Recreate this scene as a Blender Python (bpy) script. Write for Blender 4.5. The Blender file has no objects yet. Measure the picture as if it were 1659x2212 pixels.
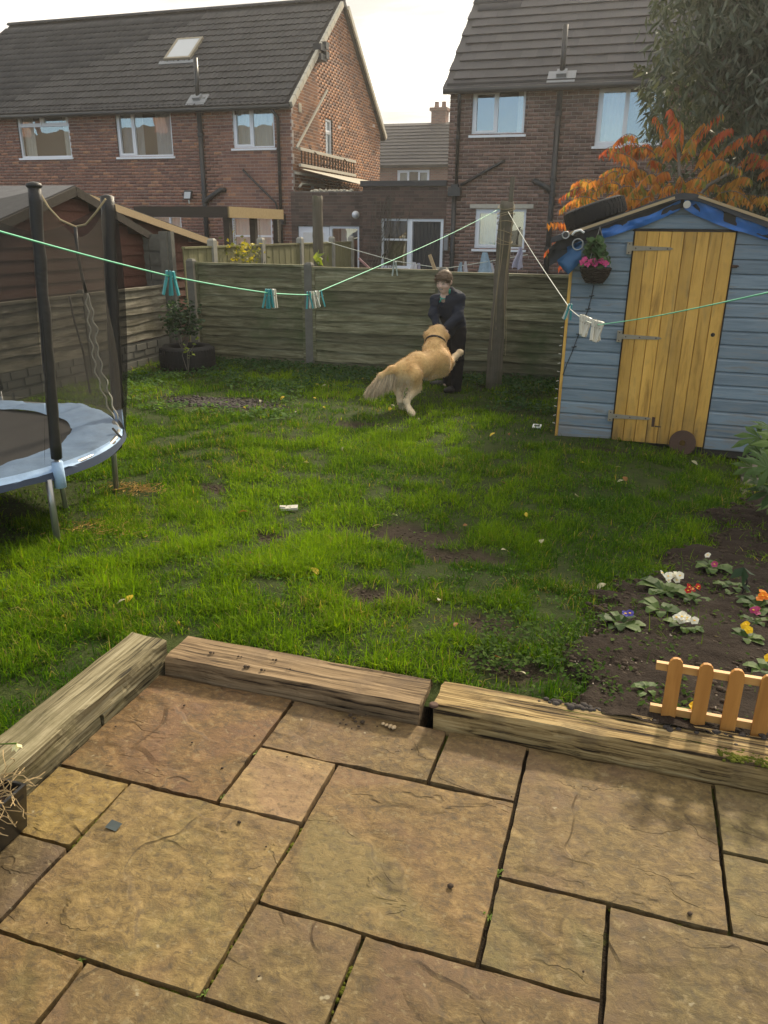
import bpy, math, random
import numpy as np
from mathutils import Matrix, Vector
random.seed(7); RNG = np.random.default_rng(11)
SC = bpy.context.scene; COL = SC.collection
R_ = math.radians
# ------------------------------------------------------------------ camera
PITCH, ROLL, YAW, CZ = R_(20.1135), R_(.629), R_(17.5365), 1.73
IW, IH, FPX = 1659.0, 2212.0, 1671.8
_cp, _sp = math.cos(PITCH), math.sin(PITCH)
_Rz = np.array([[math.cos(YAW), -math.sin(YAW), 0], [math.sin(YAW), math.cos(YAW), 0], [0, 0, 1]])
FW = _Rz @ np.array([0, _cp, -_sp]); _up = _Rz @ np.array([0, _sp, _cp]); _rt = _Rz @ np.array([1, 0, 0.])
CR = math.cos(ROLL)*_rt + math.sin(ROLL)*_up; CU = -math.sin(ROLL)*_rt + math.cos(ROLL)*_up
CC = np.array([0, 0, CZ])
cam = bpy.data.cameras.new('camera'); camo = bpy.data.objects.new('camera', cam); COL.objects.link(camo)
cam.sensor_fit = 'VERTICAL'; cam.sensor_height = 36; cam.sensor_width = 27; cam.lens = 36*FPX/IH
cam.clip_start = .05; cam.clip_end = 500
camo.matrix_world = Matrix([[CR[i], CU[i], -FW[i], CC[i]] for i in range(3)] + [[0, 0, 0, 1]])
SC.camera = camo; HAZE = .0013
# ------------------------------------------------------------------ world, sun, exposure
SUN_AZ, SUN_EL = R_(9), R_(33)      # azimuth from +Y towards +X
SD = np.array([math.sin(SUN_AZ)*math.cos(SUN_EL), math.cos(SUN_AZ)*math.cos(SUN_EL), math.sin(SUN_EL)])
W = bpy.data.worlds.new('World'); SC.world = W; W.use_nodes = True
def world_nodes():
    nt = W.node_tree; nt.nodes.clear(); L = nt.links.new; nn = nt.nodes.new
    def math_(op, a, b=None, c=None):
        m = nn('ShaderNodeMath'); m.operation = op
        for i, v in enumerate((a, b, c)):
            if v is None: continue
            if isinstance(v, (int, float)): m.inputs[i].default_value = v
            else: L(v, m.inputs[i])
        return m.outputs[0]
    sky = nn('ShaderNodeTexSky'); sky.sky_type = 'NISHITA'; sky.sun_disc = False
    sky.sun_elevation = SUN_EL; sky.sun_rotation = SUN_AZ; sky.dust_density = .4; sky.air_density = 1.0; sky.ozone_density = 2.0
    tc = nn('ShaderNodeTexCoord'); nrm = nn('ShaderNodeVectorMath'); nrm.operation = 'NORMALIZE'; L(tc.outputs['Generated'], nrm.inputs[0])
    sep = nn('ShaderNodeSeparateXYZ'); L(nrm.outputs[0], sep.inputs[0])
    zz = math_('ADD', math_('MAXIMUM', sep.outputs[2], 0), .12)
    cmb = nn('ShaderNodeCombineXYZ'); L(math_('DIVIDE', sep.outputs[0], zz), cmb.inputs[0]); L(math_('DIVIDE', sep.outputs[1], zz), cmb.inputs[1])
    mp = nn('ShaderNodeMapping'); mp.inputs['Scale'].default_value = (.55, .85, 1); mp.inputs['Location'].default_value = (3.1, 1.3, 0); L(cmb.outputs[0], mp.inputs[0])
    n1 = nn('ShaderNodeTexNoise'); n1.inputs['Scale'].default_value = 1.3; n1.inputs['Detail'].default_value = 7; n1.inputs['Roughness'].default_value = .55; n1.inputs['Distortion'].default_value = .5; L(mp.outputs[0], n1.inputs['Vector'])
    n2 = nn('ShaderNodeTexNoise'); n2.inputs['Scale'].default_value = .45; n2.inputs['Detail'].default_value = 3; L(mp.outputs[0], n2.inputs['Vector'])
    dt = nn('ShaderNodeVectorMath'); dt.operation = 'DOT_PRODUCT'; L(nrm.outputs[0], dt.inputs[0]); dt.inputs[1].default_value = tuple(SD)
    d = math_('MAXIMUM', dt.outputs['Value'], 0)
    # broken cloud: thick on the sun's side, open blue behind
    cov = math_('ADD', math_('ADD', math_('MULTIPLY', n2.outputs[0], .9), math_('MULTIPLY', n1.outputs[0], .5)), math_('MULTIPLY', dt.outputs['Value'], .55))
    mr = nn('ShaderNodeMapRange'); mr.interpolation_type = 'SMOOTHSTEP'; mr.inputs[1].default_value = .40; mr.inputs[2].default_value = .80; L(cov, mr.inputs[0])
    glow = math_('ADD', math_('MULTIPLY', math_('POWER', d, 3), .62), math_('MULTIPLY', math_('POWER', d, 24), 1.6))
    tex = nn('ShaderNodeMapRange'); tex.interpolation_type = 'SMOOTHSTEP'; tex.inputs[1].default_value = .40; tex.inputs[2].default_value = .66; tex.inputs[3].default_value = 1.25; tex.inputs[4].default_value = .56; L(n1.outputs[0], tex.inputs[0])
    br = math_('MULTIPLY', math_('ADD', glow, .92), tex.outputs[0])
    cc = nn('ShaderNodeMixRGB'); cc.blend_type = 'MULTIPLY'; cc.inputs[0].default_value = 1; cc.inputs[1].default_value = (1.0, .95, .86, 1)
    cb = nn('ShaderNodeCombineXYZ'); [L(br, cb.inputs[i]) for i in range(3)]; L(cb.outputs[0], cc.inputs[2])
    sk = nn('ShaderNodeMixRGB'); sk.blend_type = 'MULTIPLY'; sk.inputs[0].default_value = 1; L(sky.outputs[0], sk.inputs[1]); sk.inputs[2].default_value = (.15, .15, .15, 1)
    mix = nn('ShaderNodeMixRGB'); L(mr.outputs[0], mix.inputs[0]); L(sk.outputs[0], mix.inputs[1]); L(cc.outputs[0], mix.inputs[2])
    bg = nn('ShaderNodeBackground'); bg.inputs[1].default_value = 1.0; L(mix.outputs[0], bg.inputs[0])
    out = nn('ShaderNodeOutputWorld'); L(bg.outputs[0], out.inputs[0])
world_nodes()
sl = bpy.data.lights.new('sun', 'SUN'); sl.energy = 4.8; sl.angle = R_(4.5); sl.color = (1, .85, .62)
so = bpy.data.objects.new('sun', sl); COL.objects.link(so)
so.rotation_euler = Vector(SD).to_track_quat('Z', 'Y').to_euler(); so.location = (0, 0, 20)
SC.view_settings.view_transform = 'Standard'; SC.view_settings.look = 'None'; SC.view_settings.exposure = 0.36; SC.view_settings.gamma = 1
SC.render.engine = 'CYCLES'; SC.cycles.use_denoising = True; SC.cycles.max_bounces = 8; SC.cycles.transparent_max_bounces = 24
SC.cycles.diffuse_bounces = 3; SC.cycles.glossy_bounces = 3; SC.cycles.caustics_reflective = False; SC.cycles.caustics_refractive = False
SC.cycles.sample_clamp_indirect = 6
# ------------------------------------------------------------------ placing: pixel of the survey photo -> point at a given depth
def ray(x, y): return (x-IW/2)/FPX*CR - (y-IH/2)/FPX*CU + FW
def at(x, y, Y):
    d = ray(x, y); return CC + d*Y/d[1]
def atx(x, y, X):
    d = ray(x, y); return CC + d*X/d[0]
def atz(x, y, z):
    d = ray(x, y); return CC + d*(z-CZ)/d[2]
# ------------------------------------------------------------------ objects
def tag(o, label=None, cat=None, group=None, kind=None):
    if label: o['label'] = label
    if cat: o['category'] = cat
    if group: o['group'] = group
    if kind: o['kind'] = kind
    return o
def place_words(items, marks, head, tail=''):
    """labels that single things out: nearest landmark (survey pixel) and side, numbered outwards where several share it"""
    groups = {}
    for i, (px, py) in enumerate(items):
        n, (mx, my) = min(marks.items(), key=lambda m: math.hypot(px-m[1][0], (py-m[1][1])*1.6)); dx, dy = px-mx, (py-my)*1.6
        rel = ('right of' if dx > 0 else 'left of') if abs(dx) > abs(dy) else ('in front of' if dy > 0 else 'behind')
        groups.setdefault((rel, n), []).append((math.hypot(dx, dy), i))
    out = [''] * len(items); W1 = ('nearest', 'second', 'third', 'fourth', 'fifth', 'sixth', 'seventh', 'eighth', 'ninth', 'tenth', 'eleventh', 'twelfth', 'thirteenth', 'fourteenth', 'fifteenth', 'sixteenth', 'farthest')
    for (rel, n), L in groups.items():
        for k, (_, i) in enumerate(sorted(L)): out[i] = f"{head[i]}{' ' + tail if tail else ''} {rel} {n}" + (f", {W1[k]} out from it" if len(L) > 1 else '')
    return out
def wloc(o):
    v = Vector((0, 0, 0))
    while o is not None: v += o.location; o = o.parent
    return v
def empty(name, loc, label=None, cat=None, group=None):
    o = bpy.data.objects.new(name, None); COL.objects.link(o); o.location = loc; o.empty_display_size = .1
    return tag(o, label, cat, group)
def link(name, me, parent=None, loc=(0, 0, 0)):
    """new object of mesh data at world loc (parents are never rotated)"""
    o = bpy.data.objects.new(name, me); COL.objects.link(o)
    p = Vector(loc)
    if parent is not None: o.parent = parent; p = p - wloc(parent)
    o.location = p
    return o
def mk(name, V, F, m, parent=None, smooth=False, cols=None, origin=None):
    """mesh object from world-space verts; origin: where its own origin sits"""
    V = np.asarray(V, dtype=np.float64).reshape(-1, 3)
    if origin is None:
        origin = wloc(parent) if parent is not None else Vector((float(V[:, 0].mean()), float(V[:, 1].mean()), float(V[:, 2].min())))
    origin = np.array(origin, dtype=float)
    V = V - origin
    me = bpy.data.meshes.new(name)
    if isinstance(F, np.ndarray):
        n, k = F.shape
        me.vertices.add(len(V)); me.vertices.foreach_set('co', V.astype(np.float32).ravel())
        me.loops.add(n*k); me.loops.foreach_set('vertex_index', F.astype(np.int32).ravel())
        me.polygons.add(n); me.polygons.foreach_set('loop_start', np.arange(0, n*k, k, dtype=np.int32))
        me.polygons.foreach_set('loop_total', np.full(n, k, dtype=np.int32))
        me.update(calc_edges=True)
    else:
        me.from_pydata(V.tolist(), [], F); me.update()
    if cols is not None:
        ca = me.color_attributes.new('Col', 'FLOAT_COLOR', 'POINT')
        c = np.ones((len(V), 4), np.float32); c[:, :cols.shape[1]] = cols; ca.data.foreach_set('color', c.ravel())
    if smooth:
        me.polygons.foreach_set('use_smooth', np.ones(len(me.polygons), dtype=bool))
    me.materials.append(m)
    return link(name, me, parent, origin)
def copy_tree(o, parent=None, loc=None, rot=None, scale=None):
    c = o.copy(); COL.objects.link(c)
    c.parent = parent
    if loc is not None: c.location = loc
    if rot is not None: c.rotation_euler = rot
    if scale is not None: c.scale = scale
    for ch in list(o.children): copy_tree(ch, c)
    return c
BOXF = [(0, 1, 3, 2), (4, 6, 7, 5), (0, 4, 5, 1), (2, 3, 7, 6), (0, 2, 6, 4), (1, 5, 7, 3)]
class MB:
    """collects shapes for one mesh; fr = (origin,u,v,w) optional local frame"""
    def __init__(s, fr=None): s.V = []; s.F = []; s.fr = fr
    def add(s, V, F):
        n = len(s.V)
        if s.fr is not None:
            o, u, v, w = s.fr; V = [o + a*u + b*v + c*w for a, b, c in V]
        s.V += [tuple(map(float, p)) for p in V]; s.F += [tuple(i+n for i in f) for f in F]; return s
    def box(s, a0, a1, b0, b1, c0, c1):
        return s.add([(a, b, c) for a in (a0, a1) for b in (b0, b1) for c in (c0, c1)], BOXF)
    def obox(s, c, ax, ay, az):
        c, ax, ay, az = map(np.array, (c, ax, ay, az))
        return s.add([c + i*ax + j*ay + k*az for i in (-1, 1) for j in (-1, 1) for k in (-1, 1)], BOXF)
    def bar(s, p0, p1, w, h, upv=(0, 0, 1)):
        p0, p1 = np.array(p0, float), np.array(p1, float); d = p1-p0; L = np.linalg.norm(d); d /= L
        x = np.cross(d, np.array(upv, float)); x /= np.linalg.norm(x); z = np.cross(x, d)
        return s.obox((p0+p1)/2, d*L/2, x*w/2, z*h/2)
    def tube(s, P, r, n=8, caps=True):
        P = [np.array(p, float) for p in P]; m = len(P)
        rr = r if hasattr(r, '__len__') else [r]*m
        V = []; F = []; ref = None
        for i, p in enumerate(P):
            t = P[min(i+1, m-1)] - P[max(i-1, 0)]; t = t/(np.linalg.norm(t)+1e-9)
            if ref is None:
                ref = np.array([0, 0, 1.]) if abs(t[2]) < .9 else np.array([1., 0, 0])
            a = ref - t*(ref @ t); a /= np.linalg.norm(a)+1e-9; b = np.cross(t, a); ref = a
            for k in range(n):
                q = 2*math.pi*k/n; V.append(p + rr[i]*(math.cos(q)*a + math.sin(q)*b))
        for i in range(m-1):
            for k in range(n):
                F.append((i*n+k, i*n+(k+1) % n, (i+1)*n+(k+1) % n, (i+1)*n+k))
        if caps: F.append(tuple(range(n-1, -1, -1))); F.append(tuple((m-1)*n+k for k in range(n)))
        return s.add(V, F)
    def lathe(s, c, prof, n=20, axis='Z', M=None):
        V = []; F = []
        for r, h in prof:
            for k in range(n):
                q = 2*math.pi*k/n; p = np.array([r*math.cos(q), r*math.sin(q), h])
                if M is not None: p = M @ p
                V.append(np.array(c, float)+p)
        for i in range(len(prof)-1):
            for k in range(n): F.append((i*n+k, i*n+(k+1) % n, (i+1)*n+(k+1) % n, (i+1)*n+k))
        return s.add(V, F)
    def build(s, name, m, parent=None, smooth=False, origin=None): return mk(name, s.V, s.F, m, parent, smooth, None, origin)
def merged(V, F, T):
    """copies of (V,F) under a list of (3x3 matrix, offset): arrays of one mesh"""
    V = np.asarray(V, float); F = np.asarray(F, int); n = len(T)
    M = np.array([t[0] for t in T]); O = np.array([t[1] for t in T])
    VV = np.einsum('nij,vj->nvi', M, V) + O[:, None, :]
    FF = F[None] + (np.arange(n)*len(V))[:, None, None]
    return VV.reshape(-1, 3), FF.reshape(-1, F.shape[1])
def vnoise(x, y, s=1.0, seed=0):
    """smooth value noise in numpy, -1..1"""
    x = np.asarray(x)*s + seed*17.3; y = np.asarray(y)*s + seed*9.1
    xi = np.floor(x); yi = np.floor(y); fx = x-xi; fy = y-yi; fx = fx*fx*(3-2*fx); fy = fy*fy*(3-2*fy)
    def h(a, b): v = np.sin(a*127.1 + b*311.7 + seed*74.7)*43758.5453; return v-np.floor(v)
    a = h(xi, yi); b = h(xi+1, yi); c = h(xi, yi+1); d = h(xi+1, yi+1)
    return 2*((a*(1-fx)+b*fx)*(1-fy) + (c*(1-fx)+d*fx)*fy)-1
def fbm(x, y, s=1., seed=0, o=4): return sum(vnoise(x, y, s*2**i, seed+i)*.5**i for i in range(o))
def sstep(a, b, x): t = np.clip((np.asarray(x)-a)/(b-a), 0, 1); return t*t*(3-2*t)
# ------------------------------------------------------------------ materials
class NT:
    def __init__(s, name):
        s.m = bpy.data.materials.new(name); s.m.use_nodes = True; s.t = s.m.node_tree
        s.b = s.t.nodes['Principled BSDF']; s.out = s.t.nodes['Material Output']; s.L = s.t.links.new
    def n(s, typ, **kw):
        o = s.t.nodes.new('ShaderNode'+typ)
        for k, v in kw.items(): setattr(o, k, v)
        return o
    def set(s, sock, v):
        if isinstance(v, bpy.types.NodeSocket): s.L(v, sock)
        elif isinstance(v, (tuple, list)) and len(v) == 3 and sock.type == 'RGBA': sock.default_value = (*v, 1)
        else: sock.default_value = v
    def co(s, kind='Object', scale=None, rot=None):
        o = s.n('TexCoord').outputs[kind]
        if scale is None and rot is None: return o
        mp = s.n('Mapping'); s.L(o, mp.inputs[0])
        if scale is not None: mp.inputs['Scale'].default_value = scale
        if rot is not None: mp.inputs['Rotation'].default_value = rot
        return mp.outputs[0]
    def noise(s, sc, det=4, rough=.55, vec=None, dist=0):
        o = s.n('TexNoise'); o.inputs['Scale'].default_value = sc; o.inputs['Detail'].default_value = det; o.inputs['Roughness'].default_value = rough; o.inputs['Distortion'].default_value = dist
        if vec is not None: s.L(vec, o.inputs['Vector'])
        return o.outputs['Fac']
    def ramp(s, f, stops, interp='LINEAR'):
        o = s.n('ValToRGB'); s.L(f, o.inputs[0]); e = o.color_ramp.elements; o.color_ramp.interpolation = interp
        while len(e) < len(stops): e.new(.5)
        for i, (p, c) in enumerate(stops): e[i].position = p; e[i].color = (*c, 1) if len(c) == 3 else c
        return o.outputs[0]
    def mix(s, f, a, b, mode='MIX'):
        o = s.n('MixRGB', blend_type=mode); s.set(o.inputs[0], f); s.set(o.inputs[1], a); s.set(o.inputs[2], b); return o.outputs[0]
    def math(s, op, a, b=0.):
        o = s.n('Math', operation=op); s.set(o.inputs[0], a); s.set(o.inputs[1], b); return o.outputs[0]
    def mr(s, f, a, b, c=0., d=1.):
        o = s.n('MapRange'); s.L(f, o.inputs[0])
        for i, v in enumerate((a, b, c, d)): o.inputs[i+1].default_value = v
        return o.outputs[0]
    def bump(s, h, strength=.5, dist=.01):
        o = s.n('Bump'); s.L(h, o.inputs['Height']); o.inputs['Strength'].default_value = strength; o.inputs['Distance'].default_value = dist
        s.L(o.outputs[0], s.b.inputs['Normal']); return o
    def fin(s, col, rough=.8, spec=.3, metal=0.):
        s.set(s.b.inputs['Base Color'], col); s.set(s.b.inputs['Roughness'], rough); s.b.inputs['Specular IOR Level'].default_value = spec; s.b.inputs['Metallic'].default_value = metal
        return s.m
    def rnd(s):
        """one random number for each loose piece and each object"""
        g = s.n('NewGeometry'); o = s.n('ObjectInfo')
        return s.math('FRACT', s.math('ADD', g.outputs['Random Per Island'], o.outputs['Random']))
def leafy(name, stops, attr=False, trans=.45, rough=.5, tcol=(1.0, 1.0, .5), spec=.18):
    """thin leaf: diffuse and gloss on top, light let through"""
    k = NT(name)
    if attr: a = k.n('Attribute', attribute_name='Col'); c = a.outputs['Color']
    else: c = k.ramp(k.rnd(), stops)
    k.fin(c, rough, spec)
    tr = k.n('BsdfTranslucent'); k.set(tr.inputs[0], k.mix(1., c, tcol, 'MULTIPLY'))
    mx = k.n('MixShader'); mx.inputs[0].default_value = trans; k.L(k.b.outputs[0], mx.inputs[1]); k.L(tr.outputs[0], mx.inputs[2]); k.L(mx.outputs[0], k.out.inputs[0])
    return k.m
def plain(name, c, rough=.6, spec=.4, metal=0., var=.25, sc=12, bump=0.):
    k = NT(name); n = k.noise(sc, 5, .6, k.co())
    col = k.mix(n, tuple(x*(1-var) for x in c), tuple(min(1, x*(1+var)) for x in c))
    if bump: k.bump(k.noise(sc*5, 3, .6, k.co()), bump, .004)
    return k.fin(col, k.mr(n, .2, .8, max(.05, rough-.12), min(1, rough+.12)), spec, metal)
def wood(name, stops, rough=.8, grain=(1.2, 40, 40), var=.5, dirt=None, bump=.5, axis_obj=True, dirt_sc=2.0, dirt_lo=.5, dirt_hi=.7):
    """timber with grain along local X (grain scales), each board its own tone"""
    k = NT(name); co = k.co('Object', grain)
    off = k.n('VectorMath', operation='ADD'); k.L(co, off.inputs[0]); oi = k.n('ObjectInfo'); cb = k.n('CombineXYZ'); r = k.rnd()
    k.L(k.math('MULTIPLY', r, 37.), cb.inputs[0]); k.L(k.math('MULTIPLY', r, 91.), cb.inputs[1]); k.L(cb.outputs[0], off.inputs[1])
    n = k.noise(1., 6, .62, off.outputs[0], .6)
    col = k.ramp(n, stops)
    tone = k.mr(r, 0, 1, 1-var*.5, 1+var*.5)
    cc = k.n('CombineXYZ'); [k.L(tone, cc.inputs[i]) for i in range(3)]
    col = k.mix(1., col, cc.outputs[0], 'MULTIPLY')
    if dirt:
        g = k.n('NewGeometry'); dn = k.noise(dirt_sc, 5, .65, g.outputs['Position'])
        col = k.mix(k.mr(dn, dirt_lo, dirt_hi), col, dirt)
    k.bump(n, bump, .006)
    return k.fin(col, rough, .25)
M = {}
# brickwork
def brick_mat(name, stops):
    k = NT(name); g = k.n('NewGeometry'); r = k.rnd()
    c = k.ramp(r, stops)
    n = k.noise(30, 5, .6, g.outputs['Position']); c = k.mix(k.mr(n, .35, .7, 0, .55), c, (.075, .055, .05))
    st = k.noise(.55, 5, .6, g.outputs['Position']); c = k.mix(k.mr(st, .52, .75, 0, .6), c, (.055, .045, .042))
    k.bump(n, .4, .004); return k.fin(c, .9, .2)
M['brick'] = brick_mat('brick_red', [(0, (0.213, 0.106, 0.088)), (.3, (0.312, 0.152, 0.112)), (.55, (0.388, 0.188, 0.125)), (.8, (0.275, 0.144, 0.115)), (.93, (0.475, 0.225, 0.138)), (1, (0.550, 0.288, 0.163))])
M['brick_sunlit'] = brick_mat('brick_orange_sunlit', [(0, (.14, .07, .045)), (.35, (.24, .105, .05)), (.7, (.33, .14, .06)), (1, (.42, .20, .09))])  # gable only: the warm sun on that wall put into the brick colour
M['brick3'] = brick_mat('brick_brown', [(0, (0.169, 0.106, 0.091)), (.5, (0.256, 0.163, 0.131)), (.85, (0.312, 0.188, 0.147)), (1, (0.388, 0.237, 0.188))])
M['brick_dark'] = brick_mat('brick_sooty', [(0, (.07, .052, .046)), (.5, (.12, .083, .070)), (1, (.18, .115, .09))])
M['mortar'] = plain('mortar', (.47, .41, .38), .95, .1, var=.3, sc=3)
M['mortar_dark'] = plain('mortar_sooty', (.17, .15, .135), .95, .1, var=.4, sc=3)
def tile_mat(name, a, b, moss=.3):
    k = NT(name); g = k.n('NewGeometry'); r = k.rnd(); c = k.mix(r, a, b)
    n = k.noise(2.2, 6, .65, g.outputs['Position']); c = k.mix(k.mr(n, .5, .75, 0, moss), c, (.09, .088, .075))
    f = k.noise(45, 3, .6, g.outputs['Position']); c = k.mix(k.mr(f, .3, .7, 0, .35), c, (.02, .02, .021)); k.bump(f, .3, .004)
    return k.fin(c, .75, .35)
M['tile'] = tile_mat('roof_tile_ribbed', (0.027, 0.027, 0.030), (0.047, 0.046, 0.048))
M['tile2'] = tile_mat('roof_tile_flat', (0.045, 0.044, 0.050), (0.069, 0.065, 0.069), .15)
M['upvc'] = plain('white_upvc', (.84, .86, .90), .35, .5, var=.06, sc=3)
M['white'] = plain('white_paint', (.74, .73, .70), .55, .4, var=.1, sc=6)
M['blackpl'] = plain('black_plastic', (.018, .019, .021), .45, .5, var=.3)
M['pipe'] = plain('black_pipe', (.02, .023, .026), .4, .5, var=.4, sc=5)
M['lead'] = plain('lead_sheet', (.22, .23, .24), .6, .5, var=.25, sc=14)
M['fascia'] = plain('dark_fascia', (.03, .03, .032), .6, .3)
def glass_mat(name, refl, tint):
    k = NT(name); g = k.n('BsdfGlossy'); g.inputs['Roughness'].default_value = .0; g.inputs[0].default_value = (.92, .97, 1, 1)
    geo = k.n('NewGeometry'); wv = k.noise(1.4, 2, .5, geo.outputs['Position']); bp = k.n('Bump'); bp.inputs['Strength'].default_value = .10; bp.inputs['Distance'].default_value = .03; k.L(wv, bp.inputs['Height']); k.L(bp.outputs[0], g.inputs['Normal'])
    t = k.n('BsdfTransparent'); t.inputs[0].default_value = (*tint, 1); mx = k.n('MixShader'); mx.inputs[0].default_value = refl
    k.L(t.outputs[0], mx.inputs[1]); k.L(g.outputs[0], mx.inputs[2]); k.L(mx.outputs[0], k.out.inputs[0]); return k.m
M['glass'] = glass_mat('window_glass', .27, (.85, .9, .9))
def net_mat(name, a, c):
    k = NT(name); d = k.n('BsdfDiffuse'); d.inputs[0].default_value = (*c, 1); t = k.n('BsdfTransparent'); mx = k.n('MixShader'); mx.inputs[0].default_value = a
    k.L(t.outputs[0], mx.inputs[1]); k.L(d.outputs[0], mx.inputs[2]); k.L(mx.outputs[0], k.out.inputs[0]); return k.m
M['net'] = net_mat('black_netting', .50, (.05, .047, .042))
M['net2'] = net_mat('black_netting_gathered', .82, (.035, .033, .03))
M['lace'] = net_mat('lace_curtain', .86, (.74, .74, .70))
M['curtain'] = plain('grey_curtain', (.42, .43, .46), .9, .1, var=.2, sc=3)
M['curtain_w'] = plain('cream_curtain', (.66, .63, .56), .9, .1, var=.2, sc=3)
M['curtain_b'] = plain('blue_curtain', (.18, .42, .62), .9, .1, var=.15, sc=3)
M['room'] = plain('dim_room', (.09, .08, .07), .9, .1, var=.3, sc=2)
M['boardwhite'] = plain('aged_white_wood', (.5, .47, .40), .7, .3, var=.2)
# timber and fence
M['waney'] = wood('waney_board', [(.28, (.045, .042, .022)), (.42, (.115, .108, .060)), (.54, (.175, .165, .098)), (.66, (.25, .24, .155)), (.8, (.36, .35, .25))], .85, (2.6, 26, 26), .6, (.072, .092, .038), .9, dirt_sc=1.3, dirt_lo=.50, dirt_hi=.70)
M['waney_grey'] = wood('grey_waney_board', [(.25, (.055, .047, .034)), (.42, (.13, .115, .085)), (.58, (.22, .20, .15)), (.75, (.35, .32, .26))], .85, (26, 2.6, 26), .5, (.075, .07, .04), .9, dirt_sc=2.2)
M['closeboard'] = wood('green_close_board', [(0, (.11, .11, .055)), (.5, (.18, .175, .09)), (1, (.27, .25, .14))], .85, (30, 30, 1.5), .35, None, .4)
M['concrete'] = plain('concrete_post', (.15, .145, .125), .95, .15, var=.35, sc=9, bump=.5)
M['concrete_l'] = plain('pale_concrete_post', (.32, .31, .27), .95, .15, var=.3, sc=9, bump=.5)
M['redboard'] = wood('red_brown_board', [(0, (.055, .022, .016)), (.5, (.10, .042, .030)), (1, (.15, .07, .05))], .7, (1.5, 30, 30), .4, None, .4)
M['oldbeam'] = wood('dark_beam', [(0, (.025, .02, .016)), (.6, (.05, .042, .034)), (1, (.14, .12, .10))], .8, (1.5, 20, 20), .2)
M['sunlitbeam'] = wood('sunlit_beam', [(0, (.28, .19, .085)), (.5, (.40, .29, .14)), (1, (.50, .38, .2))], .8, (1.5, 20, 20), .2)  # sunlit side of the pergola: sunlight put into a paler beam colour
M['lath'] = wood('pale_lath', [(0, (.28, .20, .11)), (.5, (.42, .31, .18)), (1, (.52, .40, .25))], .8, (1.5, 40, 40), .2)
M['postwood'] = wood('weathered_post', [(0, (.055, .046, .034)), (.4, (.11, .095, .072)), (.7, (.17, .15, .115)), (1, (.28, .25, .19))], .9, (26, 26, 1.6), .2, (.075, .075, .04), 1.0, dirt_sc=3)
M['sleeper'] = wood('sleeper_brown', [(.36, (.014, .009, .005)), (.42, (.11, .072, .037)), (.5, (.19, .130, .070)), (.60, (.25, .175, .098)), (.74, (.33, .245, .145))], .88, (2.2, 62, 62), .12, (.13, .09, .055), 1.0, dirt_sc=5, dirt_lo=.5, dirt_hi=.75)
M['sleeper_y'] = wood('sleeper_pale', [(.37, (.018, .011, .005)), (.43, (.15, .10, .04)), (.5, (.28, .195, .082)), (.60, (.38, .28, .13)), (.74, (.48, .38, .20))], .88, (2.0, 58, 58), .12, (.14, .10, .055), 1.0, dirt_sc=5, dirt_lo=.52, dirt_hi=.75)
M['sleeper_g'] = wood('sleeper_green', [(.36, (.02, .016, .008)), (.42, (.10, .082, .042)), (.5, (.18, .152, .085)), (.60, (.26, .225, .135)), (.74, (.36, .32, .21))], .88, (58, 2.0, 58), .12, (.12, .105, .05), 1.0, dirt_sc=5)
M['picket'] = wood('amber_picket', [(0, (.24, .10, .022)), (.4, (.40, .18, .042)), (.7, (.50, .24, .06)), (1, (.58, .30, .09))], .55, (26, 26, 2.2), .2, None, .3)
M['rail'] = wood('amber_rail', [(0, (.34, .17, .05)), (.5, (.48, .26, .08)), (1, (.58, .36, .14))], .55, (2, 30, 30), .2, None, .3)
def paint_mat(name, stops, worn, gr, lo, hi):
    k = NT(name); g = k.n('NewGeometry'); r = k.rnd()
    co = k.co('Object', gr); off = k.n('VectorMath', operation='ADD'); k.L(co, off.inputs[0]); cb = k.n('CombineXYZ'); k.L(k.math('MULTIPLY', r, 53.), cb.inputs[0]); k.L(k.math('MULTIPLY', r, 31.), cb.inputs[2]); k.L(cb.outputs[0], off.inputs[1])
    n = k.noise(1, 6, .65, off.outputs[0], .4); c = k.ramp(n, stops)
    tone = k.mr(r, 0, 1, .82, 1.15); cc = k.n('CombineXYZ'); [k.L(tone, cc.inputs[i]) for i in range(3)]; c = k.mix(1., c, cc.outputs[0], 'MULTIPLY')
    sp = k.n('SeparateXYZ'); k.L(g.outputs['Position'], sp.inputs[0])
    w = k.math('ADD', n, k.mr(sp.outputs[2], -.15, .35, .16, 0)); w = k.math('ADD', w, k.math('MULTIPLY', k.math('SUBTRACT', k.noise(2.5, 4, .6, g.outputs['Position']), .5), .5))
    c = k.mix(k.mr(w, lo, hi), c, worn); k.bump(n, .35, .004)
    return k.fin(c, .55, .35)
M['blueboard'] = paint_mat('blue_shed_paint', [(.25, (0.122, 0.166, 0.203)), (.5, (0.190, 0.244, 0.286)), (.75, (0.263, 0.319, 0.362))], (0.206, 0.208, 0.203), (3.2, 40, 40), .55, .70)
M['yellow'] = paint_mat('yellow_door_paint', [(.30, (0.317, 0.164, 0.031)), (.45, (0.581, 0.320, 0.062)), (.58, (0.700, 0.397, 0.084)), (.75, (0.792, 0.486, 0.132))], (0.238, 0.141, 0.041), (14, 14, 1.6), .52, .78)
M['felt'] = plain('roofing_felt', (.042, .042, .046), .55, .4, var=.4, sc=9, bump=.6)
M['tarp'] = plain('blue_tarpaulin', (.05, .19, .55), .4, .4, var=.45, sc=9, bump=.3)
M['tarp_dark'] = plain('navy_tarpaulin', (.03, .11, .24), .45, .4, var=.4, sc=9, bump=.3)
M['galv'] = plain('galvanised_steel', (.29, .25, .18), .6, .4, .2, var=.3, sc=14)
M['rust'] = plain('rusty_iron', (.085, .05, .035), .8, .3, .2, var=.35, sc=14, bump=.4)
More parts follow.
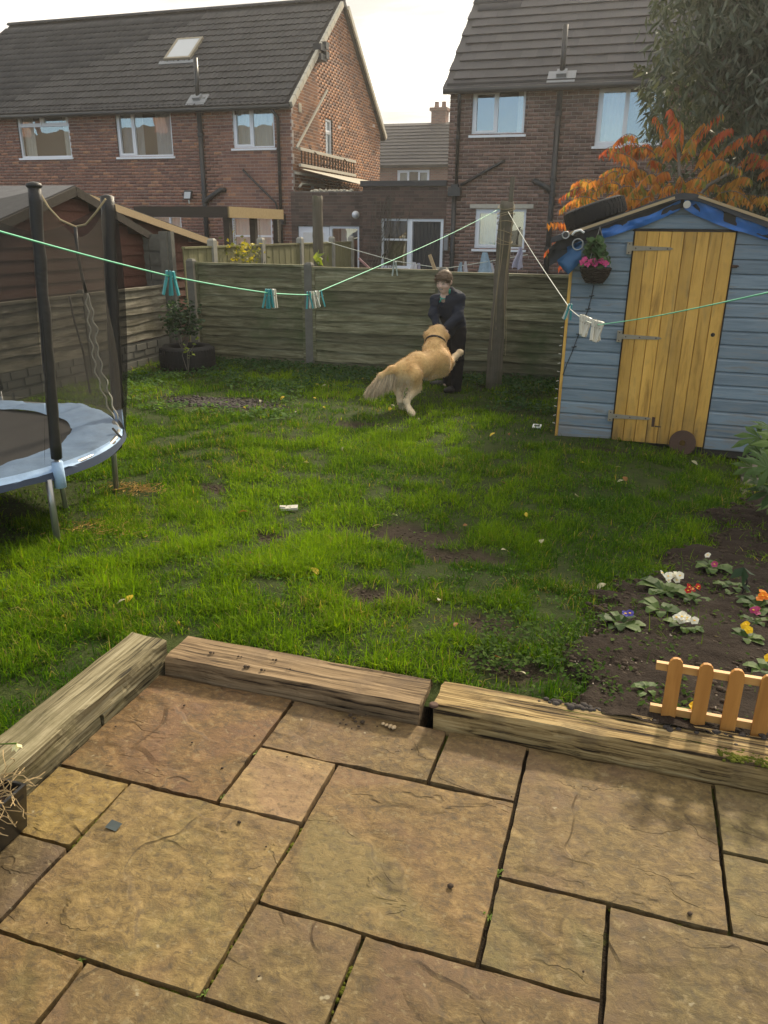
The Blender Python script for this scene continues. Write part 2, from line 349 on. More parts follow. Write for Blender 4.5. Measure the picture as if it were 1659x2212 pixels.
M['rubber'] = plain('tyre_rubber', (.017, .017, .017), .75, .3, var=.4, sc=10, bump=.3)
M['wicker'] = plain('dark_wicker', (.028, .02, .014), .8, .3, var=.5, sc=22, bump=.5)
M['steel'] = plain('dull_steel_tube', (.36, .36, .35), .42, .5, .8, var=.25, sc=6)
M['foam'] = plain('black_foam_sleeve', (.021, .02, .019), .5, .4, var=.5, sc=14, bump=.7)
M['mat'] = plain('grey_jump_mat', (.075, .07, .068), .8, .2, var=.15, sc=4)
M['pad'] = plain('sky_blue_pad', (.30, .43, .62), .75, .25, var=.35, sc=9, bump=.5)
M['padskirt'] = plain('navy_pad_skirt', (.03, .045, .08), .6, .3, var=.3)
M['rope_g'] = plain('green_line', (.12, .50, .30), .5, .3, var=.15)
M['rope_w'] = plain('white_line', (.55, .58, .50), .6, .3, var=.15)
M['cord'] = plain('tan_cord', (.30, .24, .14), .8, .2, var=.2)
M['peg_t'] = plain('teal_peg', (.05, .27, .29), .4, .4, var=.12)
M['peg_w'] = plain('cream_peg', (.52, .50, .42), .5, .4, var=.12)
M['peg_g'] = plain('grey_peg', (.33, .38, .36), .5, .4, var=.12)
M['cloth_w'] = plain('white_cloth', (.62, .60, .62), .9, .1, var=.1)
M['cloth_l'] = plain('lilac_cloth', (.42, .40, .50), .9, .1, var=.35, sc=20)
M['cloth_b'] = plain('pale_blue_cloth', (.34, .46, .55), .9, .1, var=.4, sc=16)
M['bark'] = plain('tree_bark', (.14, .125, .105), .9, .15, var=.4, sc=9, bump=.7)
M['twig'] = plain('dry_twig', (.34, .25, .13), .9, .15, var=.4, sc=9)
M['skin'] = plain('skin', (.74, .50, .40), .5, .4, var=.06, sc=20)
M['navy'] = plain('navy_fleece', (.020, .025, .038), .9, .15, var=.3, sc=40)
M['trouser'] = plain('dark_trouser', (.010, .011, .014), .9, .15, var=.3, sc=30)
M['shoe'] = plain('black_shoe', (.014, .013, .013), .5, .4, var=.3)
M['polo'] = plain('green_polo', (.03, .33, .26), .8, .2, var=.1)
M['hair'] = plain('brown_hair', (.115, .075, .045), .6, .35, var=.5, sc=60, bump=.6)
M['eye'] = plain('dark_eye', (.02, .015, .012), .3, .5)
M['mouth'] = plain('mouth_dark', (.16, .06, .05), .5, .3)
M['collar'] = plain('dog_collar', (.03, .02, .018), .6, .3)
M['moss'] = plain('moss', (.085, .095, .012), .95, .1, var=.5, sc=60, bump=1.)
M['pebble'] = plain('dark_crumb', (.045, .032, .022), .9, .2, var=.5, sc=30)
M['chip'] = plain('dark_bark_chip', (.045, .038, .034), .85, .25, var=.6, sc=30)
M['pot'] = plain('black_trough', (.012, .012, .012), .35, .5, var=.2)
M['slate'] = plain('slate_chip', (.05, .065, .065), .6, .4, var=.3)
# ------------------------------------------------------------------ ground, lawn, bed
def gh(x, y):
    """height of the garden"""
    x = np.asarray(x, float); y = np.asarray(y, float)
    z = .035 - .155*sstep(2.5, 5.0, y) - .085*sstep(-.2, 1.0, x)*sstep(5.4, 7.0, y)
    return z + .016*vnoise(x, y, 1.1, 3) + .010*vnoise(x, y, 3.1, 5)
def gzf(x, y): return float(gh(x, y))
BARE = [(-2.58, 7.19, .36, .20), (-1.25, 4.45, .44, .28), (-.90, 4.2, .36, .16), (-1.12, 3.36, .30, .14), (-4.32, 7.6, .92, .38), (-1.5, 5.3, .14, .06), (-.35, 2.8, .3, .12), (-5.9, 9.4, .6, .5), (-.2, 7.0, .25, .1), (-1.63, 9.5, .25, .2), (-3.0, 4.9, .2, .1), (-2.05, 4.0, .22, .1), (-3.0, 6.35, .2, .1), (-.55, 3.2, .2, .1)]
def bare(x, y):
    """1 = bare earth"""
    x = np.asarray(x, float); y = np.asarray(y, float); wx = x + .10*vnoise(x, y, 5, 8); wy = y + .08*vnoise(x, y, 6, 9); b = np.zeros_like(x)
    for cx, cy, rx, ry in BARE: b = np.maximum(b, 1-sstep(.45, 1.25, np.hypot((wx-cx)/rx, (wy-cy)/ry)))
    return b
_bx = np.array([2.3, 2.9, 3.3, 3.8, 4.1, 4.3, 4.6, 5.0, 5.6, 6.1, 6.8, 9]); _bl = np.array([.05, -.22, -.14, -.12, .02, .20, .36, .50, .68, .90, 1.3, 2.0])
def bed(x, y):
    """1 = inside the flower bed"""
    x = np.asarray(x, float); y = np.asarray(y, float)
    e = np.interp(y, _bx, _bl) + .15*vnoise(x, y, 3.2, 21) + .12*vnoise(x, y, 9, 22)
    return sstep(-.11, .13, x-e)
def grid(x0, x1, y0, y1, h):
    nx = max(2, int((x1-x0)/h)+1); ny = max(2, int((y1-y0)/h)+1)
    X, Y = np.meshgrid(np.linspace(x0, x1, nx), np.linspace(y0, y1, ny)); i = np.arange(nx*ny).reshape(ny, nx)
    F = np.stack([i[:-1, :-1].ravel(), i[:-1, 1:].ravel(), i[1:, 1:].ravel(), i[1:, :-1].ravel()], 1)
    return X.ravel(), Y.ravel(), F
def soil_mat(name, a, b, c, attr=False):
    k = NT(name); g = k.n('NewGeometry'); n = k.noise(9, 7, .7, g.outputs['Position']); f = k.noise(70, 4, .7, g.outputs['Position'])
    col = k.ramp(n, [(.3, a), (.55, b), (.75, c)]); col = k.mix(k.mr(f, .35, .7, 0, .6), col, a)
    if attr:
        at_ = k.n('Attribute', attribute_name='Col'); gr = k.ramp(n, [(.3, (.022, .034, .008)), (.6, (.042, .058, .013)), (.8, (.07, .07, .022))])
        col = k.mix(at_.outputs['Color'], gr, col)
    h = k.math('ADD', n, k.math('MULTIPLY', f, .5)); k.bump(h, .9, .03); return k.fin(col, .95, .15)
M['lawnsoil'] = soil_mat('lawn_soil', (.022, .016, .010), (.045, .033, .022), (.075, .056, .038), True)
M['soil'] = soil_mat('bed_soil', (.018, .012, .009), (.036, .026, .019), (.062, .047, .035))
M['yard'] = soil_mat('yard_ground', (.04, .04, .03), (.07, .065, .05), (.10, .095, .075))
X, Y, F = grid(-60, 60, -25, 95, 5)
tag(mk('ground', np.stack([X, Y, X*0-.32], 1), F, M['yard'], origin=(0, 0, 0)), kind='structure')
V_ = []; F_ = []; B_ = []; n0 = 0
for x0, x1, y0, y1 in ((-6.62, 3.4, 2.43, 10.24), (-6.62, -1.76, -1.0, 2.43)):
    X, Y, F = grid(x0, x1, y0, y1, .045); b = bare(X, Y)
    V_.append(np.stack([X, Y, gh(X, Y) - .018*b - .05*bed(X, Y)], 1)); F_.append(F+n0); n0 += len(X); B_.append(b)
b = np.concatenate(B_); tag(mk('lawn', np.concatenate(V_), np.concatenate(F_), M['lawnsoil'], smooth=True, cols=np.stack([b, b, b], 1), origin=(0, 0, 0)), kind='structure')
X, Y, F = grid(-.45, 3.4, 2.5, 8.0, .03); m_ = bed(X, Y)
tag(mk('flower_bed', np.stack([X, Y, gh(X, Y) + .035*m_ - .045*(1-m_) + .016*fbm(X, Y, 12, 31, 4)*m_], 1), F, M['soil'], smooth=True, origin=(0, 0, 0)), kind='structure')
def bz(x, y): return gzf(x, y) + .03
# ------------------------------------------------------------------ patio
def slab_mat():
    k = NT('riven_sandstone'); oi = k.n('ObjectInfo'); tc = k.co('Object')
    cb = k.n('CombineXYZ'); k.L(k.math('MULTIPLY', oi.outputs['Random'], 40.), cb.inputs[0]); k.L(k.math('MULTIPLY', oi.outputs['Random'], 73.), cb.inputs[1])
    ad = k.n('VectorMath', operation='ADD'); k.L(tc, ad.inputs[0]); k.L(cb.outputs[0], ad.inputs[1]); p = ad.outputs[0]
    mp = k.n('Mapping'); k.L(p, mp.inputs[0]); mp.inputs['Scale'].default_value = (.9, 1.5, 1); mp.inputs['Rotation'].default_value = (0, 0, .9)
    v = mp.outputs[0]
    big = k.noise(2.3, 4, .55, p, .8); mid = k.noise(17, 9, .78, v, .4); fine = k.noise(130, 3, .75, p); blot = k.noise(38, 5, .7, p, .3)
    col = k.ramp(mid, [(.32, (.046, .031, .013)), (.42, (.090, .062, .025)), (.5, (.124, .086, .035)), (.58, (.170, .121, .052)), (.70, (.25, .185, .085))])
    col = k.mix(k.mr(big, .47, .62, 0, .6), col, (.135, .085, .050)); col = k.mix(k.mr(big, .30, .43, .5, 0), col, (.122, .112, .046))
    col = k.mix(1., col, oi.outputs['Color'], 'MULTIPLY')
    col = k.mix(k.mr(blot, .53, .64, 0, .6), col, (.055, .041, .024)); col = k.mix(k.mr(blot, .34, .44, .5, 0), col, (.225, .178, .092)); col = k.mix(k.mr(fine, .56, .70, 0, .35), col, (.075, .055, .034))
    spots = k.noise(24, 2, .5, p); col = k.mix(k.mr(spots, .72, .77, 0, .6), col, (.33, .29, .19)); col = k.mix(k.mr(spots, .20, .25, .75, 0), col, (.06, .045, .032))
    # cleft ledges: broken lines where one layer of the stone has flaked off above the next
    h = k.math('ADD', k.math('MULTIPLY', mid, .9), k.math('MULTIPLY', fine, .16)); h = k.math('ADD', h, k.math('MULTIPLY', blot, .3))
    for sc, th, seed, amp, gl, gh_ in ((1.5, .50, 3.7, 1.3, .50, .56), (2.6, .47, 11.3, .9, .56, .62), (5.5, .55, 23.9, .5, .52, .58)):
        o = k.n('VectorMath', operation='ADD'); k.L(v if sc > 2.5 else p, o.inputs[0]); o.inputs[1].default_value = (seed, seed*.7, 0)
        st = k.noise(sc, 3.2, .5, o.outputs[0], .5); gate = k.mr(k.noise(2.7, 2, .5, o.outputs[0]), gl, gh_)
        ab = k.math('ABSOLUTE', k.math('SUBTRACT', st, th)); ln = k.math('MULTIPLY', k.mr(ab, .0, .006 if sc < 5 else .002, 1, 0), gate)
        col = k.mix(k.math('MULTIPLY', ln, .5), col, (.055, .038, .022)); step = k.math('MULTIPLY', k.mr(st, th-.012, th+.006), gate); h = k.math('ADD', h, k.math('MULTIPLY', step, amp))
    k.bump(h, 1., .0065)
    return k.fin(col, k.mr(mid, .3, .7, .62, .85), .3)
M['slab'] = slab_mat()
def joint_mat():
    k = NT('joint_earth'); g = k.n('NewGeometry'); n = k.noise(2.4, 5, .7, g.outputs['Position']); f = k.noise(90, 3, .7, g.outputs['Position'])
    c = k.mix(f, (.012, .009, .006), (.035, .026, .017)); c = k.mix(k.mr(n, .54, .62), c, (.07, .085, .014)); k.bump(f, 1., .01); return k.fin(c, .95, .1)
M['joint'] = joint_mat()
pb = MB(); pb.box(-1.78, 3.2, -1.55, 2.37, -.16, -.030)
patio = tag(pb.build('patio', M['joint'], origin=(0, 0, 0)), kind='structure')
XS = [-1.71, -1.424, -1.104, -.808, -.488, -.1955, .108, .419, .73, 1.04, 1.35, 1.96]
SLABS = [(-1.71, -1.104, 1.752, 2.36, (1.0, .84, .78)), (-1.104, -.488, 2.06, 2.36, (1.02, .96, .90)), (-.488, -.1955, 2.06, 2.36, (1.0, .95, .88)), (-1.104, -.808, 1.752, 2.06, (1.62, 1.58, 1.55)),
         (-1.424, -.808, 1.146, 1.752, (1.22, 1.18, 1.02)), (-1.71, -1.424, 1.45, 1.752, (1.42, 1.38, 1.0)), (-1.71, -1.424, .85, 1.45, (.88, .88, .90)), (-.808, -.1955, 1.4385, 2.06, (1.16, 1.06, .98)),
         (-.1955, .419, 1.737, 2.36, (1.06, 1.04, .98)), (.419, 1.03, 2.04, 2.36, (1.02, 1.10, 1.0)), (.419, .73, 1.737, 2.04, (.96, .98, .92)), (.73, 1.34, 1.43, 2.04, (1, 1, .95)),
         (-.808, -.497, 1.146, 1.4385, (.96, .95, .88)), (-.497, .108, .83, 1.4385, (.88, .83, .80)), (-.1955, .108, 1.4385, 1.737, (.98, .95, .88)), (.108, .73, 1.13, 1.737, (.84, .84, .80)),
         (-1.71, -1.13, .54, 1.146 - .0, (1.02, .93, .82)), (-1.13, -.497, .54, 1.146, (.95, .90, .84)), (.108, .73, .52, 1.13, (1, .95, .9)), (1.03, 1.64, 2.04, 2.36, (1, 1, .95)), (1.34, 1.95, 1.43, 2.04, (1, .95, .9)), (.73, 1.34, .83, 1.43, (.95, .95, .9))]
SLABS[6] = (-1.71, -1.424, 1.146, 1.45, (.72, .72, .76))
for i in range(8):
    for j in range(3): SLABS.append((-1.71+.61*i, -1.10+.61*i, -.09-.6*j, .52-.6*j, (1, .95, .9)))
SLABS += [(-.497, .108, .52, .83, (1, .97, .9)), (.73, 1.34, .52, .83, (1, .97, .9))]
def slab(i, x0, x1, y0, y1, c):
    g = .0068; x0 += g; x1 -= g; y0 += g; y1 -= g
    near = y1 > .8; nx = max(2, int((x1-x0)/(.03 if near else .15))); ny = max(2, int((y1-y0)/(.03 if near else .15)))
    U, Vv = np.meshgrid(np.linspace(0, 1, nx+1), np.linspace(0, 1, ny+1)); X = x0+(x1-x0)*U; Y = y0+(y1-y0)*Vv
    eu = np.minimum(U, 1-U)*(x1-x0); ev = np.minimum(Vv, 1-Vv)*(y1-y0)
    X = X + .0022*fbm(X+i, Y, 34, i, 2)*np.exp(-eu/.03); Y = Y + .0022*fbm(X, Y+i, 34, i+50, 2)*np.exp(-ev/.03)
    Z = .0035*fbm(X+i*3.1, Y, 7, i, 3) + .004*vnoise(X, Y+i, 2.2, i+9) - .0018*np.exp(-np.minimum(eu, ev)/.006)
    V = [np.stack([X.ravel(), Y.ravel(), Z.ravel()], 1)]; idx = np.arange((nx+1)*(ny+1)).reshape(ny+1, nx+1)
    F = [tuple(q) for q in np.stack([idx[:-1, :-1].ravel(), idx[:-1, 1:].ravel(), idx[1:, 1:].ravel(), idx[1:, :-1].ravel()], 1).tolist()]
    ring = list(idx[0, :]) + list(idx[1:, -1]) + list(idx[-1, ::-1][1:]) + list(idx[::-1, 0][1:-1]); n = (nx+1)*(ny+1)
    up_ = V[0][ring].copy(); low = up_.copy(); low[:, 2] = -.029; V += [up_, low]; k = len(ring)
    for a in range(k): b = (a+1) % k; F.append((n+b, n+a, n+k+a, n+k+b))
    o = mk('paving_slab', np.concatenate(V), F, M['slab'], patio, smooth=True, origin=((x0+x1)/2, (y0+y1)/2, 0)); o.color = (*c, 1)
for i, q in enumerate(SLABS): slab(i, *q)
# moss cushions and weeds in the joints
def blob_cluster(name, pts, r, m, parent=None, **kw):
    ico = [(0, 0, 1), (.89, 0, .45), (.28, .85, .45), (-.72, .53, .45), (-.72, -.53, .45), (.28, -.85, .45), (.72, .53, -.2), (-.28, .85, -.2), (-.89, 0, -.2), (-.28, -.85, -.2), (.72, -.53, -.2)]
    f = [(0, 1, 2), (0, 2, 3), (0, 3, 4), (0, 4, 5), (0, 5, 1), (1, 6, 2), (2, 6, 7), (2, 7, 3), (3, 7, 8), (3, 8, 4), (4, 8, 9), (4, 9, 5), (5, 9, 10), (5, 10, 1), (1, 10, 6)]
    T = []
    for p in pts:
        s = r*RNG.uniform(.5, 1.3); a = RNG.uniform(0, 6.3); ca, sa = math.cos(a), math.sin(a)
        T.append((np.array([[ca, -sa, 0], [sa, ca, 0], [0, 0, 1]]) @ np.diag([s*RNG.uniform(.7, 1.4), s*RNG.uniform(.7, 1.2), s*RNG.uniform(.5, .9)]), p))
    V, F = merged(ico, f, T); return mk(name, V, F, m, parent, smooth=True, **kw)
mp_ = []
for (xa, ya, xb, yb, n) in ((-1.68, 1.146, -1.15, 1.146, 90), (-1.424, 1.46, -1.424, 1.62, 40), (-.808, 1.2, -.808, 1.75, 50), (-1.0, 1.752, -.85, 1.752, 25), (.05, 1.737, .3, 1.737, 20), (-1.0, 1.146, -.6, 1.146, 40), (-.5, 1.2, -.5, 1.35, 16)):
    for _ in range(n):
        t = random.random()
        if fbm(np.array([t*6+xa]), np.array([ya]), 1.5, 4)[0] > -.25: mp_.append((xa+(xb-xa)*t+random.gauss(0, .0035), ya+(yb-ya)*t+random.gauss(0, .0035), -.022))
tag(blob_cluster('joint_moss', mp_, .0095, M['moss'], patio), kind='stuff')
M['weed'] = leafy('weed_leaf', [(0, (.10, .17, .03)), (.5, (.17, .27, .05)), (1, (.26, .34, .09))])
def rosette(name, x, y, z, r, n, m, parent=None, lift=.5, wid=.35, origin=None):
    V = []; F = []
    for k in range(n):
        a = 2*math.pi*k/n + random.uniform(-.4, .4); L = r*random.uniform(.6, 1.1); w = L*wid*random.uniform(.7, 1.2); up = random.uniform(.15, 1)*lift
        d = np.array([math.cos(a), math.sin(a), 0]); s = np.array([-d[1], d[0], 0]); b = len(V); base = np.array([x, y, z])
        V += [base, base+d*L*.55+s*w/2+[0, 0, L*up*.8], base+d*L*.6+[0, 0, L*up*.62], base+d*L*.55-s*w/2+[0, 0, L*up*.8], base+d*L+[0, 0, L*up*.45]]
        F += [(b, b+1, b+2), (b, b+2, b+3), (b+1, b+4, b+2), (b+2, b+4, b+3)]
    return mk(name, V, F, m, parent, origin=origin)
for lx, ly, s, lab in ((-.200, 1.752, .05, 'small green weed in the slab joint at the middle of the patio'), (-.198, 1.60, .04, 'tiny green weed sprouting between slabs below the middle one'), (-.808, 1.165, .045, 'little weed in the joint between the two large left slabs'), (-1.66, 1.146, .09, 'serrated weed growing in the joint at the left edge'), (-1.104, 1.79, .035, 'tiny weed beside the pale square slab'), (-1.104, 2.03, .035, 'tiny weed at the joint above the pale square slab'), (-1.15, 1.15, .03, 'tiny weed in the mossy joint at lower left')):
    w = rosette('joint_weed', lx, ly, -.012, s*.5, 7, M['weed'], lift=.7); tag(w, lab, 'weed', 'weeds in the patio joints')
# loose crumbs, pebbles and chips on the patio and sleepers
crumbs = [(757, 1546, .007), (765, 1553, .006), (772, 1548, .006), (768, 1560, .007), (783, 1561, .008), (775, 1570, .006), (790, 1545, .007), (760, 1575, .005), (742, 1556, .005), (748, 1566, .005), (735, 1563, .005), (838, 1597, .005), (800, 1578, .004), (815, 1570, .004), (398, 1525, .007), (415, 1605, .006), (480, 1660, .004), (517, 1777, .008), (575, 1830, .003), (973, 1915, .007), (102, 1995, .006), (1490, 1975, .006), (1485, 1930, .003), (620, 1636, .007), (1105, 1722, .004), (1240, 1700, .004), (1390, 1760, .003), (550, 1590, .004), (890, 1620, .004), (1030, 1575, .009), (700, 1900, .003), (560, 2110, .003), (1210, 1585, .004), (1260, 2100, .004), (250, 1570, .004)]
PM = {'the slate chip': (245, 1785), 'the pale square slab': (600, 1690), 'the pale clod': (835, 1567), 'the end of the middle sleeper': (900, 1570), 'the weed at the central joint': (1075, 1890), 'the red-brown corner slab': (390, 1570), 'the large middle slab': (840, 1830), 'the large right slab': (1330, 1800), 'the bottom right slab': (1480, 2060), 'the bottom middle slab': (640, 2060)}
clab = place_words([(a, b) for a, b, _ in crumbs], PM, ['soil crumb']*len(crumbs))
for k, (px, py, r) in enumerate(crumbs):
    p = atz(px, py, .002); o = blob_cluster('soil_crumb', [(p[0], p[1], .004)], r, M['pebble'])
    tag(o, clab[k], 'crumb', 'soil crumbs on the patio')
p = atz(245, 1785, .003); ch = MB(); ch.add([(p[0]-.022, p[1]-.012, .004), (p[0]+.02, p[1]-.016, .003), (p[0]+.024, p[1]+.012, .010), (p[0]-.016, p[1]+.016, .012), (p[0], p[1], .0)], [(0, 1, 2, 3), (0, 4, 1), (1, 4, 2), (2, 4, 3), (3, 4, 0)])
tag(ch.build('slate_chip', M['slate']), 'small grey-green slate chip on the large left slab', 'stone chip')
p = atz(835, 1567, .004); tag(blob_cluster('dried_clod', [(p[0]+dx, p[1]+dy, .006) for dx, dy in ((0, 0), (.016, -.004), (-.014, .003), (.03, -.006))], .011, M['lath']), 'pale crumbly clod beside the middle sleeper', 'clod')
# ------------------------------------------------------------------ sleepers
def sleeper(name, x0, x1, y0, y1, z0, z1, m, seed, label, along='x', wear=.008):
    """long timber with worn, wavy edges"""
    L = (x1-x0) if along == 'x' else (y1-y0); n = max(6, int(L/.03)); V = []; F = []
    prof = [(0, 0), (0, .55), (0, .9), (.05, 1), (.25, 1), (.5, 1), (.75, 1), (.95, 1), (1, .9), (1, .5), (1, 0)]; k = len(prof)
    for i in range(n+1):
        t = i/n
        for j, (a, b) in enumerate(prof):
            o = wear*float(fbm(t*L*6+j*.37, seed+j*.9, 1.0, seed, 3)); top = b > .8
            e = .35*wear*abs(float(vnoise(t*L*9, seed*3.3+j, 1., seed)))
            if along == 'x': V.append((x0+(x1-x0)*t+(.5*wear*math.sin(j*2.1+seed) if i in (0, n) else 0), y0+(y1-y0)*a+(o if a in (0, 1) else 0), z0+(z1-z0)*b+(o*.5-e if top else 0)))
            else: V.append((x0+(x1-x0)*a+(o if a in (0, 1) else 0), y0+(y1-y0)*t, z0+(z1-z0)*b+(o*.5-e if top else 0)))
    for i in range(n):
        for j in range(k-1):
            q = (i*k+j, i*k+j+1, (i+1)*k+j+1, (i+1)*k+j); F.append(q if along == 'y' else q[::-1])
    F.append(tuple(range(k))); F.append(tuple(n*k+j for j in range(k-1, -1, -1)))
    o = mk(name, V, F, m); return tag(o, label, 'sleeper')
s1 = sleeper('railway_sleeper', -1.685, -.605, 2.367, 2.57, -.10, .072, M['sleeper'], 3, 'brown weathered timber sleeper in the middle, along the back of the patio')
s2 = sleeper('railway_sleeper', -.55, 1.75, 2.37, 2.545, -.10, .093, M['sleeper_y'], 5, 'pale cracked timber sleeper on the right, moss at its end, below the little picket fence')
s3 = sleeper('railway_sleeper', -1.875, -1.705, .2, 2.42, .045, .128, M['sleeper_g'], 8, 'greenish upper sleeper along the left edge of the patio', 'y')
s4 = sleeper('railway_sleeper', -1.87, -1.712, 2.0, 2.42, -.10, .043, M['sleeper_g'], 11, 'short dark lower sleeper under the far end of the left edge', 'y')
s5 = sleeper('railway_sleeper', -1.87, -1.714, .2, 1.988, -.10, .043, M['sleeper_g'], 12, 'long dark lower sleeper under the left edge, towards the viewer', 'y')
# bolt, cracks and moss on the pale sleeper
p = atz(937, 1521, .094); b = MB(); b.lathe((p[0], p[1], .088), [(.0, .010), (.013, .009), (.017, .006), (.018, 0)], 14); b.build('bolt_head', M['rust'], s2)
for (xa, ya, xb, yb) in ((-.50, 2.49, .45, 2.475), (-.45, 2.455, .2, 2.45), (-.3, 2.515, .7, 2.50), (-.05, 2.43, .9, 2.44), (.3, 2.465, 1.4, 2.46), (-.5, 2.41, -.1, 2.405)):
    V = []; F = []; n = 26
    for i in range(n+1):
        t = i/n; x = xa+(xb-xa)*t; y = ya+(yb-ya)*t+.006*float(fbm(x*5, ya, 1, 7, 3)); w = .0032*math.sin(math.pi*t)**.5*(.6+.5*float(vnoise(x, ya, 14, 3)))
        V += [(x, y-w, .0955), (x, y+w, .0955)]
        if i: F.append((2*i-2, 2*i-1, 2*i+1, 2*i))
    mk('crack', V, F, M['joint'], s2)
tag(blob_cluster('moss', [(.42+.30*random.random(), 2.40+random.gauss(0, .016), .092) for _ in range(240)], .008, M['moss'], s2), kind='stuff')
tag(blob_cluster('bark_flake', [(-.16+.17*t+random.gauss(0, .02), 2.525+random.gauss(0, .008), .093) for t in np.linspace(0, 1, 34)], .012, M['chip'], s2), kind='stuff')
tag(blob_cluster('leaf_litter', [(random.uniform(.22, 1.2), 2.52+random.gauss(0, .02), .092) for _ in range(70)], .011, M['chip'], s2), kind='stuff')
for (px, py), w_ in zip(((455, 1410), (515, 1418), (530, 1440), (565, 1447), (620, 1445), (590, 1425)), ('leftmost', 'second', 'third', 'fourth', 'rightmost', 'fifth')):
    p = atz(px, py, .078); tag(blob_cluster('soil_crumb', [(p[0], p[1], .078), (p[0]+.012, p[1]+.003, .077)], .007, M['pebble']), w_+' dark crumb of dirt on the brown middle sleeper'+('' if 'most' in w_ else ', counting from the left'), 'crumb', 'crumbs on the middle sleeper')
# ------------------------------------------------------------------ buildings
UX, UY, UZ = np.array([1., 0, 0]), np.array([0, 1., 0]), np.array([0, 0, 1.])
def frame(o, face):
    """wall frame: u along, v up, w outwards"""
    return (np.array(o, float), UX, UZ, -UY) if face == '-Y' else (np.array(o, float), UY, UZ, UX)
BRK = mk('brick_template', [(a, b, c) for a in (0, 1) for b in (0, .1) for c in (0, 1)], [(0, 1, 3, 2)[::-1], (4, 6, 7, 5)[::-1], (0, 4, 5, 1), (1, 5, 7, 3), (0, 2, 6, 4)], M['brick'], origin=(0, 0, 0))
_bm = {}
def brick_mesh(m):
    if m.name not in _bm:
        me = BRK.data.copy(); me.name = 'brick'; me.materials.clear(); me.materials.append(m); _bm[m.name] = me
    return _bm[m.name]
def spans(u0, u1, v, holes, tol=0):
    out = [(u0, u1)]
    for a, b, c, d in holes:
        if c+tol < v < d-tol:
            n = []
            for s, e in out:
                if b <= s or a >= e: n.append((s, e)); continue
                if a > s: n.append((s, a))
                if b < e: n.append((b, e))
            out = n
    return out
def brick_wall(parent, o, face, u0, u1, v0, v1, holes, m, mort, rng=None, name='wall', top=300, vis=1.2, thick=.1, joint=.009):
    """mortar wall with every brick proud of it; the nearest bricks are parts, the rest one piece of brickwork"""
    fr = frame(o, face); mb = MB(fr)
    vs = sorted(set([v0, v1] + [q for h in holes for q in h[2:] if v0 < q < v1]))
    if rng is None:
        for a, b in zip(vs[:-1], vs[1:]):
            for s, e in spans(u0, u1, (a+b)/2, holes): mb.box(s, e, a, b, -thick-.012, -joint)
    else:
        step = .075; v = v0
        while v < v1-1e-6:
            a, b = rng(v+step/2)
            if b > a:
                for s, e in spans(a, b, v+step/2, holes): mb.box(s, e, v, min(v+step, v1), -thick-.012, -joint)
            v += step
    wall = mb.build(name, mort, parent)
    B = []; row = 0; v = v0
    while v + .06 < v1:
        a, b = (u0, u1) if rng is None else rng(v+.037)
        for s, e in spans(a, b, v+.037, holes):
            k = math.floor((s-u0)/.225)-1; off = .1125*(row % 2)
            while True:
                p = u0 + k*.225 + off; q = p+.215; k += 1
                if p > e: break
                p2, q2 = max(p, s), min(q, e)
                if q2-p2 > .03: B.append((p2, q2, v))
        v += .075; row += 1
    rot = 0 if face == '-Y' else math.pi/2; inw = -fr[3]
    pos = np.array([fr[0]+b[0]*fr[1]+b[2]*UZ for b in B]); dist = np.linalg.norm(pos-CC, axis=1) + np.where(pos[:, 2] < vis, 50, 0)
    order = np.argsort(dist); me = brick_mesh(m); T = []
    Rm = np.array([[math.cos(rot), -math.sin(rot), 0], [math.sin(rot), math.cos(rot), 0], [0, 0, 1]])
    for n, i in enumerate(order):
        b = B[i]; jit = random.gauss(0, .0018 if joint > .005 else .0006)
        if n < top:
            ob = link('brick', me, wall, pos[i]+inw*jit); ob.scale = (b[1]-b[0], 1, .065); ob.rotation_euler = (0, 0, rot)
        else: T.append((Rm @ np.diag([b[1]-b[0], 1, .065]), pos[i]+inw*jit))
    if T:
        Vt = [v.co[:] for v in BRK.data.vertices]; Ft = [tuple(p.vertices) for p in BRK.data.polygons]; V, F = merged(Vt, Ft, T)
        tag(mk('brickwork', V, F, m, wall), kind='stuff')
    return wall
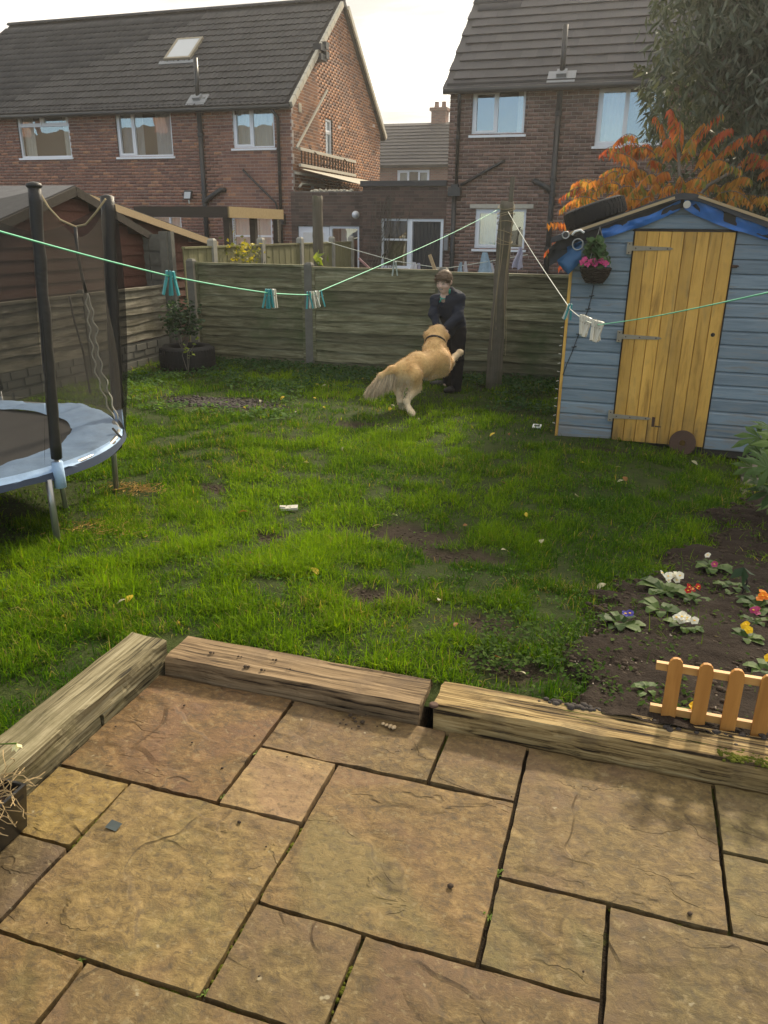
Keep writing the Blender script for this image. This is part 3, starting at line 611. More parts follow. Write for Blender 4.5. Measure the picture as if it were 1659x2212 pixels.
def window(parent, o, face, u0, u1, v0, v1, panes, sill=True, rec=.045, fb=.05, curtain=None, openers=(), sillm=None, name='window', drape=1.0, lab=None):
    """panes: list of (u0,u1,v0,v1) fractions; each a glass pane in its own opening"""
    fr = frame(o, face); W_, H_ = u1-u0, v1-v0
    fm = MB(fr); fm.box(u0, u0+fb, v0, v1, -rec-.07, -rec); fm.box(u1-fb, u1, v0, v1, -rec-.07, -rec)
    fm.box(u0+fb, u1-fb, v0, v0+fb, -rec-.07, -rec-.001); fm.box(u0+fb, u1-fb, v1-fb, v1, -rec-.07, -rec-.001)
    us = sorted(set(round(p[i], 4) for p in panes for i in (0, 1)) - {0, 1})
    for p in panes:
        a, b, c, d = u0+W_*p[0], u0+W_*p[1], v0+H_*p[2], v0+H_*p[3]; h = .022
        if p[1] < .999: fm.box(b-h, b+h, max(c, v0+fb), min(d, v1-fb), -rec-.068, -rec-.002)
        if p[3] < .999: fm.box(max(a, u0+fb), min(b, u1-fb), d-h, d+h, -rec-.066, -rec-.003)
    w = fm.build(name, M['upvc'], parent)
    if lab: w['label'] = lab
    for k, p in enumerate(panes):
        a, b, c, d = u0+W_*p[0], u0+W_*p[1], v0+H_*p[2], v0+H_*p[3]
        a += fb if p[0] < .001 else .022; b -= fb if p[1] > .999 else .022; c += fb if p[2] < .001 else .022; d -= fb if p[3] > .999 else .022
        if k in openers:
            sm = MB(fr); t = .042
            sm.box(a, a+t, c, d, -rec-.05, -rec+.012); sm.box(b-t, b, c, d, -rec-.05, -rec+.012); sm.box(a+t, b-t, c, c+t, -rec-.05, -rec+.011); sm.box(a+t, b-t, d-t, d, -rec-.05, -rec+.011)
            sm.build('sash', M['upvc'], w); a += t; b -= t; c += t; d -= t
        g = MB(fr); g.add([(a, c, -rec-.03), (b, c, -rec-.03), (b, d, -rec-.03), (a, d, -rec-.03)], [(0, 1, 2, 3)]); g.build('pane', M['glass'], w)
    if sill:
        s = MB(fr); s.box(u0-.05, u1+.05, v0-.035, v0-.002, -rec-.06, .045); s.box(u0-.05, u1+.05, v0-.05, v0-.0352, .035, .046); s.build('sill', sillm or M['upvc'], w)
    r = MB(fr); d_ = -rec-.62; e = .02
    q = [(u0-e, v0-e), (u1+e, v0-e), (u1+e, v1+e), (u0-e, v1+e)]
    r.add([(a, b, -rec-.075) for a, b in q] + [(a, b, d_) for a, b in q], [(4, 5, 6, 7), (0, 4, 7, 3), (1, 2, 6, 5), (0, 1, 5, 4), (3, 7, 6, 2)]); r.build('recess', M['room'], w)
    for (ca, cb, cm) in (curtain or []):
        V = []; F = []; n = max(6, int((cb-ca)*W_/.02)); A = u0+W_*ca; Bq = u0+W_*cb
        for i in range(n+1):
            u = A+(Bq-A)*i/n; ww = -rec-.17+.016*math.sin(u*62)+.008*math.sin(u*23+1)
            V += [(u, v0+.02, ww), (u, v0+(v1-v0)*drape-.02, ww)]
            if i: F.append((2*i-2, 2*i, 2*i+1, 2*i-1))
        c = MB(fr); c.add(V, F); c.build('curtain', cm, w, smooth=True)
    return w
def pipe(parent, name, P, r, m=None, clips=()):
    o = MB().tube(P, r, 10).build(name, m or M['pipe'], parent, smooth=True)
    for c in clips:
        b = MB(); b.lathe(c, [(r*1.02, -.04), (r*1.25, -.035), (r*1.25, .035), (r*1.02, .04)], 12); b.build('clip', M['pipe'], o)
    return o
def tile_mesh(name, kind, m):
    """one interlocking tile, x across, y up the slope, tail at y=0"""
    w, L, t = .33, .36, .022
    if kind == 'ribbed': pr = [(0, .012), (.03, .018), (.055, .006), (.085, .002), (.115, .004), (.135, .017), (.165, .02), (.195, .017), (.215, .004), (.25, .002), (.285, .006), (.305, .016), (.33, .012)]
    else: pr = [(0, .004), (.012, .0), (.32, .0), (.33, .004)]
    V = []; F = []
    for x, z in pr: V += [(x, 0, z+.004), (x, 0, z+t+.012), (x, L, z+.002)]
    for i in range(len(pr)-1):
        a = 3*i; b = a+3; F += [(a, b, b+1, a+1), (a+1, b+1, b+2, a+2)]
    me = bpy.data.meshes.new(name); me.from_pydata(V, [], F); me.update(); me.materials.append(m)
    return me, np.array(V), F
def tiled_roof(parent, x0, x1, y0, z0, pitch, slope_len, kind, m, gauge=.30, skip=None, top=300, back=True, name='roof'):
    """front slope rising towards +Y from the eaves at (y0,z0)"""
    c, s = math.cos(pitch), math.sin(pitch); up = np.array([0, c, s]); nr = np.array([0, -s, c])
    r = MB(); O = np.array([0, y0, z0])
    A = [O+UX*x0, O+UX*x1, O+UX*x1+up*slope_len, O+UX*x0+up*slope_len]; r.add([p-nr*.01 for p in A] + [p-nr*.10 for p in A], [(0, 1, 2, 3), (4, 7, 6, 5), (0, 4, 5, 1), (1, 5, 6, 2), (2, 6, 7, 3), (3, 7, 4, 0)])
    if back:
        yr = y0+slope_len*c; B = [np.array([p[0], 2*yr-p[1], p[2]]) for p in A]; r.add([p-np.array([0, s, c])*.0 + UZ*.03 for p in B] + [p-UZ*.10 for p in B], [(3, 2, 1, 0), (5, 6, 7, 4), (1, 5, 4, 0), (2, 6, 5, 1), (0, 4, 7, 3)])
    roof = r.build(name, m, parent); me, TV, TF = tile_mesh('roof_tile', kind, m)
    T = []
    for j in range(int(slope_len/gauge)+1):
        off = 0 if kind == 'ribbed' else (.165 if j % 2 else 0)
        for i in range(int((x1-x0)/.33)+2):
            x = x0+i*.33-off
            if x < x0-.04 or x+.33 > x1+.05: continue
            sl = j*gauge
            if sl+.30 > slope_len: continue
            if skip and skip(x+.165, sl+.15): continue
            T.append(O+UX*x+up*sl+nr*(.004+random.gauss(0, .002)))
    T = sorted(T, key=lambda p: np.linalg.norm(p-CC)); Rx = np.array([[1, 0, 0], [0, c, -s], [0, s, c]]); rest = []
    for n, p in enumerate(T):
        if n < top: ob = link('roof_tile', me, roof, p); ob.rotation_euler = (pitch, 0, 0)
        else: rest.append((Rx, p))
    if rest: V, F = merged(TV, TF, rest); tag(mk('tiling', V, F, m, roof), kind='stuff')
    mb = MB(); yr, zr = y0+slope_len*c, z0+slope_len*s; n = int((x1-x0)/.45)
    for i in range(n):
        a = x0+(x1-x0)*i/n; b = x0+(x1-x0)*(i+1)/n-.012; P = [(math.cos(q)*.12, math.sin(q)*.09) for q in np.linspace(0, math.pi, 7)]
        V = [(xx, yr+p, zr-.02+q) for xx in (a, b) for p, q in P]; mb.add(V, [(k, k+1, k+8, k+7) for k in range(6)] + [tuple(range(6, -1, -1)), tuple(range(7, 14))])
    mb.build('ridge_tiles', m, roof)
    return roof, up, nr
# ---- left terrace house
YL, XG, EV = 19.26, -8.56, 4.66
XL0 = -19.5; PL = math.atan2(2.83, 3.5); SL_ = math.hypot(2.83, 3.5)
lh = empty('brick_house', (-13, 22, -.3), 'red brick terraced house on the left with ribbed dark roof and sunlit gable', 'house')
WL = [(-16.70, -15.03, 3.45, 4.58), (-13.56, -11.90, 3.43, 4.58), (-10.16, -9.02, 3.58, 4.55), (-13.05, -11.82, .9, 2.0), (-10.33, -9.18, .75, 1.98)]
def H(L, x0, z0=0): return [(a-x0, b-x0, c-z0, d-z0) for a, b, c, d in L]
o = (XL0, YL, -.3); brick_wall(lh, o, '-Y', 0, XG-XL0, 0, EV-.02+.3, H(WL, XL0, -.3), M['brick'], M['mortar'])
HG = (21.5, 22.02, 3.60, 4.53)
def grange(v):
    z = v-.3
    if z < EV: return (0.02, 7.0)
    t = (z-EV)/2.83*3.5; return (t+.05, 7.0-t-.05)
o = (XG, YL, -.3); brick_wall(lh, o, '+X', 0.02, 7.0, 1.5, 7.45+.3, [(HG[0]-YL, HG[1]-YL, HG[2]+.3, HG[3]+.3)], M['brick_sunlit'], M['mortar'], grange, 'gable_wall', vis=2.6, joint=.0018)
bk = MB(); bk.box(XL0, XG-.15, YL+.75, YL+6.9, -.3, EV-.1); bk.build('inner_wall', M['room'], lh)
zl = YL
window(lh, (0, YL, 0), '-Y', *WL[0], [(0, .48, .70, 1), (.48, 1, .70, 1), (0, 1, 0, .70)], openers=(0, 1), curtain=[(0.02, .22, M['curtain_w']), (.8, .98, M['curtain_w'])])
window(lh, (0, YL, 0), '-Y', *WL[1], [(0, .31, 0, 1), (.31, 1, 0, 1)], openers=(0,), curtain=[(0.02, .28, M['curtain']), (.30, .42, M['curtain']), (.64, .98, M['curtain'])])
window(lh, (0, YL, 0), '-Y', *WL[2], [(0, .46, 0, 1), (.46, 1, 0, 1)], openers=(0,), curtain=[(.02, .98, M['lace'])])
window(lh, (0, YL, 0), '-Y', *WL[3], [(0, .7, 0, 1), (.7, 1, 0, 1)], curtain=[(.02, .98, M['lace'])])
window(lh, (0, YL, 0), '-Y', *WL[4], [(0, .5, .62, 1), (.5, 1, .62, 1), (0, .5, 0, .62), (.5, 1, 0, .62)], curtain=[(.02, .98, M['lace'])])
window(lh, (XG, 0, 0), '+X', *HG, [(0, 1, .6, 1), (0, 1, 0, .6)], fb=.05, openers=(0,), curtain=[(.02, .98, M['lace'])], sill=False, name='gable_window')
def lskip(x, s): return -12.95 < x < -12.0 and 2.05 < s < 3.1
lroof, lup, lnr = tiled_roof(lh, XL0, XG+.10, YL-.22, EV-.18+.02, PL, SL_+.28, 'ribbed', M['tile'], skip=None)
# roof window lying on the tiles
def on_roof(x, s, h=0.): return np.array([x, YL-.22, EV-.16]) + lup*s + lnr*h
rw = MB(); rw.fr = (on_roof(-12.85, 2.15, .05), UX, lup, lnr)
for a, b, c, d in ((0, .07, 0, 1.0), (.73, .80, 0, 1.0), (.07, .73, 0, .07), (.07, .73, .93, 1.0)): rw.box(a, b, c, d, -.05, .055)
rw.box(.08, .72, .08, .92, -.04, .03)
rwo = rw.build('roof_window', M['galv'], lroof); g = MB(rw.fr); g.add([(.07, .07, .048), (.73, .07, .048), (.73, .93, .048), (.07, .93, .048)], [(0, 1, 2, 3)])
M['skyglass'] = plain('milky_glass', (.52, .54, .55), .12, .6, var=.1, sc=2); g.build('roof_pane', M['skyglass'], lroof)
fl = MB(rw.fr); fl.box(-.12, .92, -.16, -.01, -.035, .0); fl.build('flashing', M['lead'], lroof)
# verge: white edge tiles along both slopes of the gable
M['verge'] = plain('mortared_verge', (.50, .46, .37), .85, .2, var=.25, sc=10)
for k in range(15):
    for sgn in (0, 1):
        p0 = np.array([XG+.06, YL-.24, EV-.17]) + lup*(.305*k); p1 = p0+lup*.28
        if sgn: p0[1] = 2*(YL+3.5)-p0[1]; p1[1] = 2*(YL+3.5)-p1[1]
        v = MB(); v.bar(p0+np.array([.05, 0, .0]), p1+np.array([.05, 0, 0.]), .075, .13); v.build('verge_tile', M['verge'], lroof)
# rainwater goods
gt = MB(); gt.tube([(XL0, YL-.24, EV-.21), (XG+.08, YL-.24, EV-.21)], .055, 8); gt.build('gutter', M['pipe'], lh, True)
fb_ = MB(); fb_.box(XL0, XG+.04, YL-.17, YL-.011, EV-.22, EV-.05); fb_.build('fascia_board', M['fascia'], lh)
p = at(437, 300, YL)
pipe(lh, 'soil_pipe', [(p[0], YL-.08, -.2), (p[0], YL-.08, EV-.2)], .062, clips=[(p[0], YL-.08, 3.9), (p[0], YL-.08, 2.55), (p[0], YL-.08, 2.35)])
pipe(lh, 'soil_pipe_branch', [(p[0], YL-.08, 2.30), (p[0]+.12, YL-.09, 2.42), (p[0]+.50, YL-.10, 2.62), (p[0]+.58, YL+.0, 2.62)], .062)
q = on_roof(p[0]-.05, .28); pipe(lh, 'vent_pipe', [q+np.array([0, .0, -.1]), q+np.array([0, 0, .95])], .055); fl = MB((q, UX, lup, lnr)); fl.box(-.26, .26, -.22, .2, .0, .05); fl.box(-.1, .1, -.05, .12, .05, .12); fl.build('vent_flashing', M['lead'], lh)
p = at(604, 300, YL); pipe(lh, 'downpipe', [(p[0]-.1, YL-.22, EV-.24), (p[0], YL-.07, EV-.42), (p[0], YL-.07, -.2)], .04, clips=[(p[0], YL-.07, 3.0), (p[0], YL-.07, 2.1)])
a = at(527, 368, YL); pipe(lh, 'waste_pipe', [(a[0]-.02, YL+.02, a[2]+.03), (a[0], YL-.05, a[2]), (p[0]-.14, YL-.06, 2.32), (p[0]-.06, YL-.06, 2.05)], .025); hp = MB(); hp.box(p[0]-.14, p[0]+.1, YL-.15, YL-.012, 1.80, 2.05); hp.build('rain_hopper', M['pipe'], lh)
for px, py, w_, h_ in ((511, 243, .10, .10), (403, 238, .16, .08), (385, 236, .08, .1)):
    p = at(px, py, YL); v = MB(); v.box(p[0]-w_/2, p[0]+w_/2, YL-.012, YL-.0, p[2]-h_/2, p[2]+h_/2); v.build('air_brick', M['fascia'], lh)
v = MB(); v.box(XG+.0, XG+.012, 19.70, 19.88, 4.42, 4.62); 
for k in range(4): v.box(XG+.012, XG+.018, 19.71, 19.87, 4.44+.045*k, 4.462+.045*k)
v.build('air_brick', M['verge'], lh)
# broken bracket stubs under the verge
for (px, py) in ((683, 103), (684, 124)):
    p = atx(px, py, XG); v = MB(); v.box(XG, XG+.22, p[1]-.22, p[1]+.16, p[2]-.09, p[2]+.05); v.box(XG+.1, XG+.25, p[1]+.05, p[1]+.25, p[2]-.02, p[2]+.14); v.build('bracket', M['fascia'], lh)
# floodlight
p = at(413, 422, YL); fd = empty('floodlight', (p[0], YL-.1, p[2]-.15), 'black square floodlight on the left brick wall beside the soil pipe', 'floodlight')
v = MB(); v.obox((p[0], YL-.16, p[2]), (.11, 0, 0), (0, .03, -.012), (0, .035, .10)); v.build('housing', M['blackpl'], fd); v = MB(); v.obox((p[0], YL-.195, p[2]-.005), (.09, 0, 0), (0, .004, -.002), (0, .027, .08)); v.build('lens', M['skyglass'], fd)
v = MB(); v.tube([(p[0], YL-.14, p[2]-.08), (p[0], YL-.12, p[2]-.2)], .02); v.box(p[0]-.03, p[0]+.03, YL-.12, YL-.001, p[2]-.02, p[2]+.03); v.build('bracket', M['white'], fd)
# ladder hung on the gable, and a long pole
ld = empty('ladder', (XG+.1, 21.7, 3.1), 'long wooden ladder hung flat along the sunlit gable wall', 'ladder')
a, b = atx(648, 328, XG+.12), atx(768, 352, XG+.12); L0, L1 = a[1], b[1]; zt, zb = 3.57, 3.20
for z in (zt, zb): v = MB(); v.box(XG+.08, XG+.14, L0, L1, z-.035, z+.035); v.build('stile', M['boardwhite'], ld)
for k in range(19):
    y = L0+.12+(L1-L0-.24)*k/18; v = MB(); v.tube([(XG+.11, y, zb+.0351), (XG+.11, y, zt-.0351)], .018, 6); v.build('rung', M['oldbeam'], ld)
for y in (L0+.9, L1-1.0): v = MB(); v.bar((XG, y, zt+.1), (XG+.2, y, zt-.06), .03, .03); v.build('hook', M['rust'], lh)
a, b = atx(636, 319, XG+.06), atx(702, 195, XG+.06); v = MB(); v.tube([a+np.array([.06, 0, 0]), b+np.array([.06, 0, 0])], .032, 8); tag(v.build('long_pole', M['verge']), 'long pale pole fixed slantwise on the sunlit gable wall', 'pole')
sp_ = MB(); sp_.box(XG+.03, XG+.07, 19.3, 23.6, 2.98, 3.04); sp_.build('timber_batten', M['boardwhite'], lh)
# ---- lean-to / link buildings between the two houses
l1 = empty('outbuilding', (-7.4, 19.6, -.3), 'dark brick flat-roofed link with a white door between the two houses', 'outbuilding')
YO = 19.0; D1 = [(-8.36, -6.72, -.2, 1.78)]
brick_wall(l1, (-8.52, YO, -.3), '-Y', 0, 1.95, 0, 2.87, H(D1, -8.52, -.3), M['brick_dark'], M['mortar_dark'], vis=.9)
v = MB(); v.box(-8.5, -6.58, YO+.13, YO+4.5, 2.48, 2.56); v.build('flat_roof', M['felt'], l1)
v = MB(); v.box(-8.48, -6.6, YO+.9, YO+4.4, -.3, 2.45); v.build('inner_wall', M['room'], l1)
d = MB(frame((0, YO, 0), '-Y')); d.box(-8.35, -7.52, -.2, 1.76, -.14, -.05); dr = d.build('door', M['upvc'], l1)
d = MB(frame((0, YO, 0), '-Y')); d.box(-8.22, -7.66, .85, 1.62, -.05, -.035); d.build('door_panel', M['white'], dr)
window(l1, (0, YO, 0), '-Y', -7.5, -6.73, .55, 1.77, [(0, 1, 0, 1)], curtain=[(.3, .7, M['curtain_w'])], sill=True)
v = MB(frame((0, YO, 0), '-Y')); v.box(-7.5, -6.73, -.2, .5, -.12, -.05); v.build('door_side_panel', M['upvc'], l1)
# corrugated lean-to roof behind, pale rubble on the parapet
v = MB()
for k in range(46):
    y = 19.6+k*.11; v.add([(-8.5, y, 3.12+.02*(k % 2)), (-8.5, y+.11, 3.12+.02*((k+1) % 2)), (-6.75, y+.11, 2.72+.02*((k+1) % 2)), (-6.75, y, 2.72+.02*(k % 2))], [(0, 3, 2, 1)])
v.build('corrugated_roof', M['verge'], l1)
blob = blob_cluster('parapet_rubble', [(random.uniform(-8.0, -6.9), YO+.06+random.gauss(0, .03), 2.56+random.random()*.04) for _ in range(120)], .035, M['verge'], l1); tag(blob, kind='stuff')
pipe(l1, 'white_pipe', [atx(647, 404, XG+.1), atx(652, 397, XG+.1), atx(700, 402, XG+.1)], .03, M['verge'])
p = at(769, 464, YO); lt = empty('wall_lamp', (p[0], YO, p[2]), 'small round white lamp on the dark link wall', 'lamp'); v = MB(); Mx = np.array([[1, 0, 0], [0, 0, -1], [0, 1, 0.]])
v.lathe((p[0], YO, p[2]), [(.09, 0), (.09, .05), (.075, .06)], 16, M=Mx); v.build('base', M['white'], lt, True); v = MB(); v.lathe((p[0], YO-.06, p[2]), [(.075, 0), (.07, .04), (.04, .075), (.001, .085)], 16, M=Mx); v.build('dome', M['upvc'], lt, True)
l2 = empty('outbuilding', (-5.5, 18.7, -.3), 'dark brick flat-roofed extension with white window and black door', 'outbuilding'); YE = 18.22; OX = -6.36
D2 = [(-5.91, -4.33, .88, 1.95)]; D2 = [(-5.91, -5.24, .86, 1.95), (-5.22, -4.40, -.2, 1.95)]
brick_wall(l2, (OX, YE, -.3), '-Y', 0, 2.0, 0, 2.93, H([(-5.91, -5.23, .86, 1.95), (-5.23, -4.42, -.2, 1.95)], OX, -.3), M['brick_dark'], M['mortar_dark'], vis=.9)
v = MB(); v.box(OX-.04, -4.37, YE-.06, YE+5, 2.635, 2.75); v.build('flat_roof', M['felt'], l2)
v = MB(); v.box(OX+.02, -4.38, YE+.9, YE+4.8, -.3, 2.62); v.build('inner_wall', M['room'], l2)
v = MB(); v.box(OX, OX+.1, YE+.125, YE+5, -.3, 2.62); v.build('side_wall', M['brick_dark'], l2)
window(l2, (0, YE, 0), '-Y', -5.91, -5.23, .86, 1.95, [(0, 1, .58, 1), (0, 1, 0, .58)], openers=(), curtain=None)
d = MB(frame((0, YE, 0), '-Y')); 
for k in range(8): d.box(-5.14+.083*k, -5.14+.083*k+.078, -.2, 1.88, -.10, -.06)
dr = d.build('door', M['blackpl'], l2)
d = MB(frame((0, YE, 0), '-Y')); d.box(-5.23, -5.16, -.2, 1.95, -.12, -.03); d.box(-4.49, -4.42, -.2, 1.95, -.12, -.03); d.box(-5.16, -4.49, 1.89, 1.95, -.12, -.031); d.box(-5.16, -4.49, -.2, 1.88, -.14, -.101); d.build('door_frame', M['upvc'], l2)
p = at(985, 506, YE); v = MB(); v.box(-4.36, -4.27, 18.06, 18.18, 1.28, 1.62); tag(v.build('meter_box', M['lead']), 'small grey meter box beside the black back door', 'meter box')
# bare creeper stems on the extension wall
v = MB()
for k in range(16):
    x = -6.15+random.gauss(0, .08); z = -.2; P = [(x, YE-.02, z)]
    for j in range(14): x += random.gauss(.035, .06); z += random.uniform(.12, .24); P.append((x, YE-.015-random.random()*.02, min(z, 2.6)))
    v.tube(P, .007, 4)
tag(v.build('bare_creeper', M['bark']), 'leafless creeper stems climbing the dark extension wall', 'creeper')
# ---- right house
YR = 18.2; XR = -4.36; XR1 = 6.0
rh = empty('brick_house', (1, 20, -.3), 'brown brick house on the right with plain dark tiles, behind the shed', 'house')
WR = [(-3.87, -2.74, 3.64, 4.52), (-1.26, .05, 3.38, 4.48), (-3.69, -2.57, 1.32, 2.16)]
brick_wall(rh, (XR, YR, -.3), '-Y', 0, XR1-XR, 0, 4.62+.3, H(WR, XR, -.3), M['brick3'], M['mortar'])
v = MB(); v.box(XR, XR+.11, YR+.125, YR+7.4, -.3, 4.6); v.build('side_wall', M['brick3'], rh)
v = MB(); v.add([(XR+.02, YR, 4.6), (XR+.02, YR+3.6, 7.5), (XR+.02, YR+7.2, 4.6), (XR+.12, YR, 4.6), (XR+.12, YR+3.6, 7.5), (XR+.12, YR+7.2, 4.6)], [(0, 2, 1), (3, 4, 5), (0, 1, 4, 3), (1, 2, 5, 4)]); v.build('gable_wall', M['brick3'], rh)
v = MB(); v.box(XR+.15, XR1, YR+.8, YR+7.0, -.3, 4.55); v.build('inner_wall', M['room'], rh)
rroof, rup, rnr = tiled_roof(rh, XR-.12, XR1, YR-.22, 4.50, math.atan2(2.9, 3.6), math.hypot(2.9, 3.6)+.25, 'flat', M['tile2'], gauge=.345)
window(rh, (0, YR, 0), '-Y', *WR[0], [(0, .47, 0, 1), (.47, 1, 0, 1)], openers=(0,), curtain=[(.84, .97, M['curtain_w'])])
window(rh, (0, YR, 0), '-Y', *WR[1], [(0, .45, 0, 1), (.45, 1, 0, 1)], openers=(0,), curtain=[(.02, .42, M['curtain_w'])])
window(rh, (0, YR, 0), '-Y', *WR[2], [(0, .48, 0, 1), (.48, 1, 0, 1)], openers=(0,), curtain=[(.03, .46, M['curtain_b'])])
v = MB(); v.box(-3.82, -2.42, YR-.03, YR-.001, 2.175, 2.26); v.build('lintel', M['boardwhite'], rh)
gt = MB(); gt.tube([(XR-.1, YR-.24, 4.47), (XR1, YR-.24, 4.47)], .06, 8); gt.build('gutter', M['pipe'], rh, True); v = MB(); v.box(XR-.04, XR1, YR-.17, YR-.011, 4.44, 4.63); v.build('fascia_board', M['fascia'], rh)
x = at(987, 400, YR)[0]; pipe(rh, 'downpipe', [(x+.02, YR-.2, 4.42), (x, YR-.07, 4.25), (x, YR-.07, 2.66)], .04, clips=[(x, YR-.07, 3.6)]); hp = MB(); hp.box(x-.16, x+.12, YR-.19, YR-.011, 2.42, 2.60); hp.box(x-.1, x+.06, YR-.16, YR-.012, 2.60, 2.66); hp.build('rain_hopper', M['pipe'], rh); pipe(rh, 'lower_downpipe', [(x-.03, YR-.08, 2.42), (x-.03, YR-.08, -.3)], .055, clips=[(x-.03, YR-.08, 1.2)])
a = at(1088, 350, YR); pipe(rh, 'waste_pipe', [(a[0]+.01, YR+.02, a[2]+.02), (a[0]-.02, YR-.06, a[2]), (x+.1, YR-.08, 2.64)], .032)
x = at(1200, 340, YR)[0]; pipe(rh, 'soil_pipe', [(x, YR-.08, -.3), (x, YR-.08, 4.42)], .06, clips=[(x, YR-.08, 4.0), (x, YR-.08, 2.75), (x, YR-.08, 2.45), (x, YR-.08, 1.35)])
a = at(1155, 392, YR); pipe(rh, 'soil_pipe_branch', [(a[0]-.02, YR+.03, a[2]), (a[0]+.02, YR-.09, a[2]), (x-.1, YR-.09, 2.58), (x, YR-.08, 2.45)], .058)
q = np.array([x-.0, YR-.22, 4.50])+rup*.25; pipe(rh, 'vent_pipe', [q-UZ*.1, q+UZ*.95], .055); fl = MB((q, UX, rup, rnr)); fl.box(-.28, .28, -.22, .18, .0, .05); fl.box(-.1, .1, -.06, .12, .05, .13); fl.build('vent_flashing', M['lead'], rh)
# bird feeders hung by the wall
p = at(1124, 640, YR)
# ---- house far behind
fh = empty('brick_house', (-13, 44, -.3), 'distant brick house with chimney seen in the gap between the houses', 'house'); YF = 40.
kf = NT('far_brick'); br = kf.n('TexBrick'); kf.L(kf.co('Object', (1, 1, 1), (R_(90), 0, 0)), br.inputs['Vector'])
for i, c in enumerate(((.20, .10, .075), (.28, .14, .10), (.22, .19, .17))): br.inputs[i+1].default_value = (*c, 1)
br.inputs['Scale'].default_value = 1; br.inputs['Brick Width'].default_value = .225; br.inputs['Row Height'].default_value = .075; br.inputs['Mortar Size'].default_value = .01; M['farbrick'] = kf.fin(br.outputs[0], .9, .2)
xa, xb = at(858, 370, YF)[0], at(927, 395, YF)[0]; zt = at(890, 367, YF)[2]; wz = (3.3, zt)
mb = MB(frame((0, YF, 0), '-Y'))
for s, e, lo, hi in ((-22, xa, -.3, 4.62), (xb, -3, -.3, 4.62), (xa, xb, -.3, wz[0]), (xa, xb, wz[1], 4.62)): mb.box(s, e, lo, hi, -.2, 0)
mb.build('wall', M['farbrick'], fh)
v = MB(); v.box(-21.9, -3.1, YF+.85, YF+7, -.3, 4.6); v.build('inner_wall', M['room'], fh)
window(fh, (0, YF, 0), '-Y', xa, xb, *wz, [(0, .35, 0, 1), (.35, .66, 0, 1), (.66, 1, 0, 1)], openers=(0, 2), fb=.08, curtain=[(.02, .3, M['curtain_w']), (.7, .98, M['curtain_w'])])
cF = math.atan2(2.2, 3.5); rf = MB()
for j in range(13):
    s0 = j*.33; up = np.array([0, math.cos(cF), math.sin(cF)]); nrm = np.array([0, -math.sin(cF), math.cos(cF)]); O = np.array([0, YF-.3, 4.62])
    if j == 0:
        v = MB((O, UX, up, nrm)); v.box(-22, -3, 0, 4.3, -.1, -.002); froof = v.build('roof', M['tile2'], fh); v = MB(); zr_ = 4.62+4.3*math.sin(cF); yr_ = YF-.3+4.3*math.cos(cF); v.add([(-22, yr_, zr_-.01), (-3, yr_, zr_-.01), (-3, yr_+3.6, 4.6), (-22, yr_+3.6, 4.6)], [(0, 1, 2, 3)]); v.build('rear_slope', M['tile2'], fh)
    v = MB((O, UX, up, nrm)); v.add([(-22, s0, 0), (-3, s0, 0), (-22, s0, .06), (-3, s0, .06), (-22, s0+.36, .012), (-3, s0+.36, .012)], [(0, 1, 3, 2), (2, 3, 5, 4)]); v.build('tile_course', M['tile2'], froof)
c0, c1 = at(935, 240, YF+3.5), at(966, 240, YF+3.5); zc = at(950, 236, YF+3.5)[2]; v = MB(); v.box(c0[0], c1[0], YF+3.2, YF+3.9, 6.6, zc-.1); v.box(c0[0]-.08, c1[0]+.08, YF+3.12, YF+3.98, zc-.1, zc+.05); ch = v.build('chimney', M['farbrick'], fh)
for k in (.25, .75): v = MB(); v.lathe((c0[0]+(c1[0]-c0[0])*k, YF+3.55, zc+.05), [(.13, 0), (.11, .25), (.12, .3), (.0, .3)], 10); v.build('chimney_pot', M['farbrick'], ch)
v = MB(); v.tube([(c1[0]+.3, YF+3.5, 6.6), (c1[0]+.35, YF+3.5, zc+.9)], .03); 
for k in range(4): v.tube([(c1[0]+.05, YF+3.5, zc+.1+.2*k), (c1[0]+.65, YF+3.5, zc+.1+.2*k)], .015)
tag(v.build('aerial', M['steel']), 'thin rooftop aerial beside the distant chimney', 'aerial')
bpy.data.objects.remove(BRK)
# ---- the viewer's own terrace, seen only as a reflection in the windows opposite
oh = empty('brick_house', (-32, -9, -.3), 'brick terrace with brown tiled roof and chimney mirrored in the left windows', 'house')
v = MB(); v.box(-46, -19, -13, -6.2, -.32, 4.9); v.build('wall', M['farbrick'], oh)
M['brown_tile'] = tile_mat('brown_roof_tile', (.085, .065, .045), (.12, .095, .065))
v = MB(); v.add([(-46.2, -5.9, 4.8), (-18.8, -5.9, 4.8), (-18.8, -9.6, 7.7), (-46.2, -9.6, 7.7), (-18.8, -13.3, 4.8), (-46.2, -13.3, 4.8)], [(0, 3, 2, 1), (3, 5, 4, 2)]); own = v.build('roof', M['brown_tile'], oh)
for cx in (-41., -30.5, -22.): v = MB(); v.box(cx-.5, cx+.5, -10, -9.2, 7.2, 8.9); v.box(cx-.58, cx+.58, -10.08, -9.12, 8.9, 9.05); v.build('chimney', M['farbrick'], own)
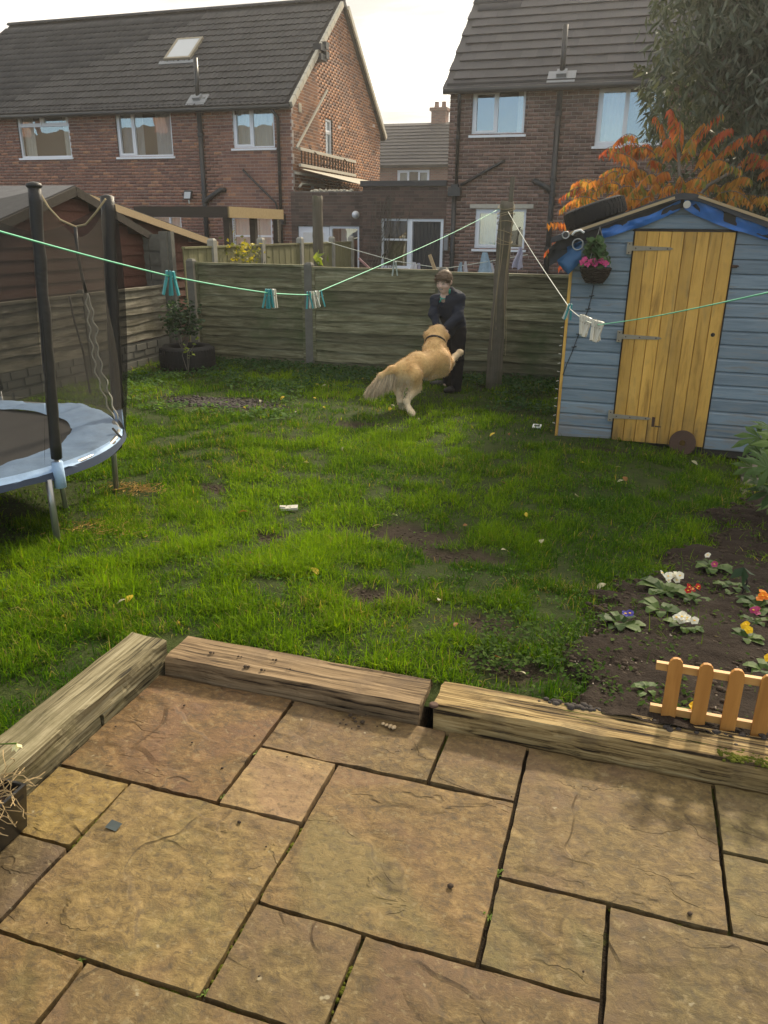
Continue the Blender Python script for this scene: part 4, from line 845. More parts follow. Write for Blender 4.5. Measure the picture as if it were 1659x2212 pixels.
# ------------------------------------------------------------------ fences
def waney(parent, name, p0, p1, z0, h, m, seed, tilt=.018, lip=.015, nrm=None):
    """one overlapping board with a wavy lower edge between two points"""
    p0, p1 = np.array(p0, float), np.array(p1, float); d = p1-p0; L = np.linalg.norm(d); d /= L; n = max(8, int(L/.07)); V = []; F = []
    w = np.array(nrm, float)
    for i in range(n+1):
        t = i/n; q = p0+d*L*t; e = lip*float(fbm(t*L*1.3+seed*7.7, seed*1.9, 1., seed, 4)); sag = .006*math.sin(t*3.1+seed)
        b = z0+e+sag; c = w*(.006*float(vnoise(t*L*2.0, seed, 1., seed+3)))
        V += [q+w*(.012+tilt)+c+UZ*b, q+w*tilt+c+UZ*b, q+w*.012+UZ*(z0+h), q+UZ*(z0+h)]
        if i: a = 4*i; F += [(a-4, a, a+2, a-2), (a-3, a-1, a+3, a+1), (a-4, a-3, a+1, a), (a-2, a+2, a+3, a-1)]
    F += [(0, 2, 3, 1), (4*n, 4*n+1, 4*n+3, 4*n+2)]
    return mk(name, V, F, m, parent)
def post(x, y, z0, z1, label, m=None, w=.11, name='concrete_post', cap=True):
    v = MB(); h = w/2; v.box(x-h, x+h, y-h, y+h, z0, z1-.03); v.add([(x+a*h*s, y+b*h*s, z) for z, s in ((z1-.03, 1), (z1, .6)) for a, b in ((-1, -1), (1, -1), (1, 1), (-1, 1))], [(0, 1, 5, 4), (1, 2, 6, 5), (2, 3, 7, 6), (3, 0, 4, 7), (4, 5, 6, 7)])
    return tag(v.build(name, m or M['concrete']), label, 'post', 'concrete fence posts')
YB = 10.2
def rear_panel(x0, x1, ztop, seed, label, gravel=True):
    f = empty('fence_panel', ((x0+x1)/2, YB, -.15), label, 'fence panel', 'waney-lap panels of the rear fence'); z = -.02; k = 0
    v = MB(); v.box(x0+.06, x1-.06, YB-.02, YB+.03, -.2, .02); v.build('gravel_board', M['waney'], f)
    n = 9; h = (ztop-.03-z)/n
    for k in range(n): waney(f, 'board', (x0+.06, YB-.004-.003*(k % 2), 0), (x1-.06, YB-.004-.003*(k % 2), 0), z+h*k, h*1.16 if k < n-1 else h, M['waney'], seed+k, nrm=(0, -1, 0))
    v = MB(); v.box(x0+.05, x1-.05, YB-.04, YB+.04, ztop-.03, ztop); v.build('capping', M['waney'], f)
    for x in (x0+.075, x1-.075): v = MB(); v.box(x-.02, x+.02, YB-.047, YB-.042+.02, z, ztop-.031); v.build('batten', M['waney'], f)
    return f
rear_panel(-6.12, -4.33, 1.255, 20, 'dark green waney-lap fence panel in the rear left corner, behind the tyre planter')
rear_panel(-4.33, -2.45, 1.235, 40, 'stained waney-lap fence panel directly behind the dog')
rear_panel(-2.45, -.52, 1.215, 60, 'sunlit-topped waney-lap fence panel between the boy and the blue shed')
post(-6.15, YB, -.3, 1.30, 'concrete post at the left end of the rear fence'); post(-4.33, YB, -.3, 1.29, 'concrete post between the left and middle rear fence panels'); post(-2.45, YB, -.3, 1.27, 'concrete post behind the head of the boy')
# left boundary
XB = -6.56
def left_panel(y0, y1, ztop, seed, label):
    f = empty('fence_panel', (XB, (y0+y1)/2, -.15), label, 'fence panel', 'grey waney-lap panels of the left fence')
    for k, (a, b) in enumerate(((-.22, .0), (.0, .22))):
        v = MB(); v.box(XB-.03, XB+.02, y0+.05, y1-.05, a, b-.004)
        n = int((y1-y0)/.26)
        for j in range(n):
            for q in range(2):
                s = random.uniform(.006, .02); yy = y0+.08+(j+(.5 if q else 0)*.5)*.26; v.box(XB+.02, XB+.02+s, yy, min(yy+.22, y1-.06), a+.02+.09*q, a+.10+.09*q)
        v.build('rock_faced_gravel_board', M['concrete'], f)
    n = 6; h = (ztop-.22)/n
    for k in range(n): waney(f, 'board', (XB+.004*(k % 2), y0+.06, 0), (XB+.004*(k % 2), y1-.06, 0), .22+h*k, h*1.2 if k < n-1 else h, M['waney_grey'], seed+k, nrm=(1, 0, 0), lip=.022)
    v = MB(); v.box(XB-.02, XB+.05, y0+.05, y1-.05, ztop-.02, ztop+.01); v.build('capping', M['waney_grey'], f)
left_panel(8.33, 10.14, .93, 80, 'weathered grey waney-lap panel on the left, nearest the rear corner')
left_panel(6.5, 8.31, .93, 90, 'weathered grey waney-lap panel on the left, behind the trampoline net')
left_panel(4.67, 6.48, .93, 100, 'grey waney-lap panel on the far left, beyond the trampoline')
for y, lb in ((10.2, None), (8.32, 'concrete post in the left fence behind the net'), (6.49, 'dark post in the left fence at the picture edge')):
    if lb: post(XB-.02, y, -.3, .98, lb)
v = MB(); v.box(XB-.06, XB+.06, 10.16, 10.29, -.3, 1.66); v.box(XB+.0601, XB+.11, 10.2, 10.29, -.3, 1.66); tag(v.build('concrete_post', M['concrete']), 'tall grooved concrete post in the rear left corner', 'post')
v = MB(); v.box(-7.05, -6.64, 10.26, 10.31, -.3, 1.62)
for j in range(9):
    for q in range(2): v.box(-7.04+.2*q, -6.86+.2*q, 10.26-random.uniform(.01, .03), 10.26, -.2+j*.2, -.03+j*.2)
tag(v.build('stone_faced_panel', M['concrete']), 'stone-faced concrete panel beside the tall corner post', 'concrete panel')
# pale close-board fence in the next garden
def closeboard(y0, y1, z1, label, m):
    f = empty('fence_panel', (-6.42, (y0+y1)/2, -.3), label, 'fence panel', 'close-board panels of the next garden'); n = int((y1-y0)/.125)
    for k in range(n): a = y0+(y1-y0)*k/n; v = MB(); v.box(-6.43+.006*(k % 2), -6.41+.006*(k % 2), a-.01, a+(y1-y0)/n+.008, -.2, z1-.02); v.build('board', m, f)
    v = MB(); v.box(-6.45, -6.385, y0, y1, z1-.018, z1+.01); v.build('capping', m, f)
    return f
ys = [10.4, 11.3, 13.0, 14.7, 16.4, 17.6]
for k in range(5): closeboard(ys[k]+.06, ys[k+1]-.06, 1.44, ('first', 'second', 'third', 'fourth', 'farthest')[k]+' pale green close-board panel beyond the rear fence, counting from the corner', M['closeboard'])
for k in range(1, 6): post(-6.42, ys[k], -.3, 1.56, ('first', 'second', 'third', 'fourth', 'fifth')[k-1]+' pale concrete post of the close-board fence beyond ours, from the corner', M['concrete_l'])
# ------------------------------------------------------------------ neighbours' sheds and pergola (left)
def boards_x(parent, X, y0, y1, z0, z1, h, m, out=1):
    z = z0; k = 0
    while z < z1-.01: zz = min(z+h, z1); v = MB(); v.add([(X+out*.022, y0, z), (X+out*.022, y1, z), (X+out*.004, y1, zz), (X+out*.004, y0, zz), (X, y0, z), (X, y1, z)], [(0, 1, 2, 3) if out > 0 else (3, 2, 1, 0), (0, 4, 5, 1)]); v.build('board', m, parent); z += h; k += 1
def gable_shed(label, X, ya, za, ye, ze, yn, zn, depth, boards, verge, roofm, wall_to=None):
    """shed whose gable faces +X: apex (ya,za), far eave (ye,ze), near eave (yn,zn)"""
    o = empty('garden_shed', (X-depth/2, (ye+yn)/2, -.3), label, 'shed'); z = -.2
    while z < za-.06:
        zz = z+.14; zc = min(zz, za-.02)
        y1 = ye-.12 if zz < ze else min(ye-.12, ye-(zz-ze)/(za-ze)*(ye-ya)); y0 = yn+.12 if zz < zn else max(yn+.12, yn+(zz-zn)/(za-zn)*(ya-yn))
        if y1-y0 > .1: v = MB(); v.add([(X+.022, y0, z), (X+.022, y1, z), (X+.004, y1, zc), (X+.004, y0, zc), (X, y0, z), (X, y1, z)], [(0, 1, 2, 3), (0, 4, 5, 1)]); v.build('board', boards, o)
        z += .14
    v = MB(); v.box(X-depth, X-.005, yn+.14, ye-.14, -.3, min(ze, zn)-.04); v.build('body', boards, o); v = MB(); x1 = X+.10; x0 = X-depth-.1; t = .035
    P = [(yn, zn), (ya, za), (ye, ze)]; V = [(x, y, z+k) for x in (x0, x1) for y, z in P for k in (0, t)]; v.add(V, [(1, 7, 9, 3), (3, 9, 11, 5), (0, 2, 8, 6), (2, 4, 10, 8), (0, 6, 7, 1), (4, 5, 11, 10), (6, 8, 9, 7), (8, 10, 11, 9), (0, 1, 3, 2), (2, 3, 5, 4)]); v.build('roof', roofm, o)
    for (y0, z0), (y1, z1) in zip(P[:-1], P[1:]): v = MB(); v.bar((X+.115, y0, z0-.035), (X+.115, y1, z1-.035), .028, .10); v.build('bargeboard', verge, o)
    return o
gable_shed('red-brown boarded shed behind the grey fence and the trampoline net', -6.95, 8.75, 2.16, 10.35, 1.60, 7.0, 1.62, 2.4, M['redboard'], M['oldbeam'], M['felt'])
gable_shed('red-brown shed with pale edged roof beyond the corner post', -7.25, 9.4, 2.10, 12.75, 1.47, 9.0, 2.0, 2.0, M['redboard'], M['lath'], M['felt'])
YS = 12.0
pg = empty('pergola', (-9, 15, -.3), 'flat-topped pergola with dark front beam and sunlit pale side beam', 'pergola'); YP = 14.0
a, c = at(288, 441, YP), at(495, 446, YP); lo = at(495, 470, YP)[2]; zt = c[2]; b = atx(612, 448, c[0]); 
v = MB(); v.box(a[0], c[0]-.03, YP, YP+.05, lo, zt); v.build('front_beam', M['oldbeam'], pg); v = MB(); v.box(c[0]-.05, c[0], YP+.0, b[1], lo, zt); v.build('side_beam', M['sunlitbeam'], pg); v = MB(); v.box(a[0], c[0]-.052, YP+.051, b[1], zt-.06, zt-.02); v.build('deck', M['oldbeam'], pg)
for x, y in ((c[0]-.12, YP+.12), (a[0]+.1, YP+.12), (c[0]-.12, b[1]-.1), (c[0]-.12, (YP+b[1])/2)): v = MB(); v.box(x-.06, x+.06, y-.06, y+.06, -.3, zt-.061); v.build('post', M['oldbeam'], pg)
# hanging chain planters on the pergola
for k, px in enumerate((505, 560, 600)):
    p = at(px, 476, YP+.6*k); v = MB()
    for j in range(14): v.obox((p[0], p[1], p[2]-.03*j), (.009, 0, 0), (0, .009, 0), (0, 0, .011))
    tag(v.build('hanging_chain', M['galv']), ('left', 'middle', 'right')[k]+' hanging chain of the three below the pergola beam', 'chain')
# ------------------------------------------------------------------ the two clothes posts
def log_post(name, P, R, m, seed, label, n=14):
    V = []; F = []; k = 30; P0, P1 = np.array(P[0], float), np.array(P[1], float)
    for i in range(k+1):
        t = i/k; c = P0*(1-t)+P1*t; r = R[0]*(1-t)+R[1]*t
        for j in range(n):
            a = 2*math.pi*j/n; rr = r*(1+.10*float(fbm(t*7, a*1.3, 1., seed, 3))+.04*random.gauss(0, 1)); V.append(c+rr*np.array([math.cos(a), math.sin(a), 0])+(UZ*random.uniform(-.02, .02) if i == k else 0))
        if i: F += [((i-1)*n+j, (i-1)*n+(j+1) % n, i*n+(j+1) % n, i*n+j) for j in range(n)]
    F.append(tuple(k*n+j for j in range(n)))
    return tag(mk(name, V, F, m, smooth=True), label, 'post')
PT = np.array([-1.575, 9.55, 2.03])
cp_ = log_post('clothes_post', [(-1.615, 9.55, -.25), PT], (.097, .078), M['postwood'], 4, 'thick weathered timber clothes post beside the boy, cord wound round its top')
st = MB(); st.bar((PT[0]+.03, PT[1]+.02, 1.85), (PT[0]+.045, PT[1]+.02, 2.30), .05, .03, (0, 1, 0)); st.build('splinter', M['postwood'], cp_)
for k, z in enumerate((1.98, 1.93, 1.88, 1.80, 1.70, 1.62, 1.60)):
    P = [(PT[0]-.005+(.094+.008*math.sin(k))*math.cos(a), PT[1]+(.094)*math.sin(a), z+.03*math.sin(a+k)) for a in np.linspace(0, 6.283, 22)]; MB().tube(P, .004, 5).build('cord_winding', M['cord'], cp_)
for k, (dx, z0, z1) in enumerate(((-.05, 1.9, .35), (-.02, 1.75, .6), (.07, 1.85, .5), (.085, 1.7, .3))):
    P = [(PT[0]+dx+.02*math.sin(t*5+k), PT[1]-.10+.012*math.cos(t*7), z0+(z1-z0)*t) for t in np.linspace(0, 1, 14)]; MB().tube(P, .0035, 4).build('trailing_cord', M['cord'], cp_)
p2b = at(685, 425, 12.2); log_post('clothes_post', [(p2b[0], 12.2, -.3), (p2b[0], 12.2, p2b[2])], (.085, .08), M['postwood'], 9, 'grey timber clothes post in the next garden, left of the rear fence middle')
# ------------------------------------------------------------------ clothes lines and pegs
def line(name, P, r, m, label):
    pts = []
    for a, b in zip(P[:-1], P[1:]):
        a, b = np.array(a, float), np.array(b, float)
        for t in np.linspace(0, 1, 12, endpoint=False): pts.append(a*(1-t)+b*t-UZ*.012*math.sin(math.pi*t)*np.linalg.norm(b-a)/3)
    pts.append(np.array(P[-1], float)); return tag(MB().tube(pts, r, 5).build(name, m, smooth=True), label, 'clothes line')
XLn = -1.55; T0 = np.array([PT[0]-.08, PT[1]-.05, 1.955])
A1, A2, A3, A4 = atx(672, 637, XLn), atx(580, 633, XLn), atx(368, 597, XLn), atx(0, 500, XLn)
end = A4+(A4-A3)/np.linalg.norm(A4-A3)*2.6
line('clothes_line', [T0, A1, A2, A3, A4, end], .0027, M['rope_g'], 'green clothes line from the timber post to the upper left, over the trampoline')
B1, B2, B3, B4 = at(1232, 668, 4.6), at(1265, 693, 4.0), at(1290, 702, 3.75), at(1659, 632, 1.9)
T1 = np.array([PT[0]+.03, PT[1]-.09, 1.93]); line('clothes_line', [T1, B1, B2, B3], .0028, M['rope_w'], 'white clothes line slanting from the timber post down to the cream pegs'); line('clothes_line', [B3, B4, B4+(B4-B3)*1.2], .0019, M['rope_g'], 'thin green clothes line crossing the yellow shed door')
def peg_template(name, m):
    o = empty(name, (0, 0, 0)); 
    for s in (-1, 1):
        v = MB(); v.add([(s*.0035, -.006, .018), (s*.0035, .006, .018), (s*.009, -.006, .016), (s*.009, .006, .016), (s*.004, -.006, -.012), (s*.004, .006, -.012), (s*.011, -.006, -.012), (s*.011, .006, -.012), (s*.012, -.006, -.062), (s*.012, .006, -.062), (s*.018, -.006, -.060), (s*.018, .006, -.060)],
            [(0, 1, 3, 2), (0, 2, 6, 4), (1, 5, 7, 3), (2, 3, 7, 6), (0, 4, 5, 1), (4, 6, 10, 8), (5, 9, 11, 7), (6, 7, 11, 10), (4, 8, 9, 5), (8, 10, 11, 9)]); v.build('jaw', m, o)
    v = MB(); v.tube([(-.013, 0, -.008), (0, .008, -.012), (.013, 0, -.008)], .0022, 5); v.build('spring', M['galv'], o); return o
pegs = {}
def peg(m, p, rz, tilt, label, sc=1.0):
    if m not in pegs: pegs[m] = o = peg_template('clothes_peg', M[m])
    else: o = copy_tree(pegs[m])
    o.location = p; o.rotation_euler = (tilt, random.uniform(-.12, .12), rz); o.scale = (sc, sc, sc); tag(o, label, 'peg', 'pegs on the clothes lines')
def on(a, b, t): return np.array(a)*(1-t)+np.array(b)*t
d12 = A2-A1
S = 1.05
for k, (m, px, rz, lb) in enumerate((('peg_t', 364, .9, 'teal peg on the green line nearest the left edge, left of its pair'), ('peg_t', 372, .2, 'teal peg on the green line near the left edge, right of its pair'))):
    q = atx(px, 597+.3*(px-368)*.6, XLn); peg(m, q, rz, .15, lb, S)
for m, px, rz, lb in (('peg_t', 577, .6, 'leftmost teal peg of the cluster left of the fence post'), ('peg_t', 582, 1.1, 'second teal peg of the cluster left of the fence post'), ('peg_g', 587, .3, 'grey peg of the cluster left of the fence post'), ('peg_w', 592, 1.5, 'cream peg at the right of the cluster left of the fence post')): peg(m, atx(px, 633.5, XLn), rz, random.uniform(-.3, .3), lb, S)
for m, px, rz, lb in (('peg_t', 667, .6, 'leftmost teal peg of the row in front of the fence post'), ('peg_w', 674, .9, 'left cream peg of the row in front of the fence post'), ('peg_g', 680, .2, 'grey peg in the middle of the row in front of the fence post'), ('peg_w', 685, 1.2, 'right cream peg of the row in front of the fence post'), ('peg_t', 692, .5, 'rightmost teal peg of the row in front of the fence post')): peg(m, atx(px, 637.5-.1*(px-672), XLn), rz, random.uniform(-.3, .3), lb, S)
q = on(T0, A1, .53); s_ = atx(853, 572, -1.56); peg('peg_g', s_, .5, .2, 'pale grey peg on the rising green line, just above the fence top', 1.15)
peg('peg_t', at(1231, 664, 4.62), .4, .2, 'green peg on the white line at the shed corner', 1.15); peg('peg_w', at(1227, 667, 4.66), .9, .4, 'cream peg behind the green one at the shed corner', 1.0)
for k, px in enumerate((1258, 1263, 1268, 1273)): peg('peg_w', at(px, 690+.5*(px-1265)+2, 4.0), .8+.2*k, .15*k-.2, ('first', 'second', 'third', 'fourth')[k]+' cream peg of the left bunch in front of the blue shed', 1.2)
for k, px in enumerate((1284, 1289, 1294, 1299)): peg('peg_w', at(px, 702+.3*(px-1290), 3.75), .8+.2*k, .15*k-.2, ('first', 'second', 'third', 'fourth')[k]+' cream peg of the right bunch in front of the blue shed', 1.2)
# next garden's line with its washing
N0, N1, N2, N3 = at(692, 518, 12.2), at(850, 563, 12.9), at(960, 580, 13.2), at(1140, 550, 13.8); line('clothes_line', [N0, N1, N2, N3], .006, M['rope_w'], "white line with small washing just behind the rear fence")
def rag(name, px, py, Y, w, h, m, label, seed, cat='cloth'):
    c = at(px, py, Y); V = []; F = []; n = 7
    for i in range(n+1):
        for j in range(n+1):
            u, t = i/n, j/n; wd = w*(.25+.75*t*(1.15-.3*t)); V.append((c[0]+(u-.5)*wd+.012*math.sin(seed+t*5), c[1]+.03*math.sin(u*11+seed+t*3)*(.3+t), c[2]-h*t*(1-.12*abs(math.sin(u*4+seed)))))
    for i in range(n):
        for j in range(n): a = i*(n+1)+j; F.append((a, a+1, a+n+2, a+n+1))
    return tag(mk(name, V, F, m, smooth=True), label, cat)
rag('hanging_sock', 893, 566, 13.0, .22, .28, M['cloth_w'], 'white bundle of small socks on the line behind the fence', 1); rag('hanging_sock', 903, 568, 13.05, .18, .26, M['cloth_l'], 'lilac bundle of socks on the line behind the fence', 2)
rag('hanging_sock', 996, 566, 13.3, .13, .34, M['cloth_b'], 'pale blue folded sock on the line right of the boy', 3); rag('hanging_sock', 1007, 564, 13.3, .12, .34, M['cloth_w'], 'white folded sock on the line right of the boy', 4)
rag('hanging_bib', 1049, 545, 13.5, .34, .52, M['cloth_b'], 'pale blue printed bib hanging left of the timber post', 5); rag('hanging_cloth', 1062, 568, 13.5, .14, .28, M['cloth_w'], 'small white cloth beside the blue bib', 6)
rag('hanging_rag', 1122, 533, 8.8, .13, .24, M['cloth_l'], 'ragged lilac and white cloth hanging right of the timber post', 7); rag('cream_cap', 950, 577, 12.6, .32, .16, M['boardwhite'], 'cream cap showing over the fence behind the boy', 8)
v = MB(); a, b = at(928, 550, 12.5), at(942, 590, 12.5); v.bar(b, a, .05, .03, (0, 1, 0)); tag(v.build('leaning_stick', M['lath']), 'short pale stick leaning up behind the fence', 'stick')
v = MB(); a, b = at(775, 558, 12.5), at(800, 582, 12.5); v.bar(b, a, .03, .03, (0, 1, 0)); M['pink'] = plain('dusty_pink', (.36, .19, .18), .6, .3); tag(v.build('broom_handle', M['pink']), 'dusty pink handle leaning behind the rear fence', 'handle')
for k, (px, py) in enumerate(((1118, 643), )): pass
# ------------------------------------------------------------------ blue shed
YS = 7.45; X0, X1 = -.60, 1.22; DX0, DX1, DZ0, DZ1 = -.10, .705, -.115, 1.73; RX, RZ = .28, 2.03; RS = .345
sh = empty('garden_shed', (.3, 8.5, -.2), 'pale blue boarded garden shed with a yellow door on the right', 'shed')
def roofz(x): return RZ-.09-RS*abs(x-RX)
z = -.135; h = .118; k = 0
while z < 1.95:
    zz = z+h-.003
    for a, b in spans(X0, X1, z+h/2, [(DX0-.012, DX1+.012, DZ0-.03, DZ1+.03)]):
        # cut to the roof slope
        def lx(q): return max(a, RX-(RZ-.075-q)/RS)
        def rx(q): return min(b, RX+(RZ-.075-q)/RS)
        if rx(z)-lx(z) < .04: continue
        t0 = random.uniform(0, .003); v = MB(); pr = ((YS-.016-t0, z), (YS-.019-t0, z+.006), (YS-.018, zz-.022), (YS-.008, zz-.004), (YS-.008, zz), (YS+.004, zz), (YS+.004, z))
        V = [(min(lx(q), RX-.005 if a < RX < b else 9), y, q) for y, q in pr]+[(max(rx(q), RX+.005 if a < RX < b else -9), y, q) for y, q in pr]
        v.add(V, [(i, (i+1) % 7, 7+(i+1) % 7, 7+i)[::-1] for i in range(7)] + [tuple(range(7)), tuple(range(13, 6, -1))]); v.build('board', M['blueboard'], sh)
    z += h; k += 1
v = MB(); v.box(X0, X0+.04, YS+.02, YS+2.1, -.2, 1.62); v.box(X1-.04, X1, YS+.02, YS+2.1, -.2, 1.62); v.box(X0, X1, YS+2.08, YS+2.12, -.2, 1.6); v.build('side_wall', M['blueboard'], sh)
v = MB(); v.box(X0-.028, X0-.001, YS-.026, YS+.03, -.15, 1.60); v.build('corner_trim', M['yellow'], sh)
v = MB(); v.box(X0+.02, X1-.02, YS+.015, YS+.03, -.2, 1.58); v.build('lining', M['room'], sh)
v = MB(); v.add([(x, YS+.012, zz) for x, zz in ((X0+.02, 1.5), (X1-.02, 1.5), (X1-.02, roofz(X1)-.02), (RX, roofz(RX)-.02), (X0+.02, roofz(X0)-.02))], [(0, 1, 2, 3, 4)]); v.build('gable_lining', M['room'], sh)
for y in (YS+.1, YS+1.1, YS+2.0): v = MB(); v.box(X0+.02, X1, y-.04, y+.04, -.29, -.2); v.build('bearer', M['oldbeam'], sh)
v = MB(); v.box(X0+.02, X1+.0, YS-.005, YS+2.1, -.198, -.137); v.build('floor', M['oldbeam'], sh)
# door of upright boards
dr = MB(); dr.box(DX0+.005, DX1-.005, YS-.022, YS+.0, DZ0+.01, DZ1-.005); door = dr.build('door', M['oldbeam'], sh); n = 8; w = (DX1-DX0)/n
for k in range(n):
    v = MB(); a, b = DX0+w*k, DX0+w*(k+1)-.002; c = .0035
    v.add([(a, YS-.024, DZ0), (a, YS-.038, DZ0), (a+c, YS-.044, DZ0), (b-c, YS-.044, DZ0), (b, YS-.038, DZ0), (b, YS-.024, DZ0)] + [(a, YS-.024, DZ1), (a, YS-.038, DZ1), (a+c, YS-.044, DZ1), (b-c, YS-.044, DZ1), (b, YS-.038, DZ1), (b, YS-.024, DZ1)], [(i, i+1, i+7, i+6)[::-1] for i in range(5)] + [(0, 1, 2, 3, 4, 5)[::-1], (6, 7, 8, 9, 10, 11)]); v.build('door_board', M['yellow'], door)
for py, tone in ((536, 'galv'), (727, 'galv'), (900, 'galv')):
    z = at(1375, py, YS)[2]; v = MB(); v.box(DX0-.055, DX0-.012, YS-.058, YS-.03, z-.05, z+.05); v.add([(DX0-.012, YS-.052, z-.021), (DX0-.012, YS-.052, z+.021), (DX0+.30, YS-.05, z+.012), (DX0+.33, YS-.05, z), (DX0+.30, YS-.05, z-.012), (DX0-.012, YS-.045, z-.021), (DX0-.012, YS-.045, z+.021), (DX0+.30, YS-.0445, z+.012), (DX0+.33, YS-.0445, z), (DX0+.30, YS-.0445, z-.012)], [(0, 4, 3, 2, 1)[::-1], (0, 1, 6, 5), (1, 2, 7, 6), (2, 3, 8, 7), (3, 4, 9, 8), (4, 0, 5, 9)]); hg = v.build('hinge', M[tone], door)
    Mx = np.array([[1, 0, 0], [0, 0, -1], [0, 1, 0.]])
    for q in [(DX0+dx, YS-.052, z) for dx in (.02, .14, .28)]+[(DX0-.035, YS-.058, z+dz) for dz in (-.035, .035)]: MB().lathe(q, [(.006, 0), (.005, .003), (0, .004)], 8, M=Mx).build('screw', M['rust'], hg)
p = at(1539, 722, YS); v = MB(); v.lathe((p[0], YS-.0455, p[2]), [(.0, .001), (.016, .0012), (.018, 0)], 14, M=np.array([[1, 0, 0], [0, 0, -1], [0, 1, 0.]])); v.build('finger_hole', M['eye'], door)
p = at(1583, 575, YS); v = MB(); v.box(p[0]-.02, p[0]+.03, YS-.06, YS-.045, p[2]-.012, p[2]+.012); v.tube([(p[0]-.01, YS-.06, p[2]), (p[0]+.04, YS-.07, p[2]+.004)], .006); v.build('latch', M['rust'], door)
for (a, b, c, d) in ((1409, 898, 1413, 920), (1414, 917, 1428, 921)):
    p, q = at(a, b, YS), at(c, d, YS); v = MB(); v.add([(p[0], YS-.0452, p[2]), (q[0], YS-.0452, p[2]-.004), (q[0]-.002, YS-.0452, q[2]), (p[0]+.002, YS-.0452, q[2])], [(0, 1, 2, 3)]); v.build('paint_scuff', M['rust'], door)
v = MB(); v.add([(DX0-.02, YS-.024, DZ1+.002), (DX1+.012, YS-.024, DZ1+.002), (DX1+.012, YS-.024, DZ1+.022), (DX0-.02, YS-.024, DZ1+.012), (DX0-.02, YS-.0, DZ1+.002), (DX1+.012, YS-.0, DZ1+.002), (DX1+.012, YS-.0, DZ1+.022), (DX0-.02, YS-.0, DZ1+.012)], [(0, 3, 2, 1)[::-1], (0, 1, 5, 4), (3, 7, 6, 2)]); v.build('door_gap_strip', M['oldbeam'], sh)
# roof: thick bulging felt with wavy edge, laths, blue tarpaulin below it
def slope_sheet(name, x0, x1, y0, y1, dz, th, m, amp, seed, parent=sh):
    nx = 26; ny = 8; V = []; F = []
    for i in range(nx+1):
        x = x0+(x1-x0)*i/nx
        for j in range(ny+1):
            y = y0+(y1-y0)*j/ny; z = RZ-RS*abs(x-RX)+dz+amp*float(fbm(x*2.2, y*1.3, 1., seed, 3)); z -= .02*max(0, 1-abs(x-RX)/.15); V.append((x, y, z))
    n = len(V); V += [(a, b, c-th) for a, b, c in V]
    for i in range(nx):
        for j in range(ny): a = i*(ny+1)+j; F += [(a, a+ny+1, a+ny+2, a+1), (n+a, n+a+1, n+a+ny+2, n+a+ny+1)]
    for i in range(nx): a = i*(ny+1); F.append((a, n+a, n+a+ny+1, a+ny+1))
    for j in range(ny): F.append((j, j+1, n+j+1, n+j)); a = nx*(ny+1)+j; F.append((a, n+a, n+a+1, a+1))
    return mk(name, V, F, m, parent, smooth=False)
slope_sheet('roof_felt', -.80, 1.46, YS-.14, YS+2.3, .02, .05, M['felt'], .022, 3)
v = MB(); v.add([(-.76, YS-.06, roofz(-.76)-.03), (RX, YS-.06, RZ-.10), (1.4, YS-.06, roofz(1.4)-.03), (1.4, YS-.085, roofz(1.4)+.06), (RX, YS-.085, RZ), (-.76, YS-.085, roofz(-.76)+.06)], [(0, 1, 4, 5)[::-1], (1, 2, 3, 4)[::-1]]); v.build('felt_apron', M['felt'], sh)
for a, b in (((1228, 505), (1458, 427)), ((1509, 424), (1659, 475))):
    p, q = at(*a, YS-.15), at(*b, YS-.15)
    if b[0] > 1650: q = q+(q-p)*.45
    v = MB(); v.bar(p, q, .012, .022); v.build('lath', M['lath'], sh)
p = at(1484, 442, YS-.14); v = MB(); v.lathe(p, [(.006, .012), (.028, .012), (.03, .006), (.03, 0)], 18, M=np.array([[1, 0, 0], [0, 0, -1], [0, 1, 0.]])); v.lathe(p, [(0, .010), (.012, .0125), (.013, .0115)], 10, M=np.array([[1, 0, 0], [0, 0, -1], [0, 1, 0.]])); v.build('washer', M['boardwhite'], sh)
def tarp_strip(px, name, m, Y, seed, parent=sh, depth=.05):
    """crumpled sheet between two pixel polylines (upper, lower) given at depth Y"""
    up_, lo_ = px; n = 30; V = []; F = []; k = 6
    ux, uy = zip(*up_); lx, ly = zip(*lo_)
    for i in range(n+1):
        x = ux[0]+(ux[-1]-ux[0])*i/n; a = at(x, np.interp(x, ux, uy), Y); b = at(x, np.interp(x, lx, ly), Y)
        for j in range(k+1):
            t = j/k; q = a*(1-t)+b*t; V.append((q[0], q[1]-depth*.5*(1-t)+.03*float(fbm(x*.03+seed, t*1.5, 1., seed, 3)), q[2]+.008*float(vnoise(x*.05, t*3, 1., seed))))
    for i in range(n):
        for j in range(k): a = i*(k+1)+j; F.append((a, a+1, a+k+2, a+k+1))
    return mk(name, V, F, m, parent, smooth=True)
tarp_strip((((1300, 492), (1400, 466), (1470, 432)), ((1300, 515), (1400, 486), (1470, 452))), 'tarpaulin', M['tarp'], YS-.06, 3)
tarp_strip((((1478, 430), (1500, 428), (1560, 450), (1659, 482), (1730, 505)), ((1478, 452), (1500, 464), (1560, 490), (1659, 517), (1730, 535))), 'tarpaulin', M['tarp'], YS-.06, 6)
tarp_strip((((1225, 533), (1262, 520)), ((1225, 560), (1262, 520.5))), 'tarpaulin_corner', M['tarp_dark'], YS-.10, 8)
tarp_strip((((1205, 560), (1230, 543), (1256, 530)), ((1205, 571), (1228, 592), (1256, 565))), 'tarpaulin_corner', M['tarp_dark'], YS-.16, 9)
tarp_strip((((1186, 536), (1210, 515), (1232, 508)), ((1186, 575), (1210, 560), (1232, 545))), 'dark_sheet', M['felt'], YS-.02, 10)
